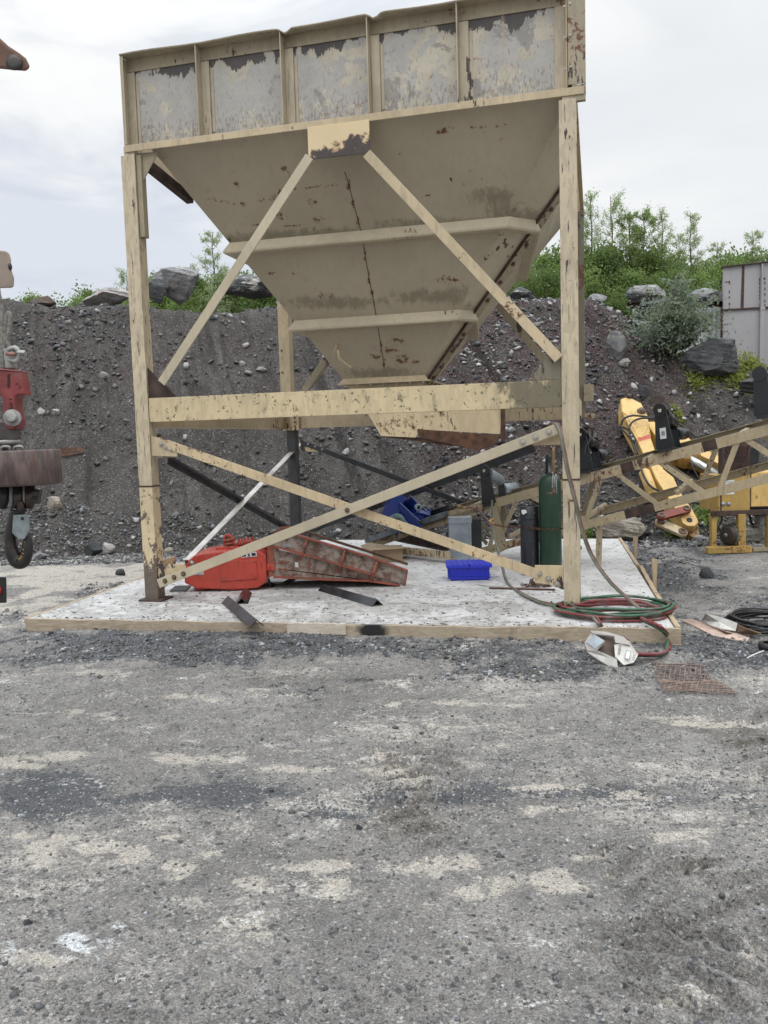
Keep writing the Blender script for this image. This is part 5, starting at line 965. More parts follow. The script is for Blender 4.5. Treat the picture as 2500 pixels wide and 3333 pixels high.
# black loose cable off the beam end
mb = MB(); mb.tube(spl([onY(1888,1352,10.9),onY(1895,1372,10.9),onY(1918,1390,10.9),onY(1928,1400,10.9),onY(1926,1425,10.9),onY(1908,1452,10.75),onY(1903,1480,10.7)],8),.009,6); single(mb,'cable',MT['rubber'],'thin black cable drooping behind the right front leg to an idler bracket','cable')
# things laid on the conveyor tail
mb = MB(); a, b = onY(1180,1762,12.75), onY(1440,1676,11.95); d = nrm(b-a); mb.beam(a+UZ*.0+CN*.12,b+UZ*.0+CN*.10,.14,.08); o = single(mb,'box_beam',plain('grey weathered box beam',(.10,.115,.125),.5,.3,.4,8,.2,(.2,.2,.2),.5),'grey weathered box beam lying along the lower end of the conveyor','beam',None,None,.004)
mb = MB(); a, b = onY(1245,1724,12.75), onY(1440,1656,12.2); mb.beam(a+CN*.25,b+CN*.25,.12,.10); single(mb,'box_beam',MT['black'],'black beam lying behind the grey beam on the conveyor tail','beam',None,None,.004)
mb = MB(); P = [onY(x,y,12.2) for x,y in ((1184,1762),(1200,1757),(1203,1768),(1187,1773))]; 
m = NT('dark blue bin plastic'); c = m.mix(m.noise(4,4),(.006,.020,.14),(.016,.045,.26)); MT['binblue'] = m.out(c,.35,m.bump(m.noise(20,3),.1,.003))
def bin_(x, y, s, rot, tilt, label, Y=12.35):
    p = onY(x,y,Y); Mx = Matrix.Translation(Vector(p)) @ Matrix.Rotation(rot,4,'Z') @ Matrix.Rotation(tilt,4,'Y') @ Matrix.Rotation(.5*tilt,4,'X')
    t = thing('parts_bin',label,'bin',mat=Mx,group='blue plastic bins heaped on the conveyor')
    w_, d_, h_ = .30*s,.19*s,.15*s; mb = MB(); th = .008
    mb.b2((-w_/2,-d_/2,0),(w_/2,d_/2,th)); mb.hexa([V(-w_/2,-d_/2,th),V(w_/2,-d_/2,th),V(w_/2,-d_/2+th,th),V(-w_/2,-d_/2+th,th),V(-w_/2,-d_/2-.02,h_),V(w_/2+.03,-d_/2-.02,h_*.8),V(w_/2+.03,-d_/2-.012,h_*.8),V(-w_/2,-d_/2-.012,h_)])
    mb.hexa([V(-w_/2,d_/2-th,th),V(w_/2,d_/2-th,th),V(w_/2,d_/2,th),V(-w_/2,d_/2,th),V(-w_/2,d_/2+.012,h_),V(w_/2+.03,d_/2+.012,h_*.8),V(w_/2+.03,d_/2+.02,h_*.8),V(-w_/2,d_/2+.02,h_)])
    mb.hexa([V(-w_/2,-d_/2,th),V(-w_/2+th,-d_/2,th),V(-w_/2+th,d_/2,th),V(-w_/2,d_/2,th),V(-w_/2-.02,-d_/2-.02,h_),V(-w_/2-.012,-d_/2-.02,h_),V(-w_/2-.012,d_/2+.02,h_),V(-w_/2-.02,d_/2+.02,h_)]); mb.b2((w_/2-th,-d_/2,th),(w_/2,d_/2,h_*.45)); mb.build('shell',MT['binblue'],t,True,.002)
    mb = MB(); mb.b2((-w_/2-.03,-d_/2-.035,h_),(w_/2*.8,-d_/2-.01,h_+.012)); mb.b2((-w_/2-.03,d_/2+.01,h_),(w_/2*.8,d_/2+.035,h_+.012)); mb.build('rim',MT['binblue'],t,True,.002); return t
bin_(1300,1668,1.5,.5,-1.05,'blue bin on top of the heap on the conveyor, standing on edge'); bin_(1332,1690,1.4,-.3,.75,'blue bin tipped over in the middle of the heap on the conveyor'); bin_(1362,1700,1.2,-.9,-.85,'blue bin at the right end of the heap, mouth towards the beams'); bin_(1272,1690,1.0,1.2,1.1,'small blue bin lowest at the left of the heap on the conveyor'); bin_(1335,1722,1.3,.3,-.25,'blue bin lying flat at the bottom of the heap')
pb = onY(1288,1700,12.1); be = thing('pillow_bearing','greenish grey pillow block bearing leaning against the blue bins','bearing',pb)
MT['teal'] = plain('greenish grey casting',(.10,.17,.17),.45,.2,.3,10,.15,(.3,.3,.28),.5)
mb = MB(); mb.lathe(pb+V(0,-.06,0),[(.06,0),(.115,.0),(.125,.02),(.125,.10),(.115,.12),(.06,.12)],24,(.2,-1,.2)); mb.tube(spl([pb+V(.08,-.1,.05),pb+V(.17,-.1,-.04),pb+V(.27,-.1,-.08)],6),.035,8); mb.build('housing',MT['teal'],be)
mb = MB(); mb.lathe(pb+V(0,-.10,0),[(0,.02),(.05,.02),(.06,.0),(.06,.10),(.0,.10)],18,(.2,-1,.2)); mb.build('inner_ring',MT['darkgrey'],be)
mb = MB(); p = onY(1358,1652,12.3); mb.lathe(p-V(0,0,0),[(.03,0),(.05,.0),(.055,.02),(.055,.05),(.03,.05)],18,(.5,-1,.1)); single(mb,'bearing_ring',MT['galv'],'small grey metal ring wedged among the blue bins','ring')
# sheet metal stand and dark plate behind it
p, q = onZ(1466,1832,0), onZ(1537,1832,0); zt_ = onY(1500,1690,11.45)[2]
mb = MB(); mb.b2((p[0],11.42,.003),(q[0],11.43,zt_)); mb.b2((p[0],11.431,.003),(p[0]+.02,11.6,zt_)); mb.b2((q[0]-.02,11.431,.003),(q[0],11.6,zt_)); mb.b2((q[0]-.03,11.40,.003),(q[0],11.419,zt_)); mb.b2((p[0],11.41,.003),(p[0]+.02,11.419,zt_)); mb.b2((p[0]-.01,11.39,zt_-.05),(q[0]+.01,11.62,zt_+.03)); single(mb,'sheet_stand',MT['galv'],'upright grey galvanised channel propping up the conveyor behind the blue crate','stand',None,None,.003)
p, q = onY(1530,1820,12.1), onY(1567,1690,12.1); mb = MB(); mb.b2((p[0],12.1,.004),(q[0],12.25,q[2])); single(mb,'steel_box',MT['darkgrey'],'dark grey steel box standing behind the galvanised channel','box',None,None,.004)
# ================================================================ cardboard, mesh, cable right of the slab
m = NT('torn grey cardboard'); n = m.noise(6,6); c = m.mix(n,(.24,.22,.20),(.42,.40,.37)); c = m.mix(m.ramp(m.noise(12,6,.7),.58,.68,0,.6),c,(.14,.12,.10)); MT['cardgrey'] = m.out(c,.85,m.bump(n,.5,.012,m.bump(m.noise(60,3),.2,.003)))
MT['cardin'] = plain('wet brown cardboard',(.075,.045,.032),.7,0,.4,7,.3); MT['cardpink'] = plain('pinkish torn cardboard',(.46,.35,.29),.85,0,.15,6,.2,(.22,.15,.11),.5); MT['cardwhite'] = plain('worn white cardboard',(.50,.49,.46),.85,0,.15,8,.2,(.25,.22,.19),.6)
BY = 6.64; bxp = onZ(1990,2150,-.14)
cb_ = thing('cardboard_box','torn open cardboard box with printed sides lying on its side by the slab corner','cardboard box',bxp)
def bY(x,y,d=0.): return onY(x,y,BY+d)
def sheet(pts, th, nm, mat, par, n=None):
    """thin bent sheet through points given as (x, y, depth offset)"""
    P = [bY(*p) for p in pts]; v = nrm(np.cross(P[1]-P[0],P[2]-P[0]))*th; mb = MB(); mb.prism(P,v); return mb.build(nm,MT[mat],par)
sheet([(1925,2058,.22),(1968,2092,.06),(1940,2118,-.02),(1903,2092,.10)],.006,'end_flap','cardgrey',cb_)
o = sheet([(1934,2064,.17),(1969,2086,.05),(1938,2113,-.01),(1910,2090,.09)],.003,'silver_liner','galv',cb_)
sheet([(1902,2092,.10),(1940,2118,-.02),(2008,2148,-.12),(2006,2160,-.14),(1910,2118,.04)],.008,'lower_side','cardgrey',cb_)
sheet([(1908,2120,.02),(2007,2148,-.16),(2011,2176,-.20),(1990,2172,-.16),(1945,2148,-.06)],.008,'torn_flap','cardwhite',cb_)
sheet([(1926,2056,.24),(2030,2068,.30),(2050,2085,.28),(2005,2148,-.04),(1942,2114,.08)],.006,'inside_wall','cardin',cb_)
sheet([(1922,2052,.20),(1975,2056,.22),(2030,2072,.18),(2052,2094,.10),(2040,2096,.05),(2000,2070,.16),(1930,2062,.18)],.010,'torn_edge','cardgrey',cb_)
pf = sheet([(2000,2098,.04),(2048,2094,.06),(2078,2130,.02),(2062,2158,-.08),(2030,2166,-.12),(2003,2140,-.06)],.008,'printed_side','cardwhite',cb_)
sheet([(2003,2140,-.06),(2030,2166,-.12),(2062,2158,-.08),(2050,2170,.0),(2015,2166,.02)],.006,'bottom_side','cardgrey',cb_)
sheet([(2000,2070,.12),(2048,2086,.14),(2072,2120,.10),(2046,2098,.03),(2004,2092,.05)],.008,'upper_flap','cardgrey',cb_)
def onface_text(body, px, py, size, ang, off=-.03, mat='ink'):
    a_, b_, c_ = bY(2000,2098,.04), bY(2048,2094,.06), bY(2030,2166,-.12); n_ = nrm(np.cross(b_-a_,c_-a_)); 
    if n_ @ (CP-a_) < 0: n_ = -n_
    P = onP(px,py,a_,n_)+n_*.013; ex = nrm((b_-a_)-n_*((b_-a_)@n_)); ey = np.cross(n_,ex); x_ = ex*math.cos(ang)+ey*math.sin(ang)
    return P, x_, n_
P, x_, n_ = onface_text('',2016,2118,.1,0); text_mesh(None,'DODGE',.030,MT['ink'],'print',pf,frame4(P,onP(2019,2098,P,n_)-onP(2012,2140,P,n_),n_),.001)
mb = MB(); ex = nrm(onP(2020,2118,P,n_)-onP(2012,2118,P,n_)); ey = np.cross(n_,ex); mb.prism([P+n_*.001+ex*.022,P+n_*.001+ey*.026,P+n_*.001-ex*.022,P+n_*.001-ey*.026],n_*.001); 
P2 = onP(2045,2134,P,n_); mb = MB(); mb.prism([onP(x,y,P+n_*.002,n_) for x,y in ((2040,2116),(2053,2122),(2048,2146),(2034,2142))],n_*.0015); mb.build('box_label',MT['white'],pf)
mb = MB(); q4 = [(2040,2116),(2053,2122),(2048,2146),(2034,2142)]
for k in range(4): mb.cyl(onP(*q4[k],P+n_*.004,n_),onP(*q4[(k+1)%4],P+n_*.004,n_),.0018,n=4)
mb.build('label_outline',MT['ink'],pf)
P3 = onP(2064,2140,P,n_); text_mesh(None,'FOOT',.024,MT['ink'],'print',pf,frame4(P3+n_*.001,onP(2066,2130,P,n_)-onP(2060,2152,P,n_),n_),.001)
# flattened cardboard
def flatcard(pts, mat, label, cat='cardboard', up=.0):
    mb = MB(); rd = random.Random(len(label)); P = [onZ(x,y,surf1(*onZ(x,y,-.13)[:2])+z_) for x,y,z_ in pts]; c_ = np.mean(P,0)+V(0,0,.01); n = len(P); vs = P+[c_]+[p-V(0,0,.008) for p in P]
    mb.add(vs,[(i,(i+1)%n,n) for i in range(n)]+[((i+1)%n,i,n+1+i,n+1+(i+1)%n) for i in range(n)]); return single(mb,'flattened_cardboard',MT[mat],label,cat)
flatcard([(2220,2018,.03),(2250,2013,.06),(2310,2035,.05),(2365,2055,.06),(2395,2060,.03),(2440,2075,.02),(2432,2088,.0),(2380,2080,.01),(2320,2068,.01),(2270,2042,.01)],'cardpink','torn pinkish cardboard sheet lying flat on the gravel right of the slab')
flatcard([(2285,2018,.03),(2296,1996,.16),(2352,2010,.15),(2400,2028,.12),(2395,2052,.06),(2345,2045,.05),(2312,2035,.04)],'cardwhite','crumpled white cardboard standing up behind the pinkish sheet')
flatcard([(2398,2030,.12),(2440,2048,.10),(2478,2060,.06),(2450,2066,.02),(2400,2060,.02)],'card','brown cardboard corner between the white sheet and the black cable')
# black cable coil at the right edge
cc0 = onZ(2520,2040,-.13); mb_ = thing('cable_coil','coil of black cable on the gravel at the right edge of the photo','cable',cc0)
rd = random.Random(9)
for k in range(16):
    pts = []; sx_, sy_ = rd.uniform(.34,.46), rd.uniform(.26,.38); dz = rd.uniform(0,.09); ph = rd.uniform(0,6)
    for t in range(14): w_ = 2*math.pi*t/14; pts.append(cc0+V(sx_*math.cos(w_)+rd.uniform(-.012,.012),sy_*math.sin(w_)*1.0+rd.uniform(-.012,.012),.02+dz+.02*math.sin(w_*2+ph)))
    pts.append(pts[0]); mb = MB(); mb.tube(spl(pts,4),.009,6); mb.build('cable_loop',MT['rubber'],mb_)
p = onZ(2480,2115,-.12); mb = MB(); mb.lathe(p+V(.06,0,.0),[(.05,0),(.08,.0),(.09,.03),(.08,.06),(.05,.06)],16); single(mb,'rubber_ring',MT['rubber'],'small black rubber ring on the gravel below the cable coil','ring')
mb = MB(); mb.tube([onZ(2432,2142,-.11),onZ(2455,2130,-.10),onZ(2486,2118,-.08)],.006,5); single(mb,'plastic_stick',MT['white'],'thin white stick on the gravel at the right edge','stick')
# rusty screen mesh on the ground
q4 = [onZ(x,y,-.12) for x,y in ((2122,2168),(2285,2180),(2408,2264),(2160,2256))]
def bil(a_,b_):
    p = (1-a_)*(1-b_)*q4[0]+a_*(1-b_)*q4[1]+a_*b_*q4[2]+(1-a_)*b_*q4[3]; return V(p[0],p[1],surf1(p[0],p[1])+.010+.006*math.sin(7*a_+3*b_))
c0_ = np.mean(q4,0); mb = MB(); cw = V(1.0,-.35,0); cw = nrm(cw); cx2 = nrm(V(.45,1,0))
poly2 = [(p[0],p[1]) for p in q4]
def clip(p0, d):
    ts = []
    for i in range(4):
        a_, b_ = np.array(poly2[i]), np.array(poly2[(i+1)%4]); e = b_-a_; den_ = d[0]*e[1]-d[1]*e[0]
        if abs(den_) < 1e-9: continue
        w_ = a_-p0; t = (w_[0]*e[1]-w_[1]*e[0])/den_; u_ = (w_[0]*d[1]-w_[1]*d[0])/den_
        if 0 <= u_ <= 1: ts.append(t)
    return (min(ts),max(ts)) if len(ts) >= 2 else None
for d_, ofs_, n_, sp_ in ((cw[:2],cx2[:2],40,.046),(cx2[:2],cw[:2],60,.036)):
    for k in range(-n_,n_):
        p0 = c0_[:2]+ofs_*k*sp_; r = clip(p0,d_)
        if r and r[1]-r[0] > .04:
            pts = []
            for t in np.linspace(r[0],r[1],10): q = p0+d_*t; pts.append((q[0],q[1],surf1(q[0],q[1])+.026+(.005 if len(mb.v)%2 else 0)))
            mb.tube(pts,.0045,4,False)
single(mb,'screen_mesh',plain('dusty rusty wire',(.19,.135,.11),.8,0,.4,20),'rusty woven wire screen lying flat on the ground right of the torn box','wire screen')
# ================================================================ yellow excavator arm lying on the slope
MT['cat'] = steel_paint('scuffed yellow machine paint',(.60,.40,.14),dark=(.05,.035,.02),rust=(.12,.05,.02),chip=.42,rusty=.38,streak=.25,dirt=(.25,.15,.05),sc_=1.4,vert=False,rough=.5); MT['catdark'] = steel_paint('dirty yellow machine side',(.28,.15,.03),dark=(.04,.03,.02),chip=.6,rusty=.6,streak=.5,sc_=1.6)
SN = nrm(V(0,-.85,1)); SP0 = V(5.,15.3,.85*(15.3-14.1)-.14+.28)
def sp_(x, y, o=0.): return onP(x,y,SP0+SN*o,SN)
def slab_(pts, o, depth, nm, mat, par, bevel=.01): mb = MB(); mb.prism([sp_(x,y,o) for x,y in pts],-SN*depth); return mb.build(nm,MT[mat],par,bevel=bevel)
ea = thing('excavator_stick','yellow excavator stick lying down the slope, red and white links at its lower end','excavator arm',sp_(2160,1560,-.3))
st1 = [(2021,1298),(2045,1291),(2087,1312),(2108,1352),(2120,1428),(2133,1467),(2160,1527),(2193,1554),(2208,1588),(2229,1624),(2250,1651),(2268,1684),(2273,1699),(2262,1712),(2240,1712),(2223,1702),(2208,1672),(2169,1609),(2136,1557),(2115,1509),(2093,1473),(2072,1428),(2045,1380),(2024,1337)]
slab_(st1,.10,.34,'stick','cat',ea,.014)
slab_([(2026,1300),(2046,1294),(2084,1314),(2112,1385),(2092,1424),(2078,1424),(2055,1382),(2040,1352),(2027,1340)],.112,.011,'cover_plate','cat',ea,.003)
slab_([(2240,1702),(2262,1712),(2273,1699),(2270,1690),(2277,1740),(2262,1752),(2244,1742)],-.04,.30,'stick_foot','catdark',ea)
mb = MB()
slab_([(2075,1428),(2114,1413),(2119,1425),(2078,1437)],.103,.0025,'red_stripe','red',ea,0)
mb = MB(); p = sp_(2087,1341,.10); mb.lathe(p,[(.085,0),(.085,.03),(.055,.035),(.055,.075),(.0,.08)],20,SN); mb.build('pin_boss',MT['boltdark'],ea); mb = MB(); p = sp_(2047,1294,.10); mb.lathe(p,[(.05,0),(.05,.06),(.0,.06)],14,SN); mb.build('pin_boss',MT['rustdark'],ea)
for x,y,r in ((2244,1693,.05),):
    mb = MB(); mb.lathe(sp_(x,y,.10),[(0,.002),(r*.6,.002),(r*.62,.012),(r,.012),(r,.0)],18,SN); mb.build('pin_hole',MT['rubber'],ea)
def link(x1,y1,x2,y2,w_,o,mat,nm,hole=True):
    p, q = sp_(x1,y1,o), sp_(x2,y2,o); d = nrm(q-p); n_ = np.cross(SN,d); out = [p+w_*(math.cos(a)*-d+math.sin(a)*n_) for a in np.linspace(-math.pi/2,math.pi/2,9)]; out = [p+w_*(-d*math.cos(a)-n_*math.sin(a)) for a in np.linspace(-math.pi/2,math.pi/2,9)]+[q+w_*(d*math.cos(a)+n_*math.sin(a)) for a in np.linspace(-math.pi/2,math.pi/2,9)]
    mb = MB(); mb.prism(out,-SN*.06); l = mb.build(nm,MT[mat],ea,bevel=.004)
    for c_ in ((p,q)):
        mb = MB(); mb.lathe(c_,[(0,.004),(w_*.4,.004),(w_*.45,.02),(w_*.8,.02),(w_*.85,0)],16,SN); mb.build('bushing',MT['boltdark'],l)
    return l
MT['redlink'] = plain('rusty red link',(.20,.045,.03),.6,.1,.4,8,.2,(.08,.04,.03),.6); MT['whitelink'] = plain('pale worn link',(.50,.42,.27),.6,.1,.4,6,.2,(.45,.2,.03),.8)
link(2153,1677,2236,1655,.075,.20,'redlink','red_link'); link(2150,1698,2222,1730,.085,.05,'whitelink','white_link')
mb = MB(); p, q = sp_(2098,1538,.02), sp_(2126,1612,.0); mb.cyl(p,q,.10,n=20); mb.cyl(p+(p-q)*.28,p,.055,n=14); mb.cyl(q,q+(q-p)*.02,.105,n=20); mb.build('hydraulic_cylinder',MT['cat'],ea)
for pts in ([(2021,1385,.08),(2030,1364,.16),(2058,1353,.2),(2110,1357,.24),(2170,1364,.3),(2225,1388,.3),(2272,1427,.25)],[(2052,1412,.14),(2050,1385,.2),(2072,1366,.24),(2110,1361,.26),(2165,1372,.3),(2215,1392,.3)],[(2021,1385,.08),(2027,1398,.06),(2050,1425,.06),(2062,1450,.05),(2072,1482,.04)],[(2028,1390,.04),(2056,1408,.06),(2066,1440,.06),(2076,1478,.04)],[(2084,1512,.06),(2094,1545,.14),(2115,1580,.16),(2150,1600,.14),(2200,1615,.0)],[(2245,1632,.08),(2280,1640,.12),(2305,1655,.08),(2325,1680,.0)]):
    mb = MB(); mb.tube(spl([sp_(x,y,o) for x,y,o in pts],8),.020,7); mb.build('hydraulic_hose',MT['rubber'],ea)
for pts in ([(2052,1412),(2056,1420)],[(2060,1426),(2062,1434)]):
    mb = MB(); mb.cyl(sp_(*pts[0],.10),sp_(*pts[1],.10),.024,n=8); mb.build('hose_fitting',MT['bolt'],ea)
eb = thing('excavator_boom','second yellow excavator boom section with dark lettering lying behind the lattice conveyor','excavator arm',sp_(2300,1500,-.5))
bm_ = slab_([(2100,1372),(2150,1372),(2172,1384),(2205,1397),(2250,1431),(2353,1476),(2450,1518),(2450,1555),(2353,1512),(2280,1478),(2240,1470),(2190,1462),(2150,1440)],-.02,.42,'boom','cat',eb,.014)
slab_([(2176,1388),(2204,1399),(2200,1409),(2172,1396)],-.008,.011,'cover_plate','cat',eb,.003)
slab_([(2283,1478),(2353,1510),(2430,1545),(2430,1549),(2353,1515),(2281,1482)],.0,.02,'edge_rail','cat',eb,.003)
mb = MB(); p = sp_(2232,1478,-.05); mb.lathe(p,[(.13,-.25),(.13,-.02),(.10,0.),(.06,0.02),(.0,.02)],20,SN); mb.build('pivot_boss',MT['catdark'],eb)
slab_([(2312,1461),(2353,1478),(2378,1489),(2376,1497),(2351,1487),(2310,1470)],-.017,.0025,'name_plate','ink',eb,0)
n4 = sp_(2336,1478,-.012); text_mesh(None,'EDYNE',.105,MT['cat'],'lettering',bm_,frame4(n4,sp_(2376,1494,-.012)-sp_(2312,1466,-.012),SN),.001)
MT['chrome'] = plain('bright chrome rod',(.62,.66,.68),.15,.7,.05)
mb = MB(); mb.cyl(sp_(2241,1491,-.12),sp_(2352,1553,-.22),.075,n=18); mb.build('cylinder_rod',MT['chrome'],eb)
mb = MB(); mb.cyl(sp_(2200,1470,-.10),sp_(2215,1480,-.12),.11,n=16); mb.build('rod_eye',MT['catdark'],eb)
mb = MB(); mb.tube(spl([sp_(2248,1505,-.1),sp_(2265,1540,-.15),sp_(2282,1568,-.2)],6),.012,6); mb.build('hydraulic_hose',MT['rubber'],eb)
mb = MB(); mb.tube(spl([sp_(2197,1378,.05),sp_(2203,1366,.25),sp_(2205,1356,.3)],5),.014,6); mb.build('hydraulic_hose',MT['rubber'],eb)
# ================================================================ yellow cabinet on a skid with electric motor
KY = 12.6
def ky(x, y, d=0.): return onY(x,y,KY+d)
sk = thing('motor_skid','yellow control cabinet with mesh guard on a yellow steel stand above a grey electric motor','motor skid',ky(2390,1795))
def kb(x0,y0,x1,y1,d0,d1,nm,mat,par=sk,bevel=.006): a_, b_ = ky(x0,y0,d0), ky(x1,y1,d0); mb = MB(); mb.b2((a_[0],KY+d0,b_[2]),(b_[0],KY+d1,a_[2])); return mb.build(nm,MT[mat],par,bevel=bevel)
MT['catstain'] = steel_paint('water stained yellow cabinet paint',(.40,.26,.075),dark=(.22,.12,.03),rust=(.12,.05,.02),chip=.70,rusty=.45,streak=.8,dirt=(.26,.18,.08),sc_=2.2)
cbn = kb(2339,1548,2441,1662,0,.75,'cabinet','catstain'); kb(2446,1538,2560,1646,.02,.75,'cabinet_door','cat'); kb(2441.5,1540,2445.5,1655,.03,.7,'door_gap','rustdark'); kb(2446,1648,2560,1664,.10,.7,'gap_shade','black')  # last block is black in place of the shaded gap below the door
kb(2362,1563,2390,1609,-.006,-.001,'paper_sheet','white',cbn,0)
for k in range(4): kb(2365,1568+9*k,2387,1570+9*k,-.009,-.0065,'print_line','galv',cbn,0)
MT['meshguard'] = plain('rusty expanded mesh',(.075,.05,.045),.7,.2,.4,20)
mb = MB(); a_, b_ = ky(2352,1432,.2), ky(2441,1550,.2)
for i in range(34):
    x = a_[0]+(b_[0]-a_[0])*i/33
    mb.beam(V(x,KY+.2,b_[2]),V(min(x+.1,b_[0]),KY+.2,a_[2]),.004,.006,(0,1,0)); mb.beam(V(x,KY+.204,b_[2]),V(max(x-.1,a_[0]),KY+.204,a_[2]),.004,.006,(0,1,0))
mb.build('mesh_guard',MT['meshguard'],sk); kb(2362,1452,2441,1550,.26,.55,'guard_back','rustdark'); kb(2418,1450,2429,1550,.21,.25,'guard_post','redrust'); kb(2351,1432,2442,1437,.19,.24,'guard_rail','galv')
rd_ = kb(2438,1456,2470,1540,.22,.55,'radiator','black')
mb = MB()
for i in range(12): q = ky(2441,1460+6.5*i,.20); mb.b2(q+V(0,0,-.006),q+V(.13,.02,.006))
mb.build('fins',MT['wetsteel'],rd_)
for nm,x0,y0,x1,y1,d0,d1,mt_ in (('top_rail',2318,1664,2560,1674,-.05,.02,'rustdark'),('post',2317,1674,2333,1782,-.02,.08,'catstain'),('post',2404,1674,2428,1786,-.06,.04,'catstain'),('base_rail',2304,1782,2449,1799,-.12,.0,'catstain'),('post',2317,1660,2330,1770,.75,.83,'catstain'),('post',2500,1674,2520,1786,-.06,.04,'catstain'),('base_rail',2452,1783,2560,1793,-.05,.05,'oldcream')): kb(x0,y0,x1,y1,d0,d1,nm,mt_)
mb = MB(); mb.beam(ky(2327,1785,-.02),ky(2327,1778,.8),.09,.05); mb.build('base_rail',MT['catstain'],sk)
MT['motor'] = plain('grey green motor casting',(.21,.215,.185),.6,.2,.35,7,.25,(.07,.05,.035),.7); MT['motorend'] = plain('dark oily motor cover',(.035,.033,.03),.5,.2,.4,8,.15,(.10,.05,.04),.6)
mo = thing('electric_motor','dusty grey electric motor with a round dark end cover under the yellow cabinet','electric motor',ky(2390,1788,.2))
R_ = 34/F*KY; mc = ky(2368,1742,.06); ax2 = nrm(V(.93,.36,0))
mb = MB(); mb.lathe(mc,[(R_*.9,0),(R_,.03),(R_,.36),(R_*.85,.40),(R_*.5,.43),(0,.43)],26,ax2)
for k in range(14):
    w_ = 2*math.pi*k/14; r_ = V(-ax2[1],ax2[0],0)*math.cos(w_)+UZ*math.sin(w_); mb.beam(mc+ax2*.06+r_*R_*1.03,mc+ax2*.34+r_*R_*1.03,.012,.03,r_)
mb.build('housing',MT['motor'],mo); mb = MB(); mb.lathe(mc,[(0,-.035),(R_*.72,-.03),(R_*.95,-.015),(R_*1.02,.01),(R_*1.02,.04)],26,ax2); ec = mb.build('end_cover',MT['motorend'],mo); mb = MB(); mb.lathe(mc-ax2*.036,[(0,-.012),(.03,-.01),(.035,.0)],10,ax2); mb.build('hub',MT['bolt'],ec)
mb = MB(); q = mc+ax2*.52; mb.box(q+V(0,0,-.02),(.16,.2,.2)); mb.cyl(q+V(.06,-.02,0),q+V(.3,.08,-.02),.08,n=14); mb.cyl(q+V(-.02,-.12,.01),q+V(-.02,-.09,.01),.035,n=10); mb.build('gearbox',MT['motor'],mo,bevel=.01); mb = MB(); mb.b2(mc+V(-.02,.0,-R_-.03),mc+V(.35,.25,-R_+.02)); mb.build('foot',MT['motor'],mo)
pu = thing('pump_casting','pale dusty pump casting with flanges standing right of the electric motor','pump',ky(2470,1788,.3))
mb = MB(); q = ky(2455,1735,.3); mb.lathe(q,[(0,0),(.13,.01),(.15,.05),(.15,.12),(.09,.14),(.09,.26),(.13,.27),(.13,.31),(0,.31)],20,nrm(V(1,.15,0)))
mb.box(q+V(.18,0,-.13),(.3,.2,.06)); mb.cyl(q+V(.1,0,.1),q+V(.1,0,.26),.05,n=12); mb.cyl(q+V(.1,0,.24),q+V(.1,0,.27),.085,n=14); mb.build('casting',plain('dusty pale casting',(.27,.27,.24),.7,.1,.3,8,.25,(.10,.09,.07),.6),pu,bevel=.006)
mb = MB()
for k in range(5): mb.cyl(q+V(-.02,.1*math.cos(k*1.26),.1*math.sin(k*1.26)),q+V(.015,.1*math.cos(k*1.26),.1*math.sin(k*1.26)),.016,n=6)
mb.build('flange_bolts',MT['boltdark'],pu)
mb = MB(); mb.tube(spl([ky(2440,1676,.3),ky(2446,1700,.35),ky(2462,1712,.4),ky(2480,1700,.4),ky(2495,1720,.4),ky(2510,1760,.4)],6),.018,7); mb.build('fuel_hose',MT['rubber'],sk)
mb = MB(); mb.tube(spl([ky(2345,1664,.25),ky(2350,1690,.2),ky(2340,1715,.12),ky(2350,1730,.08)],6),.014,7); mb.build('power_cable',MT['rubber'],sk)
kb(2462,1676,2470,1735,.35,.43,'post','galv'); kb(2488,1676,2496,1730,.4,.48,'post','galv'); kb(2345,1545,2349,1662,-.004,.0,'door_edge','rustdark',cbn,0)
mb = MB()
for y in (1622,1640):
    q = ky(2354 if y==1622 else 2372,1640,-.006); mb.lathe(q,[(0,0),(.03,.0),(.03,.012),(0,.016)],12,(0,-1,0))
mb.build('grommets',MT['galv'],cbn)
# ================================================================ grey steel bin and retaining wall at the far right
QY = 20.0
def qy(x, y, d=0.): return onY(x,y,QY+d)
m = NT('lilac grey steel paint'); c = m.mix(m.noise(2,4),(.29,.278,.29),(.36,.348,.355)); c = m.mix(m.ramp(m.noise(4,4,.6,m.map((3,3,.2))),.56,.72,0,.35),c,(.30,.27,.25)); c = m.mix(m.ramp(m.noise(9,6,.7),.68,.72,0,.7),c,(.16,.09,.06)); MT['lilac'] = m.out(c,.55,m.bump(m.noise(3,3),.1,.01))
tk = thing('steel_bin','big lilac grey steel bin with vertical stiffeners standing behind the hill at the right edge','steel bin',qy(2440,1180))
up_p = [(2357,868),(2620,838),(2620,992),(2357,1008)]; lo_p = [(2354,1010),(2620,995),(2620,1230),(2354,1230)]
def qslab(pts, d, dep, nm, mat, par=tk, bevel=.004): mb = MB(); mb.prism([qy(x,y,d) for x,y in pts],(0,dep,0)); return mb.build(nm,MT[mat],par,bevel=bevel)
uw = qslab(up_p,0,.03,'upper_wall','lilac'); lw_ = qslab(lo_p,-.06,.03,'lower_wall','lilac')
a_ = qy(2357,868); b_ = qy(2357,1230); mb = MB(); k_ = (QY+2.2)/QY; x0_, x1_ = a_[0], a_[0]*k_-.03; mb.hexa([V(x0_-.02,QY,b_[2]),V(x0_,QY,b_[2]),V(x1_,QY+2.2,b_[2]),V(x1_-.02,QY+2.2,b_[2]),V(x0_-.02,QY,a_[2]-.01),V(x0_,QY,a_[2]-.01),V(x1_,QY+2.2,a_[2]-.01),V(x1_-.02,QY+2.2,a_[2]-.01)]); mb.build('side_wall',MT['lilac'],tk)
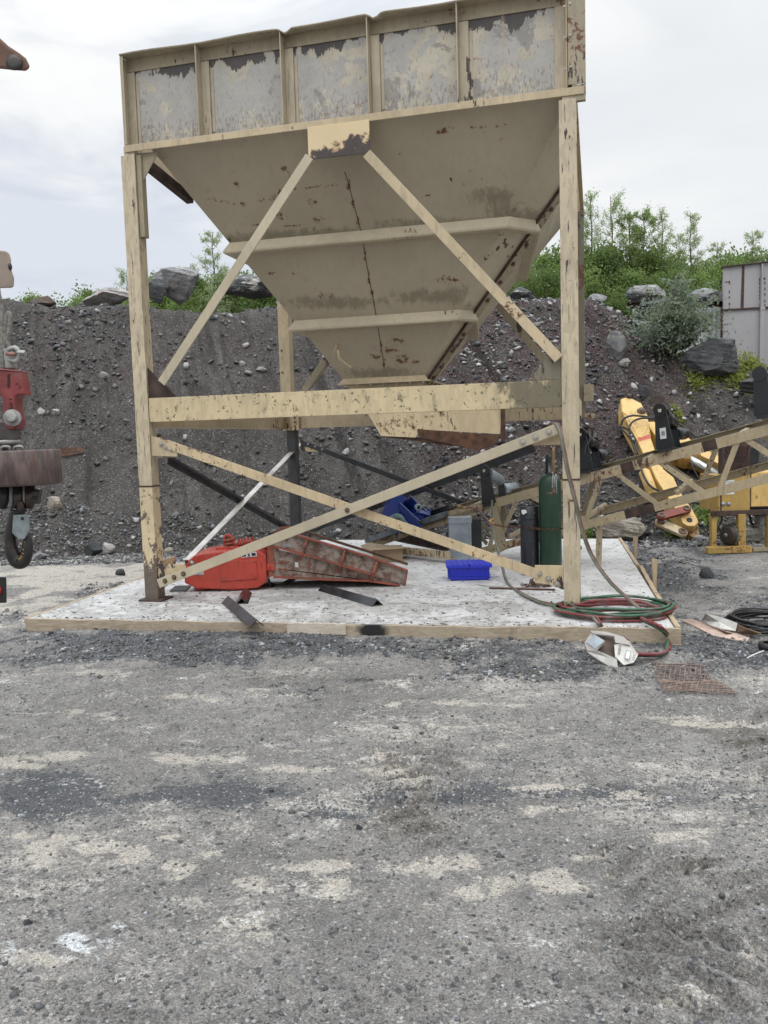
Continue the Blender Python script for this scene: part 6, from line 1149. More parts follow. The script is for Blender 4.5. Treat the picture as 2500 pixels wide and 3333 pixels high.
qslab([(2354,1006),(2620,990),(2620,996),(2354,1012)],-.10,.14,'ledge','rustdark'); qslab([(2355,866),(2620,836),(2620,840),(2355,870)],-.07,.16,'top_edge','rustdark')
qslab([(2481,858),(2485,858),(2482,1000),(2478,1000)],-.10,.10,'stiffener','lilac'); qslab([(2416,866),(2424,865),(2421,1002),(2411,1003)],-.012,.010,'rust_strip','rustdark'); qslab([(2476,1002),(2490,1001),(2487,1230),(2472,1230)],-.14,.08,'stiffener','lilac'); qslab([(2478,998),(2491,997),(2491,1008),(2478,1009)],-.15,.09,'bracket','lilac')
mb = MB()
for x,ys_ in ((2374,(918,950,968,989,1004)),(2473,(910,923,936,948,961,972,995)),(2490,(907,921,940,958,980,994))):
    for i,y in enumerate(ys_): 
        for q in (qy(x,y,-.005),): mb.b2(q+V(-.012,0,-.03),q+V(.012,.004,.03))
mb.build('slot_holes',MT['ink'],uw)
mb = MB()
for x0,y0,x1,y1 in ((2359,918,2376,917),(2375,917,2375,926),(2473,908,2490,906),(2473,908,2473,915)): mb.beam(qy(x0,y0,-.006),qy(x1,y1,-.006),.004,.014,(0,1,0) if False else (0,0,1) if abs(y0-y1)<3 else (1,0,0))
mb.build('cut_line',MT['ink'],uw)
mb = MB()
for x,y in ((2358,1056),(2367,1055),(2358,1079),(2367,1078)): q = qy(x,y,-.065); mb.cyl(q,q+V(0,-.01,0),.018,n=6)
mb.build('bolts',MT['boltdark'],lw_)
rw = thing('retaining_wall','whitish sheet retaining wall with a brown steel beam along its top, behind the shrub','retaining wall',onY(2200,1130,20.7))
m = NT('whitish corrugated sheet'); c = m.mix(m.noise(3,4),(.52,.55,.56),(.64,.67,.68)); c = m.mix(m.ramp(m.noise(6,4,.6,m.map((3,3,.2))),.52,.7,0,.5),c,(.36,.37,.36)); MT['whitesheet'] = m.out(c,.5)
a_, b_ = onY(2060,1005,20.7), onY(2349,1130,20.7); mb = MB(); N = 120
vs = []; 
for i in range(N+1): x = a_[0]+(b_[0]-a_[0])*i/N; y = 20.7+.014*math.cos(i*2*math.pi/6); vs += [(x,y,2.2),(x,y,a_[2]),(x,y+.006,a_[2]),(x,y+.006,2.2)]
mb.add(vs,[(4*i+k,4*i+4+k,4*i+4+(k+1)%4,4*i+(k+1)%4) for i in range(N) for k in range(4)]); mb.build('sheet',MT['whitesheet'],rw)
mb = MB(); p, q = onY(2040,994,20.55), onY(2356,992,20.55); mb.channel(p,q,.13,.16,.014,UZ,(0,-1,0)); mb.build('top_beam',MT['rustdark'],rw); mb = MB(); p = onY(2351,1004,20.5); mb.beam(V(p[0],20.5,2.2),p,.04,.06,(1,0,0)); mb.build('post',MT['redlink'],rw)
qslab([(2330,952),(2357,950),(2357,985),(2330,985)],1.2,.03,'back_panel','lilac')
# ================================================================ boulders
import bmesh
def rockmat(nm, a_, b_, c_, sc_=1.): 
    m = NT(nm); n = m.noise(2.2*sc_,7,.7,None,.6); c = m.mix(m.ramp(n,.38,.62),a_,b_); c = m.mix(m.ramp(m.noise(1.6*sc_,5,.65,m.map((1,1,2.4),None,(4,1,2))),.54,.62,0,.85),c,c_); c = m.mix(m.ramp(m.noise(7*sc_,7,.75),.54,.66,0,.7),c,tuple(x*.35 for x in a_)); return m.out(c,.75,m.bump(m.noise(6*sc_,8,.75,m.map((1,1,2.))),.9,.05))
MT['rockgrey'] = rockmat('grey slate boulder',(.13,.13,.135),(.26,.26,.26),(.40,.38,.34)); MT['rockdark'] = rockmat('dark slate boulder',(.035,.038,.042),(.075,.078,.08),(.13,.125,.115)); MT['rocktan'] = rockmat('tan grey boulder',(.22,.195,.16),(.36,.32,.26),(.13,.115,.095)); MT['rockpale'] = rockmat('pale boulder',(.26,.25,.24),(.42,.40,.385),(.30,.20,.15)); MT['rockmix'] = rockmat('dark and white boulder',(.045,.048,.05),(.12,.12,.12),(.50,.48,.44)); MT['rockbrown'] = rockmat('brown boulder',(.06,.04,.03),(.10,.07,.05),(.15,.12,.10))
def boulder(px, py, wpx, hpx, Y, mat, label, seed, cuts=9, flat=.62, sink=.2, grp='boulders on and along the hill', cat='boulder', depth=.8):
    r = np.random.default_rng(seed); bm = bmesh.new(); bmesh.ops.create_icosphere(bm,subdivisions=5,radius=1)
    vs = np.array([v.co[:] for v in bm.verts]); vs *= 1.12
    for k in range(cuts):
        n_ = r.normal(size=3); n_[2] *= .9; n_ /= np.linalg.norm(n_); d_ = r.uniform(flat,.9); s_ = vs@n_-d_; vs = vs-np.where(s_>0,s_,0)[:,None]*n_[None]*.97
    q = vs*2.4; f_ = fbm(q[:,0]+3*q[:,2],q[:,1]+seed,seed,5)-.5; vs = vs*(1+.16*f_[:,None]); f2 = fbm(q[:,0]*4+5*q[:,2],q[:,1]*4-3*q[:,2],seed+3,4)-.5; vs = vs*(1+.07*f2[:,None])
    vs -= (vs.max(0)+vs.min(0))/2; vs /= (vs.max(0)-vs.min(0))/2
    w_ = wpx/F*Y; h_ = hpx/F*Y; vs = vs*V(w_/2,w_/2*depth,h_/2*(1+sink)); vs[:,2] += h_/2*(1-sink)
    for v,c_ in zip(bm.verts,vs): v.co = c_
    me = bpy.data.meshes.new('boulder'); bm.to_mesh(me); bm.free(); me.polygons.foreach_set('use_smooth',[True]*len(me.polygons)); me.materials.append(MT[mat])
    try: me.set_sharp_from_angle(angle=.5)
    except Exception: pass
    o = bpy.data.objects.new('boulder',me); COL.objects.link(o); o.location = Vector(onY(px,py,Y)); return tag(o,label,cat,grp)
def onhill(px, py): return hit(px,py)[1]
boulder(352,992,160,54,21.9,'rockpale','long pale boulder on the hill crest left of the left front leg',21,9,.5)
boulder(270,1000,50,18,22.4,'rockpale','small pale rock on the crest left of the long pale boulder',27)
boulder(140,1001,90,38,22.6,'rockbrown','low dark brown boulder at the left end of the hill crest',22,7,.5)
boulder(575,968,150,98,22.0,'rockgrey','tall jagged grey boulder on the crest right of the left front leg',5,11,.42)
boulder(515,978,75,70,21.6,'rockdark','dark boulder leaning on the left of the tall jagged one',24,9,.5)
boulder(810,950,200,56,22.6,'rockmix','long flat dark boulder on the crest half hidden by the hopper',25,10,.4)
boulder(1698,990,92,52,21.8,'rockmix','black and white boulder on the crest under the hopper corner',31,9,.5)
boulder(1938,986,80,30,22.2,'rockgrey','flat grey boulder on the crest just right of the right front leg',33,9,.45)
boulder(2100,988,125,62,21.2,'rockgrey','grey boulder with a pale edge on the left part of the brown beam',34,9,.5,sink=.02)
boulder(2152,986,30,44,21.6,'rocktan','small tan rock touching the right side of the beam boulder',35,8,.5,sink=.02)
boulder(2285,988,105,50,21.2,'rockgrey','slanting grey boulder on the right part of the brown beam',36,9,.45,sink=.02)
boulder(2316,986,34,40,21.0,'rockpale','small pale rock at the right end of the brown beam',37,8,.5,sink=.02)
boulder(2315,1208,185,105,17.9,'rockdark','big dark block of slate below the shrub and the grey bin',38,9,.45,depth=.6)
boulder(2150,1030,190,60,19.3,'rockdark','long dark boulder under the left side of the shrub',39,9,.45)
boulder(2190,1130,140,60,18.4,'rockdark','dark boulder in the shade beneath the shrub',40,9,.5)
boulder(2470,1272,130,50,16.9,'rockdark','dark boulder at the right edge above the black idler',41,9,.45)
P = hit(2006,1150); boulder(2006,1156,70,78,P[1]-.4,'rockgrey','pointed pale grey slab of rock halfway up the slope right of the hopper',43,8,.45,depth=.35)
P = hit(2032,1190); boulder(2032,1192,44,26,P[1],'rockpale','small pale rock just below the pointed grey slab',44,8,.5)
P = onZ(2030,1772,-.14); boulder(2022,1770,175,92,14.3,'rocktan','rough tan boulder at the far right corner of the slab under the conveyor',45,7,.62,sink=.1)
P = hit(2095,1298); boulder(2097,1290,36,34,P[1]-.1,'rockdark','round grey stone on the slope above the yellow arm',46,6,.6)
for px,py,w_,h_,mt_,lb,sd in ((178,1655,52,40,'rocktan','yellowish rock at the left of the slope above the hook weight',51),(355,1795,46,30,'rockpale','pale flat rock at the foot of the slope left of the left leg',52),(548,1806,34,26,'rocktan','tan rock on the ground just right of the left front leg',53),(305,1803,60,46,'rockdark','dark broken rock at the foot of the slope left of the left leg',54),(130,1822,60,26,'rockgrey','flat grey rock at the foot of the slope beside the hook',55),(392,1872,36,22,'rockdark','dark rock on the pale ground left of the slab',56),(852,1208,40,14,'rockpale','flat pale rock high on the slope beside the left brace',57),(788,1190,22,16,'rockpale','white stone low in the gully right of the left brace',58),(800,1130,26,16,'rockpale','pale rock in the gully between the left brace and the rear leg',59),(336,1228,34,18,'rockpale','pale slanted rock on the slope left of the left leg',60),(135,1350,26,24,'rockpale','pale rock on the slope just right of the crane socket',61),(180,1345,30,14,'rockpale','flat pale rock right of the rock near the crane socket',62),(1205,1000,26,12,'rockpale','pale flat stone on the slope seen under the hopper band',63),(1128,1480,40,22,'rockpale','pale rock on the slope seen behind the braces',64),(1560,1545,60,40,'rockdark','dark rock on the slope above the silver roller',65),(2270,1762,36,22,'rockpale','white stone on the ground left of the motor stand',66),(2108,1784,30,16,'rockpale','white flat stone by the far right corner of the slab',67),(2300,1880,50,36,'rockdark','black lump of shale on the yard right of the slab',68),(1170,2700,22,20,'rockdark','dark stone alone in the middle of the near yard',69),(88,3010,34,20,'rockdark','dark broken stone at the lower left of the yard',70),(2250,2250,24,14,'rockpale','pale stone beside the rusty screen',71)):
    P = hit(px,py); boulder(px,py,w_,h_,P[1],mt_,lb,sd,8,.5,.25,'single rocks lying about','rock',.7)
# ================================================================ plants
def leafmat(nm, a_, b_, tr=.45):
    m = NT(nm); c = m.mix(m.at('tone'),a_,b_); m.out(c,.55,None,0,.3)
    tl = m.n('ShaderNodeBsdfTranslucent'); m.put(tl.inputs['Color'],m.mix(.5,c,tuple(min(1,x*1.6) for x in b_))); ms = m.n('ShaderNodeMixShader'); ms.inputs[0].default_value = tr
    o = m.t.nodes['Material Output']; m.t.links.new(m.b.outputs[0],ms.inputs[1]); m.t.links.new(tl.outputs[0],ms.inputs[2]); m.t.links.new(ms.outputs[0],o.inputs['Surface']); return m.m
MT['leaf'] = leafmat('fresh green leaves',(.105,.155,.04),(.25,.34,.11)); MT['leafdeep'] = leafmat('deep green leaves',(.065,.105,.03),(.16,.23,.07)); MT['leafpale'] = leafmat('pale spring leaves',(.18,.25,.10),(.38,.46,.24)); MT['leafsilver'] = leafmat('silver green leaves',(.07,.10,.06),(.26,.31,.22)); MT['leafyellow'] = leafmat('yellow green leaves',(.12,.16,.03),(.29,.32,.075)); MT['bark'] = plain('grey brown bark',(.085,.07,.055),.85,0,.3,10,.3)
def leaves(C_, size, r, asp=1.7, up=.3):
    n = len(C_); s = size*r.uniform(.6,1.3,n)
    d = r.normal(size=(n,3)); d[:,2] += up; d /= np.linalg.norm(d,axis=1)[:,None]; e = np.cross(d,r.normal(size=(n,3))); e /= np.linalg.norm(e,axis=1)[:,None]
    d = d*s[:,None]*asp; e = e*s[:,None]*.5
    v = np.stack([C_-d*.5,C_+e-d*.05,C_+d*.5,C_-e-d*.05],1).reshape(-1,3); f = np.arange(4*n).reshape(-1,4); return v, f
def leafobj(nm, C_, size, mat, par, r, asp=1.7, tone=None):
    v, f = leaves(C_,size,r,asp); me = bpy.data.meshes.new(nm); n = len(f); me.vertices.add(4*n); me.vertices.foreach_set('co',v.ravel()); me.loops.add(4*n); me.loops.foreach_set('vertex_index',f.ravel().astype(np.int32)); me.polygons.add(n); me.polygons.foreach_set('loop_start',np.arange(0,4*n,4)); me.update(calc_edges=True); me.materials.append(MT[mat])
    t = r.uniform(0,1,n) if tone is None else np.clip(tone+r.uniform(-.3,.3,n),0,1); a_ = me.attributes.new('tone','FLOAT','POINT'); a_.data.foreach_set('value',np.repeat(t,4).astype(np.float32))
    o = bpy.data.objects.new(nm,me); COL.objects.link(o); o.parent = par; return o
def bush(seed, w_=3., h_=3., n=5200, size=.085, mat='leaf', nc=34):
    r = np.random.default_rng(seed); t = thing('bush','','bush'); cs = r.normal(size=(nc,3)); cs /= np.linalg.norm(cs,axis=1)[:,None]; cs *= r.uniform(.25,1.0,nc)[:,None]**.6; cs[:,2] = np.abs(cs[:,2])*.95+.05*r.random(nc)
    cs = cs*V(w_/2*.85,w_/2*.7,h_*.86)+V(0,0,h_*.08); k = r.integers(0,nc,n); rad = r.uniform(.14,.32,nc)*h_*.5; C_ = cs[k]+r.normal(size=(n,3))*rad[k][:,None]*.5; C_[:,2] = np.minimum(np.abs(C_[:,2]),h_*(1.0-.12*r.random(n)))
    tn = r.uniform(.15,.85,nc)[k]; leafobj('foliage',C_,size,mat,t,r,1.7,tn); mb = MB()
    for c_ in cs[::2]: b0 = V(c_[0]*.15,c_[1]*.15,0); mb.tube([b0,b0*.6+c_*.45+V(0,0,.2),c_],[.045,.03,.012],5)
    mb.build('stems',MT['bark'],t,True); return t
def sapling(seed, h_=5.5, spread=1.1, n=3000, size=.06, mat='leafpale', nb=34, z0=.15, lean=.0):
    r = np.random.default_rng(seed); t = thing('tree','','tree'); mb = MB(); pts = [V(lean*h_*k/8*k/8+.04*math.sin(k*1.7+seed),.03*math.cos(k*2.1+seed),h_*k/8) for k in range(9)]; mb.tube(pts,[.055*(1-k/9.5)*h_/5.5+.006 for k in range(9)],6)
    CC = []
    for b in range(nb):
        f = z0+(.97-z0)*(b+.5)/nb; k = f*8; i = min(int(k),7); p = pts[i]+(pts[i+1]-pts[i])*(k-i); a_ = r.uniform(0,2*math.pi); L_ = spread*(1-f*.72)*r.uniform(.55,1.15); up = r.uniform(.5,1.0); q = p+V(math.cos(a_)*L_,math.sin(a_)*L_,L_*up); m_ = (p+q)/2+V(0,0,-.06*L_); mb.tube([p,m_,q],[.016*(1-f)+.006,.009,.004],4)
        for tw in range(4):
            s_ = r.uniform(.35,.95); bp_ = p+(q-p)*s_; tq = bp_+r.normal(size=3)*.22*L_+V(0,0,.14*L_); mb.tube([bp_,tq],[.005,.003],3); m2 = int(n/nb/5); w2 = r.random(m2)[:,None]; CC.append(bp_[None]*(1-w2)+tq[None]*w2+r.normal(size=(m2,3))*.06)
        m2 = int(n/nb/5); w2 = r.uniform(.4,1.05,m2)[:,None]; CC.append(p[None]*(1-w2)+q[None]*w2+r.normal(size=(m2,3))*.07)
    mb.build('trunk',MT['bark'],t,True); leafobj('crown',np.concatenate(CC),size,mat,t,r,1.9); return t
def place(src, used, X, Y, z, s, rz, label, group):
    mt_ = Matrix.Translation(Vector((X,Y,z))) @ Matrix.Rotation(rz,4,'Z') @ Matrix.Scale(s,4)
    if src.name not in used: used.add(src.name); src.matrix_world = mt_; o = src
    else: o = clone(src,None,mt_)
    o['label'] = label; o['group'] = group; return o
used = set(); rt = np.random.default_rng(77)
BU = [bush(1,3.2,3.0,15000,.05,'leaf',46),bush(2,3.6,2.6,15000,.05,'leafdeep',46),bush(3,2.8,3.4,15000,.048,'leaf',46),bush(4,3.4,2.4,14000,.048,'leafdeep',46)]
LR = 'leafy green bush in the dense thicket right of the hopper, behind the hill crest'; LL = 'green bush in the low hedge behind the hill crest at the left'; LM = 'green bush behind the tall jagged boulder, left of the hopper'
GB = 'bushes behind the hill crest'
for i,(px,top,Y) in enumerate(((1720,800,27),(1800,790,27.5),(1860,800,28),(1930,790,27),(1990,800,28.5),(2050,790,27),(2110,805,28),(2170,800,27),(2230,810,28.5),(2290,805,27.5),(2345,815,28),(2400,805,30),(2450,800,29),(2510,790,30),(1890,850,25.5),(1960,860,25.5),(2030,870,25.2),(2090,860,25.6),(2160,870,25.4),(2230,870,25.3),(2300,870,25.5),(1760,860,25.5),(2370,840,26),(2440,840,26.5),(1830,880,25),(2000,930,24.6),(2130,930,24.6),(2250,930,24.6))):
    p = onY(px,top,Y); z0 = 4.2; h_ = p[2]-z0; b = BU[i%4]; hb_ = (3.0,2.6,3.4,2.4)[i%4]; place(b,used,p[0],Y,z0,h_/hb_*1.02,rt.uniform(0,6),LR,GB)
for i,(px,top,Y) in enumerate(((-40,930,31),(30,945,30),(90,935,31),(150,960,30),(210,945,31),(270,920,32),(330,935,31),(390,930,31),(60,925,36),(130,915,36),(290,895,37),(440,905,34),(180,940,35),(240,950,33),(370,905,36))):
    top += 22; p = onY(px,top,Y); z0 = 5.0; h_ = p[2]-z0; b = BU[(i*3+1)%4]; hb_ = (3.0,2.6,3.4,2.4)[(i*3+1)%4]; place(b,used,p[0],Y,z0,h_/hb_,rt.uniform(0,6),LL,GB)
for i,(px,top,Y) in enumerate(((520,890,30),(570,870,31),(630,890,29),(690,880,29),(750,870,30),(800,850,30),(860,870,30),(930,880,30))):
    p = onY(px,top,Y); z0 = 5.2; h_ = p[2]-z0; b = BU[(i*3+2)%4]; hb_ = (3.0,2.6,3.4,2.4)[(i*3+2)%4]; place(b,used,p[0],Y,z0,h_/hb_,rt.uniform(0,6),LM,GB)
SA = [sapling(11,5.5,1.3,5200,.036,'leafpale',44,.18),sapling(12,5.5,1.7,8000,.038,'leaf',50,.15,.02),sapling(13,5.5,1.15,4200,.034,'leafpale',44,.25,-.02),sapling(14,5.5,1.5,4200,.034,'leafpale',44,.2)]
for k,(px,top,Y,si,lb) in enumerate(((1925,628,27,2,'tall thin pale tree just right of the right front leg'),(1990,640,27.5,3,'tall airy pale tree, second right of the right front leg'),(2045,690,26.4,1,'leafier green tree in the middle of the thicket, leftmost of three close together'),(2100,685,26.2,1,'leafier green tree in the middle of the thicket, central of three close together'),(2155,690,26.6,3,'airy tree at the right of the three close together in the thicket'),(2250,692,27,2,'slim pale cone shaped tree standing apart above the shrub'),(2210,760,27.5,0,'short pale tree between the three close trees and the cone shaped one'),(2335,790,28,0,'small pale tree top left of the grey steel bin'),(2450,752,29,0,'round pale tree above the grey steel bin'),(1880,740,28,0,'pale tree half hidden by the right front leg'),(690,755,27.5,0,'pale young tree beside the tall jagged boulder, left of the hopper'),(620,860,29,3,'small pale tree top behind the tall jagged boulder'),(410,880,33,3,'small pale tree top just left of the left front leg'))):
    p = onY(px,top,Y); z0 = 4.8; place(SA[si],used,p[0],Y,z0,(p[2]-z0)/5.5,rt.uniform(0,6),lb,'young trees behind the hill')
# silver shrub, weeds
def shrub(px0, px1, ytop, ybase, Y, label):
    r = np.random.default_rng(5); base = onY((px0+px1)/2-20,ybase,Y); wd = (px1-px0)/F*Y; ht = (ybase-ytop)/F*Y; t = thing('shrub',label,'shrub',base); mb = MB(); CC, TT = [], []
    for k in range(46):
        a_ = r.uniform(0,2*math.pi); rr = wd/2*r.uniform(.2,1.); hh = ht*(1-.55*(rr/(wd/2))**1.6)*r.uniform(.55,1.0); q = base+V(math.cos(a_)*rr+.12*ht,math.sin(a_)*rr*.7,hh); m_ = base+(q-base)*.5+V(0,0,.12*ht*r.random()); mb.tube([base+V(math.cos(a_),math.sin(a_),0)*.06,m_,q],[.016,.010,.003],5)
        for s_ in range(5):
            f = r.uniform(.3,1); p = (base+(m_-base)*2*f) if f<.5 else m_+(q-m_)*(2*f-1); tq = p+r.normal(size=3)*.16*ht*.8; n = 26; w2 = r.random(n)[:,None]; CC.append(p*(1-w2)+tq*w2+r.normal(size=(n,3))*.035)
    n = 4200; c2 = r.normal(size=(n,3))*V(wd*.30,wd*.2,ht*.16)+base+V(.05,0,ht*.32); CC.append(c2)
    C_ = np.concatenate(CC); o = mb.build('stems',MT['bark'],t); C2 = C_-base; leafobj('foliage',C2,.034,'leafsilver',t,r,2.6); return t
shrub(2095,2310,880,1150,18.4,'silver green shrub growing on the slope in front of the retaining wall')
def weed(px, py, w_, h_, label, seed, mat='leafyellow', size=.05):
    r = np.random.default_rng(seed); P = hit(px,py); t = thing('weed',label,'weed',P,0,'yellow green weeds on the slope'); n = int(330*max(1,w_/60)); C_ = np.stack([r.normal(0,w_/F*P[1]*.33,n),r.normal(0,.12,n),np.abs(r.normal(0,h_/F*P[1]*.45,n))+.01],1); C_[:,2] += (Hh(C_[:,0]+P[0],C_[:,1]+P[1])-P[2])
    leafobj('foliage',C_,size,mat,t,r,1.3); mb = MB()
    for c_ in C_[::12]: mb.tube([V(c_[0]*.6,c_[1]*.6,min(0,c_[2])-.03),c_],[.005,.003],4)
    mb.build('stems',MT['leafdeep'] if False else MT['bark'],t,True); return t
for k,(px,py,w_,h_,lb) in enumerate(((2440,1195,70,45,'largest yellow green weed clump, at the foot of the grey bin'),(2300,1118,90,24,'low weed fringe along the top of the big dark block'),(2400,1102,80,22,'sprig of yellow green leaves against the grey bin'),(2340,1225,120,36,'sprawling weeds right of the big dark block'),(2270,1250,60,26,'weeds below the left end of the big dark block'),(2230,1172,40,20,'small weed at the left side of the big dark block'),(2400,1245,60,28,'weeds on the crest above the black idler, right of centre'),(2145,1045,50,22,'small yellow weed left of the shrub'),(2205,1395,22,16,'tuft of weed on the slope behind the yellow arm'),(2300,1690,60,34,'green weed beside the motor stand'),(2200,1745,50,24,'thin weed below the white link of the arm'),(1905,1735,40,24,'green weed at the back edge of the slab under the conveyor'))): weed(px,py,w_,h_,lb,100+k,'leaf' if py>1600 else 'leafyellow')
mb = MB()
for k in range(14):
    for (xa,ya,xb,yb) in ((170+7*k,1500-2*k,196+7*k*.9,1462-.5*k),(172+.6*k*2,1498-2.7*k,272+.2*k,1478-1.2*k)):
        mb.tube([hit(xa+(xb-xa)*t,ya+(yb-ya)*t)+V(0,-.02,.03) for t in (0,.33,.66,1)],.006,4,False)
single(mb,'screen_mesh',MT['rust'],'scrap of rusty wire screen lying on the slope right of the hook weight','wire screen')
for k,(pts,lb) in enumerate((([(660,1440),(690,1458),(700,1470)],'thin dry twig on the slope near the left leg'),([(585,1690),(610,1715),(640,1745)],'dry stick on the slope below the white brace'),([(1525,1560),(1528,1600),(1520,1640)],'thin grey root hanging on the slope left of the silver roller'))):
    mb = MB(); mb.tube([hit(x,y)+V(0,-.03,.04) for x,y in pts],.010,5); single(mb,'twig',MT['bark'],lb,'twig')
# ================================================================ crane hook hanging at the left edge
HY = 4.5
def hy(x, y, d=0.): return onY(x,y,HY+d)
px_m = HY/F
ck = thing('crane_hook','rusty crane hook below a round weight and red rope socket hanging at the left edge','crane hook',hy(62,1850))
MT['rope'] = plain('grey wire rope',(.20,.19,.17),.6,.3,.35,60,.6,(.06,.05,.045),.6); MT['socket'] = plain('worn red cast socket',(.19,.035,.035),.45,.1,.35,9,.25,(.30,.17,.15),.5); MT['hookblack'] = plain('dark oily hook steel',(.022,.020,.020),.35,.3,.5,9,.15,(.10,.06,.045),.5); MT['clip'] = plain('worn grey steel clip',(.27,.27,.26),.5,.4,.3,14,.2,(.12,.08,.06),.6)
m = NT('streaked rusty weight'); n = m.noise(14,6,.7,m.map((1.5,1.5,.35))); c = m.mix(m.ramp(n,.35,.65),(.045,.030,.028),(.13,.09,.08)); c = m.mix(m.ramp(m.noise(10,5,.6,m.map((2,2,.3),None,(3,1,1))),.55,.66,0,.8),c,(.11,.045,.035)); MT['weight'] = m.out(c,.55,m.bump(n,.25,.006))
mb = MB(); mb.tube(spl([hy(-30,600),hy(-15,900),hy(4,1030),hy(8,1120),hy(10,1205)],8),.018,10); mb.build('wire_rope',MT['rope'],ck)
mb = MB(); mb.tube(spl([hy(10,1205),hy(14,1120),hy(20,1040),hy(28,1020),hy(33,1035),hy(30,1075),hy(25,1110),hy(36,1160),hy(38,1205)],8),.013,10); mb.build('rope_tail',MT['rope'],ck)
def hslab(pts, d, dep, nm, mat, par=ck, bevel=.006): mb = MB(); mb.prism([hy(x,y,d) for x,y in pts],(0,dep,0)); return mb.build(nm,MT[mat],par,bevel=bevel)
hslab([(10,1135),(24,1133),(40,1150),(44,1200),(16,1200),(12,1160)],-.025,.05,'wedge','clip')
mb = MB(); mb.tube(spl([hy(28,1138,-.03),hy(48,1132,-.04),hy(60,1145,-.04),hy(60,1165,-.04),hy(50,1176,-.04),hy(33,1172,-.03)],6),.013,8); clp = mb.build('rope_clip',MT['clip'],ck)
mb = MB(); mb.cyl(hy(20,1152,-.05),hy(52,1153,-.05),.010,n=10); mb.build('clip_pin',plain('coppery pin',(.25,.13,.10),.5,.4),clp); mb = MB(); mb.cyl(hy(60,1148,-.04),hy(83,1149,-.04),.016,n=6,smooth=False); mb.cyl(hy(66,1162,-.03),hy(78,1163,-.03),.015,n=10); mb.build('clip_nut',MT['clip'],clp)
soc = hslab([(-60,1200),(0,1198),(62,1205),(66,1214),(72,1245),(79,1284),(58,1286),(50,1292),(48,1302),(50,1330),(58,1368),(56,1390),(44,1400),(28,1398),(12,1384),(8,1360),(9,1310),(6,1292),(-2,1286),(-60,1284)],-.05,.10,'rope_socket','socket',ck,.010)
hslab([(-60,1202),(0,1200),(63,1205),(65,1210),(0,1206),(-60,1208)],-.056,.112,'socket_lip','socket',soc,.004)
text_mesh(None,'Ropeway'[:0]+'2',.045,MT['socket'],'cast_number',soc,frame4(hy(60,1254,-.0505),hy(66,1252,-.0505)-hy(58,1257,-.0505),(0,-1,0)),.004)
for y0 in range(0,7):
    mb = MB(); p = hy(28,1220+6.5*y0,-.052); mb.b2(p+V(-.006,-.002,-.0035),p+V(.008-(y0%2)*.004,.002,.0035)); mb.build('cast_mark',MT['hookblack'],soc)
for x0,y0,x1,y1 in ((30,1298,38,1300),(32,1310,40,1316),(33,1318,39,1322),(30,1330,42,1326),(36,1338,40,1344)): mb = MB(); mb.cyl(hy(x0,y0,-.051),hy(x1,y1,-.051),.003,n=5); mb.build('cast_mark',MT['hookblack'],soc)
mb = MB(); p = hy(41,1360,-.05); mb.lathe(p,[(.045,0),(.045,.008),(.026,.010),(.026,.045),(.022,.05),(0,.05)],20,nrm(V(.25,-1,.05)),False); mb.build('socket_pin',MT['clip'],ck)
hslab([(-20,1370),(8,1372),(50,1392),(52,1432),(-40,1432)],-.035,.07,'lug','darksteel')
mb = MB(); mb.lathe(hy(20,1432),[(0,0),(.07,0),(.075,-.012),(.07,-.024),(.05,-.024),(.05,-.06),(.0,-.06)],24); mb.build('swivel',MT['clip'],ck)
for x in (20,62): mb = MB(); mb.tube(spl([hy(x-16,1470,-.06),hy(x-14,1456,-.07),hy(x+8,1454,-.07),hy(x+12,1466,-.06),hy(x+8,1474,-.05)],5),.008,7); mb.build('ring_clip',MT['clip'],ck)
wc = hy(46,1466); rw_ = 141*px_m; hw_ = 112*px_m
mb = MB(); mb.lathe(wc,[(0,0),(rw_*.965,0),(rw_,-.008),(rw_,-hw_+.012),(rw_*.96,-hw_),(0,-hw_)],64); mb.build('weight',MT['weight'],ck)
for x,r_,mt_ in ((12,.030,'hookblack'),(38,.014,'clip'),(60,.030,'hookblack'),(80,.012,'clip'),(98,.028,'hookblack')):
    mb = MB(); mb.tube([hy(x,1578),hy(x,1625),hy(x-2,1655)],[r_*.9,r_,r_*.7],12); mb.build('yoke_plate',MT[mt_],ck,bevel=0)
mb = MB(); mb.cyl(hy(100,1605),hy(132,1606),.022,n=8); mb.cyl(hy(100,1625),hy(128,1626),.026,n=6,smooth=False); mb.build('yoke_bolt',MT['darksteel'],ck)
mb = MB(); mb.tube(spl([hy(66,1630),hy(70,1655),hy(62,1680)],5),.026,10); mb.build('eye',MT['hookblack'],ck)
cl = [(52,1660,16),(44,1690,17),(36,1725,17),(34,1765,19),(42,1803,23),(58,1826,25),(74,1826,23),(86,1803,20),(90,1770,16),(89,1745,11),(87,1728,6)]
pp = spl([hy(x,y,-.01) for x,y,r in cl],6); rr = np.interp(np.linspace(0,len(cl)-1,len(pp)),range(len(cl)),[r*px_m for x,y,r in cl])
mb = MB(); mb.tube(pp,list(rr),14); hk = mb.build('hook',MT['hookblack'],ck)
MT['latchgrey'] = plain('grey zinc latch plate',(.25,.29,.30),.4,.5,.2,14,.1,(.12,.11,.1),.5)
lt = hslab([(42,1676),(92,1674),(97,1728),(78,1756),(60,1756),(38,1735)],-.052,.010,'latch','latchgrey'); hslab([(38,1735),(42,1676),(48,1676),(46,1740)],-.05,.07,'latch_side','latchgrey',lt)
mb = MB(); p = hy(73,1688,-.053); mb.lathe(p,[(0,0),(.009,0),(.009,.002),(0,.002)],12,(0,-1,0)); mb.build('latch_hole',MT['ink'],lt)
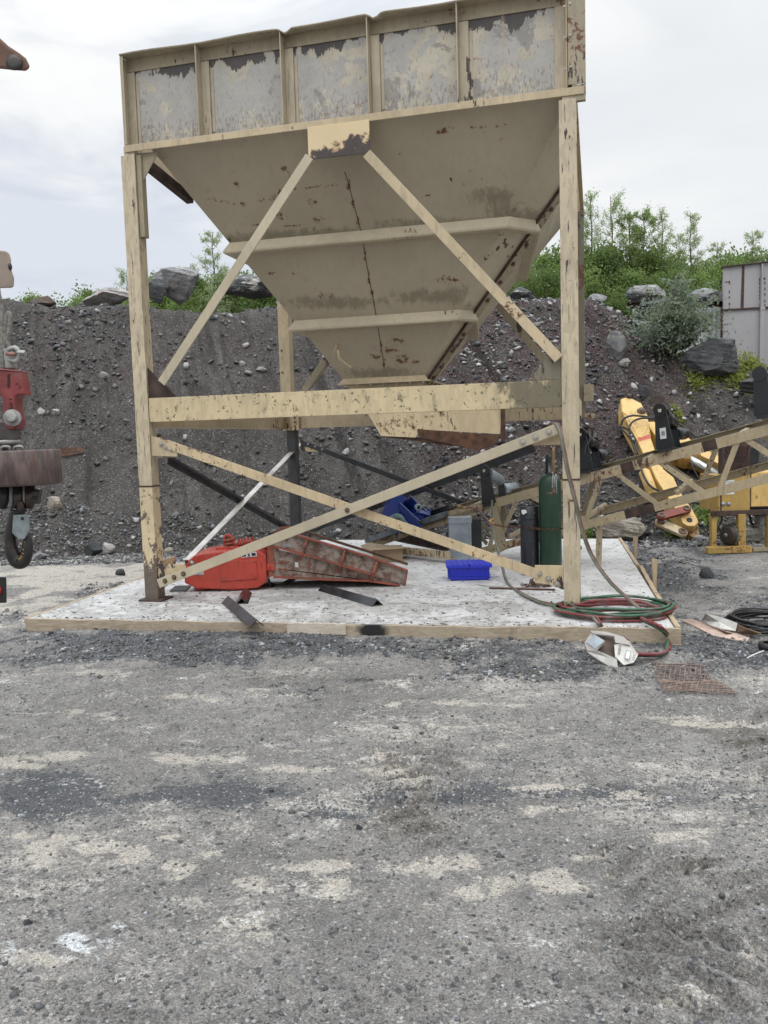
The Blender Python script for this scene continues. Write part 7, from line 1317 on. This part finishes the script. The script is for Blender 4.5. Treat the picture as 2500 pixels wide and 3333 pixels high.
for k,(x0,y0,x1,y1) in enumerate(((84,1762,88,1764),(83,1772,89,1774),(81,1784,87,1788),(80,1796,86,1801),(76,1806,82,1812),(70,1813,74,1822),(62,1817,65,1827),(54,1818,55,1828),(82,1778,88,1782),(73,1810,78,1818))):
    mb = MB(); mb.cyl(hy(x0,y0,-.01)-V(0,.0,0)+V(0,-(.024 if y0<1780 else .034),0),hy(x1,y1,-.01)+V(0,-(.024 if y0<1780 else .034),0),.0022,n=4); mb.build('yellow_mark',MT['yellowprint'],hk)
# boom tip and hanging weight above it
bt = thing('boom_tip','rusty brown pointed end of a crane boom poking in at the upper left','crane boom',onY(0,180,6))
mb = MB(); mb.prism([onY(x,y,6.) for x,y in ((-400,-80),(-60,80),(0,124),(28,150),(62,172),(85,190),(97,215),(96,226),(82,231),(50,229),(0,224),(-400,215))],ray(60,190)*.22); mb.build('boom_plate',plain('rusty brown boom steel',(.13,.065,.04),.7,.1,.4,5,.2,(.07,.06,.055),.7),bt,bevel=.02)
mb = MB(); p = onY(48,205,6.); mb.lathe(p,[(.05,0),(.055,.012),(.03,.018),(0,.018)],18,(0,-1,0)); mb.build('pin',MT['darksteel'],bt)
hw = thing('hanging_weight','tan rounded steel block with a dark hole hanging at the left edge above the hook','weight',onY(10,935,5.2))
MT['tanblock'] = plain('tan grey steel block',(.27,.215,.175),.6,.1,.2,6,.2,(.14,.11,.09),.6)
mb = MB(); mb.prism([onY(x,y,5.2) for x,y in ((-90,820),(0,815),(20,817),(31,826),(36,845),(38,880),(46,905),(46,930),(40,937),(0,938),(-90,940))],ray(30,880)*.13); mb.build('block',MT['tanblock'],hw,bevel=.02)
mb = MB(); mb.sphere(onY(33,868,5.2),(.010,.02,.022),10,8); mb.build('hole',MT['ink'],hw); mb = MB(); mb.cyl(onY(-60,820,5.26),onY(-60,300,5.26),.012,n=8); mb.build('hanger',MT['rope'],hw)
# tail light on the corner post of a trailer standing outside the left edge
tl = thing('tail_light','black box with a round red lamp at the left edge, low down','tail light',onY(0,1965,5.0))
mb = MB(); mb.prism([onY(x,y,5.) for x,y in ((-70,1875),(21,1878),(22,1962),(-70,1966))],ray(10,1920)*.12); mb.build('housing',MT['rubber'],tl,bevel=.006)
mb = MB(); p = onY(-12,1922,5.0); mb.lathe(p,[(.036,0),(.036,.010),(.025,.016),(0,.018)],20,(0,-1,0)); mb.build('lens',plain('red lamp glass',(.28,.012,.012),.25,0,.05),tl)
mb = MB(); p = onY(-60,1960,5.06); mb.b2((p[0]-.03,5.03,-.16),(p[0]+.03,5.09,p[2]+.05)); mb.build('post',MT['darksteel'],tl)
for me in list(bpy.data.meshes):
    if me.users == 0: bpy.data.meshes.remove(me)
for o in bpy.data.objects:
    if '_inv' in o: del o['_inv']
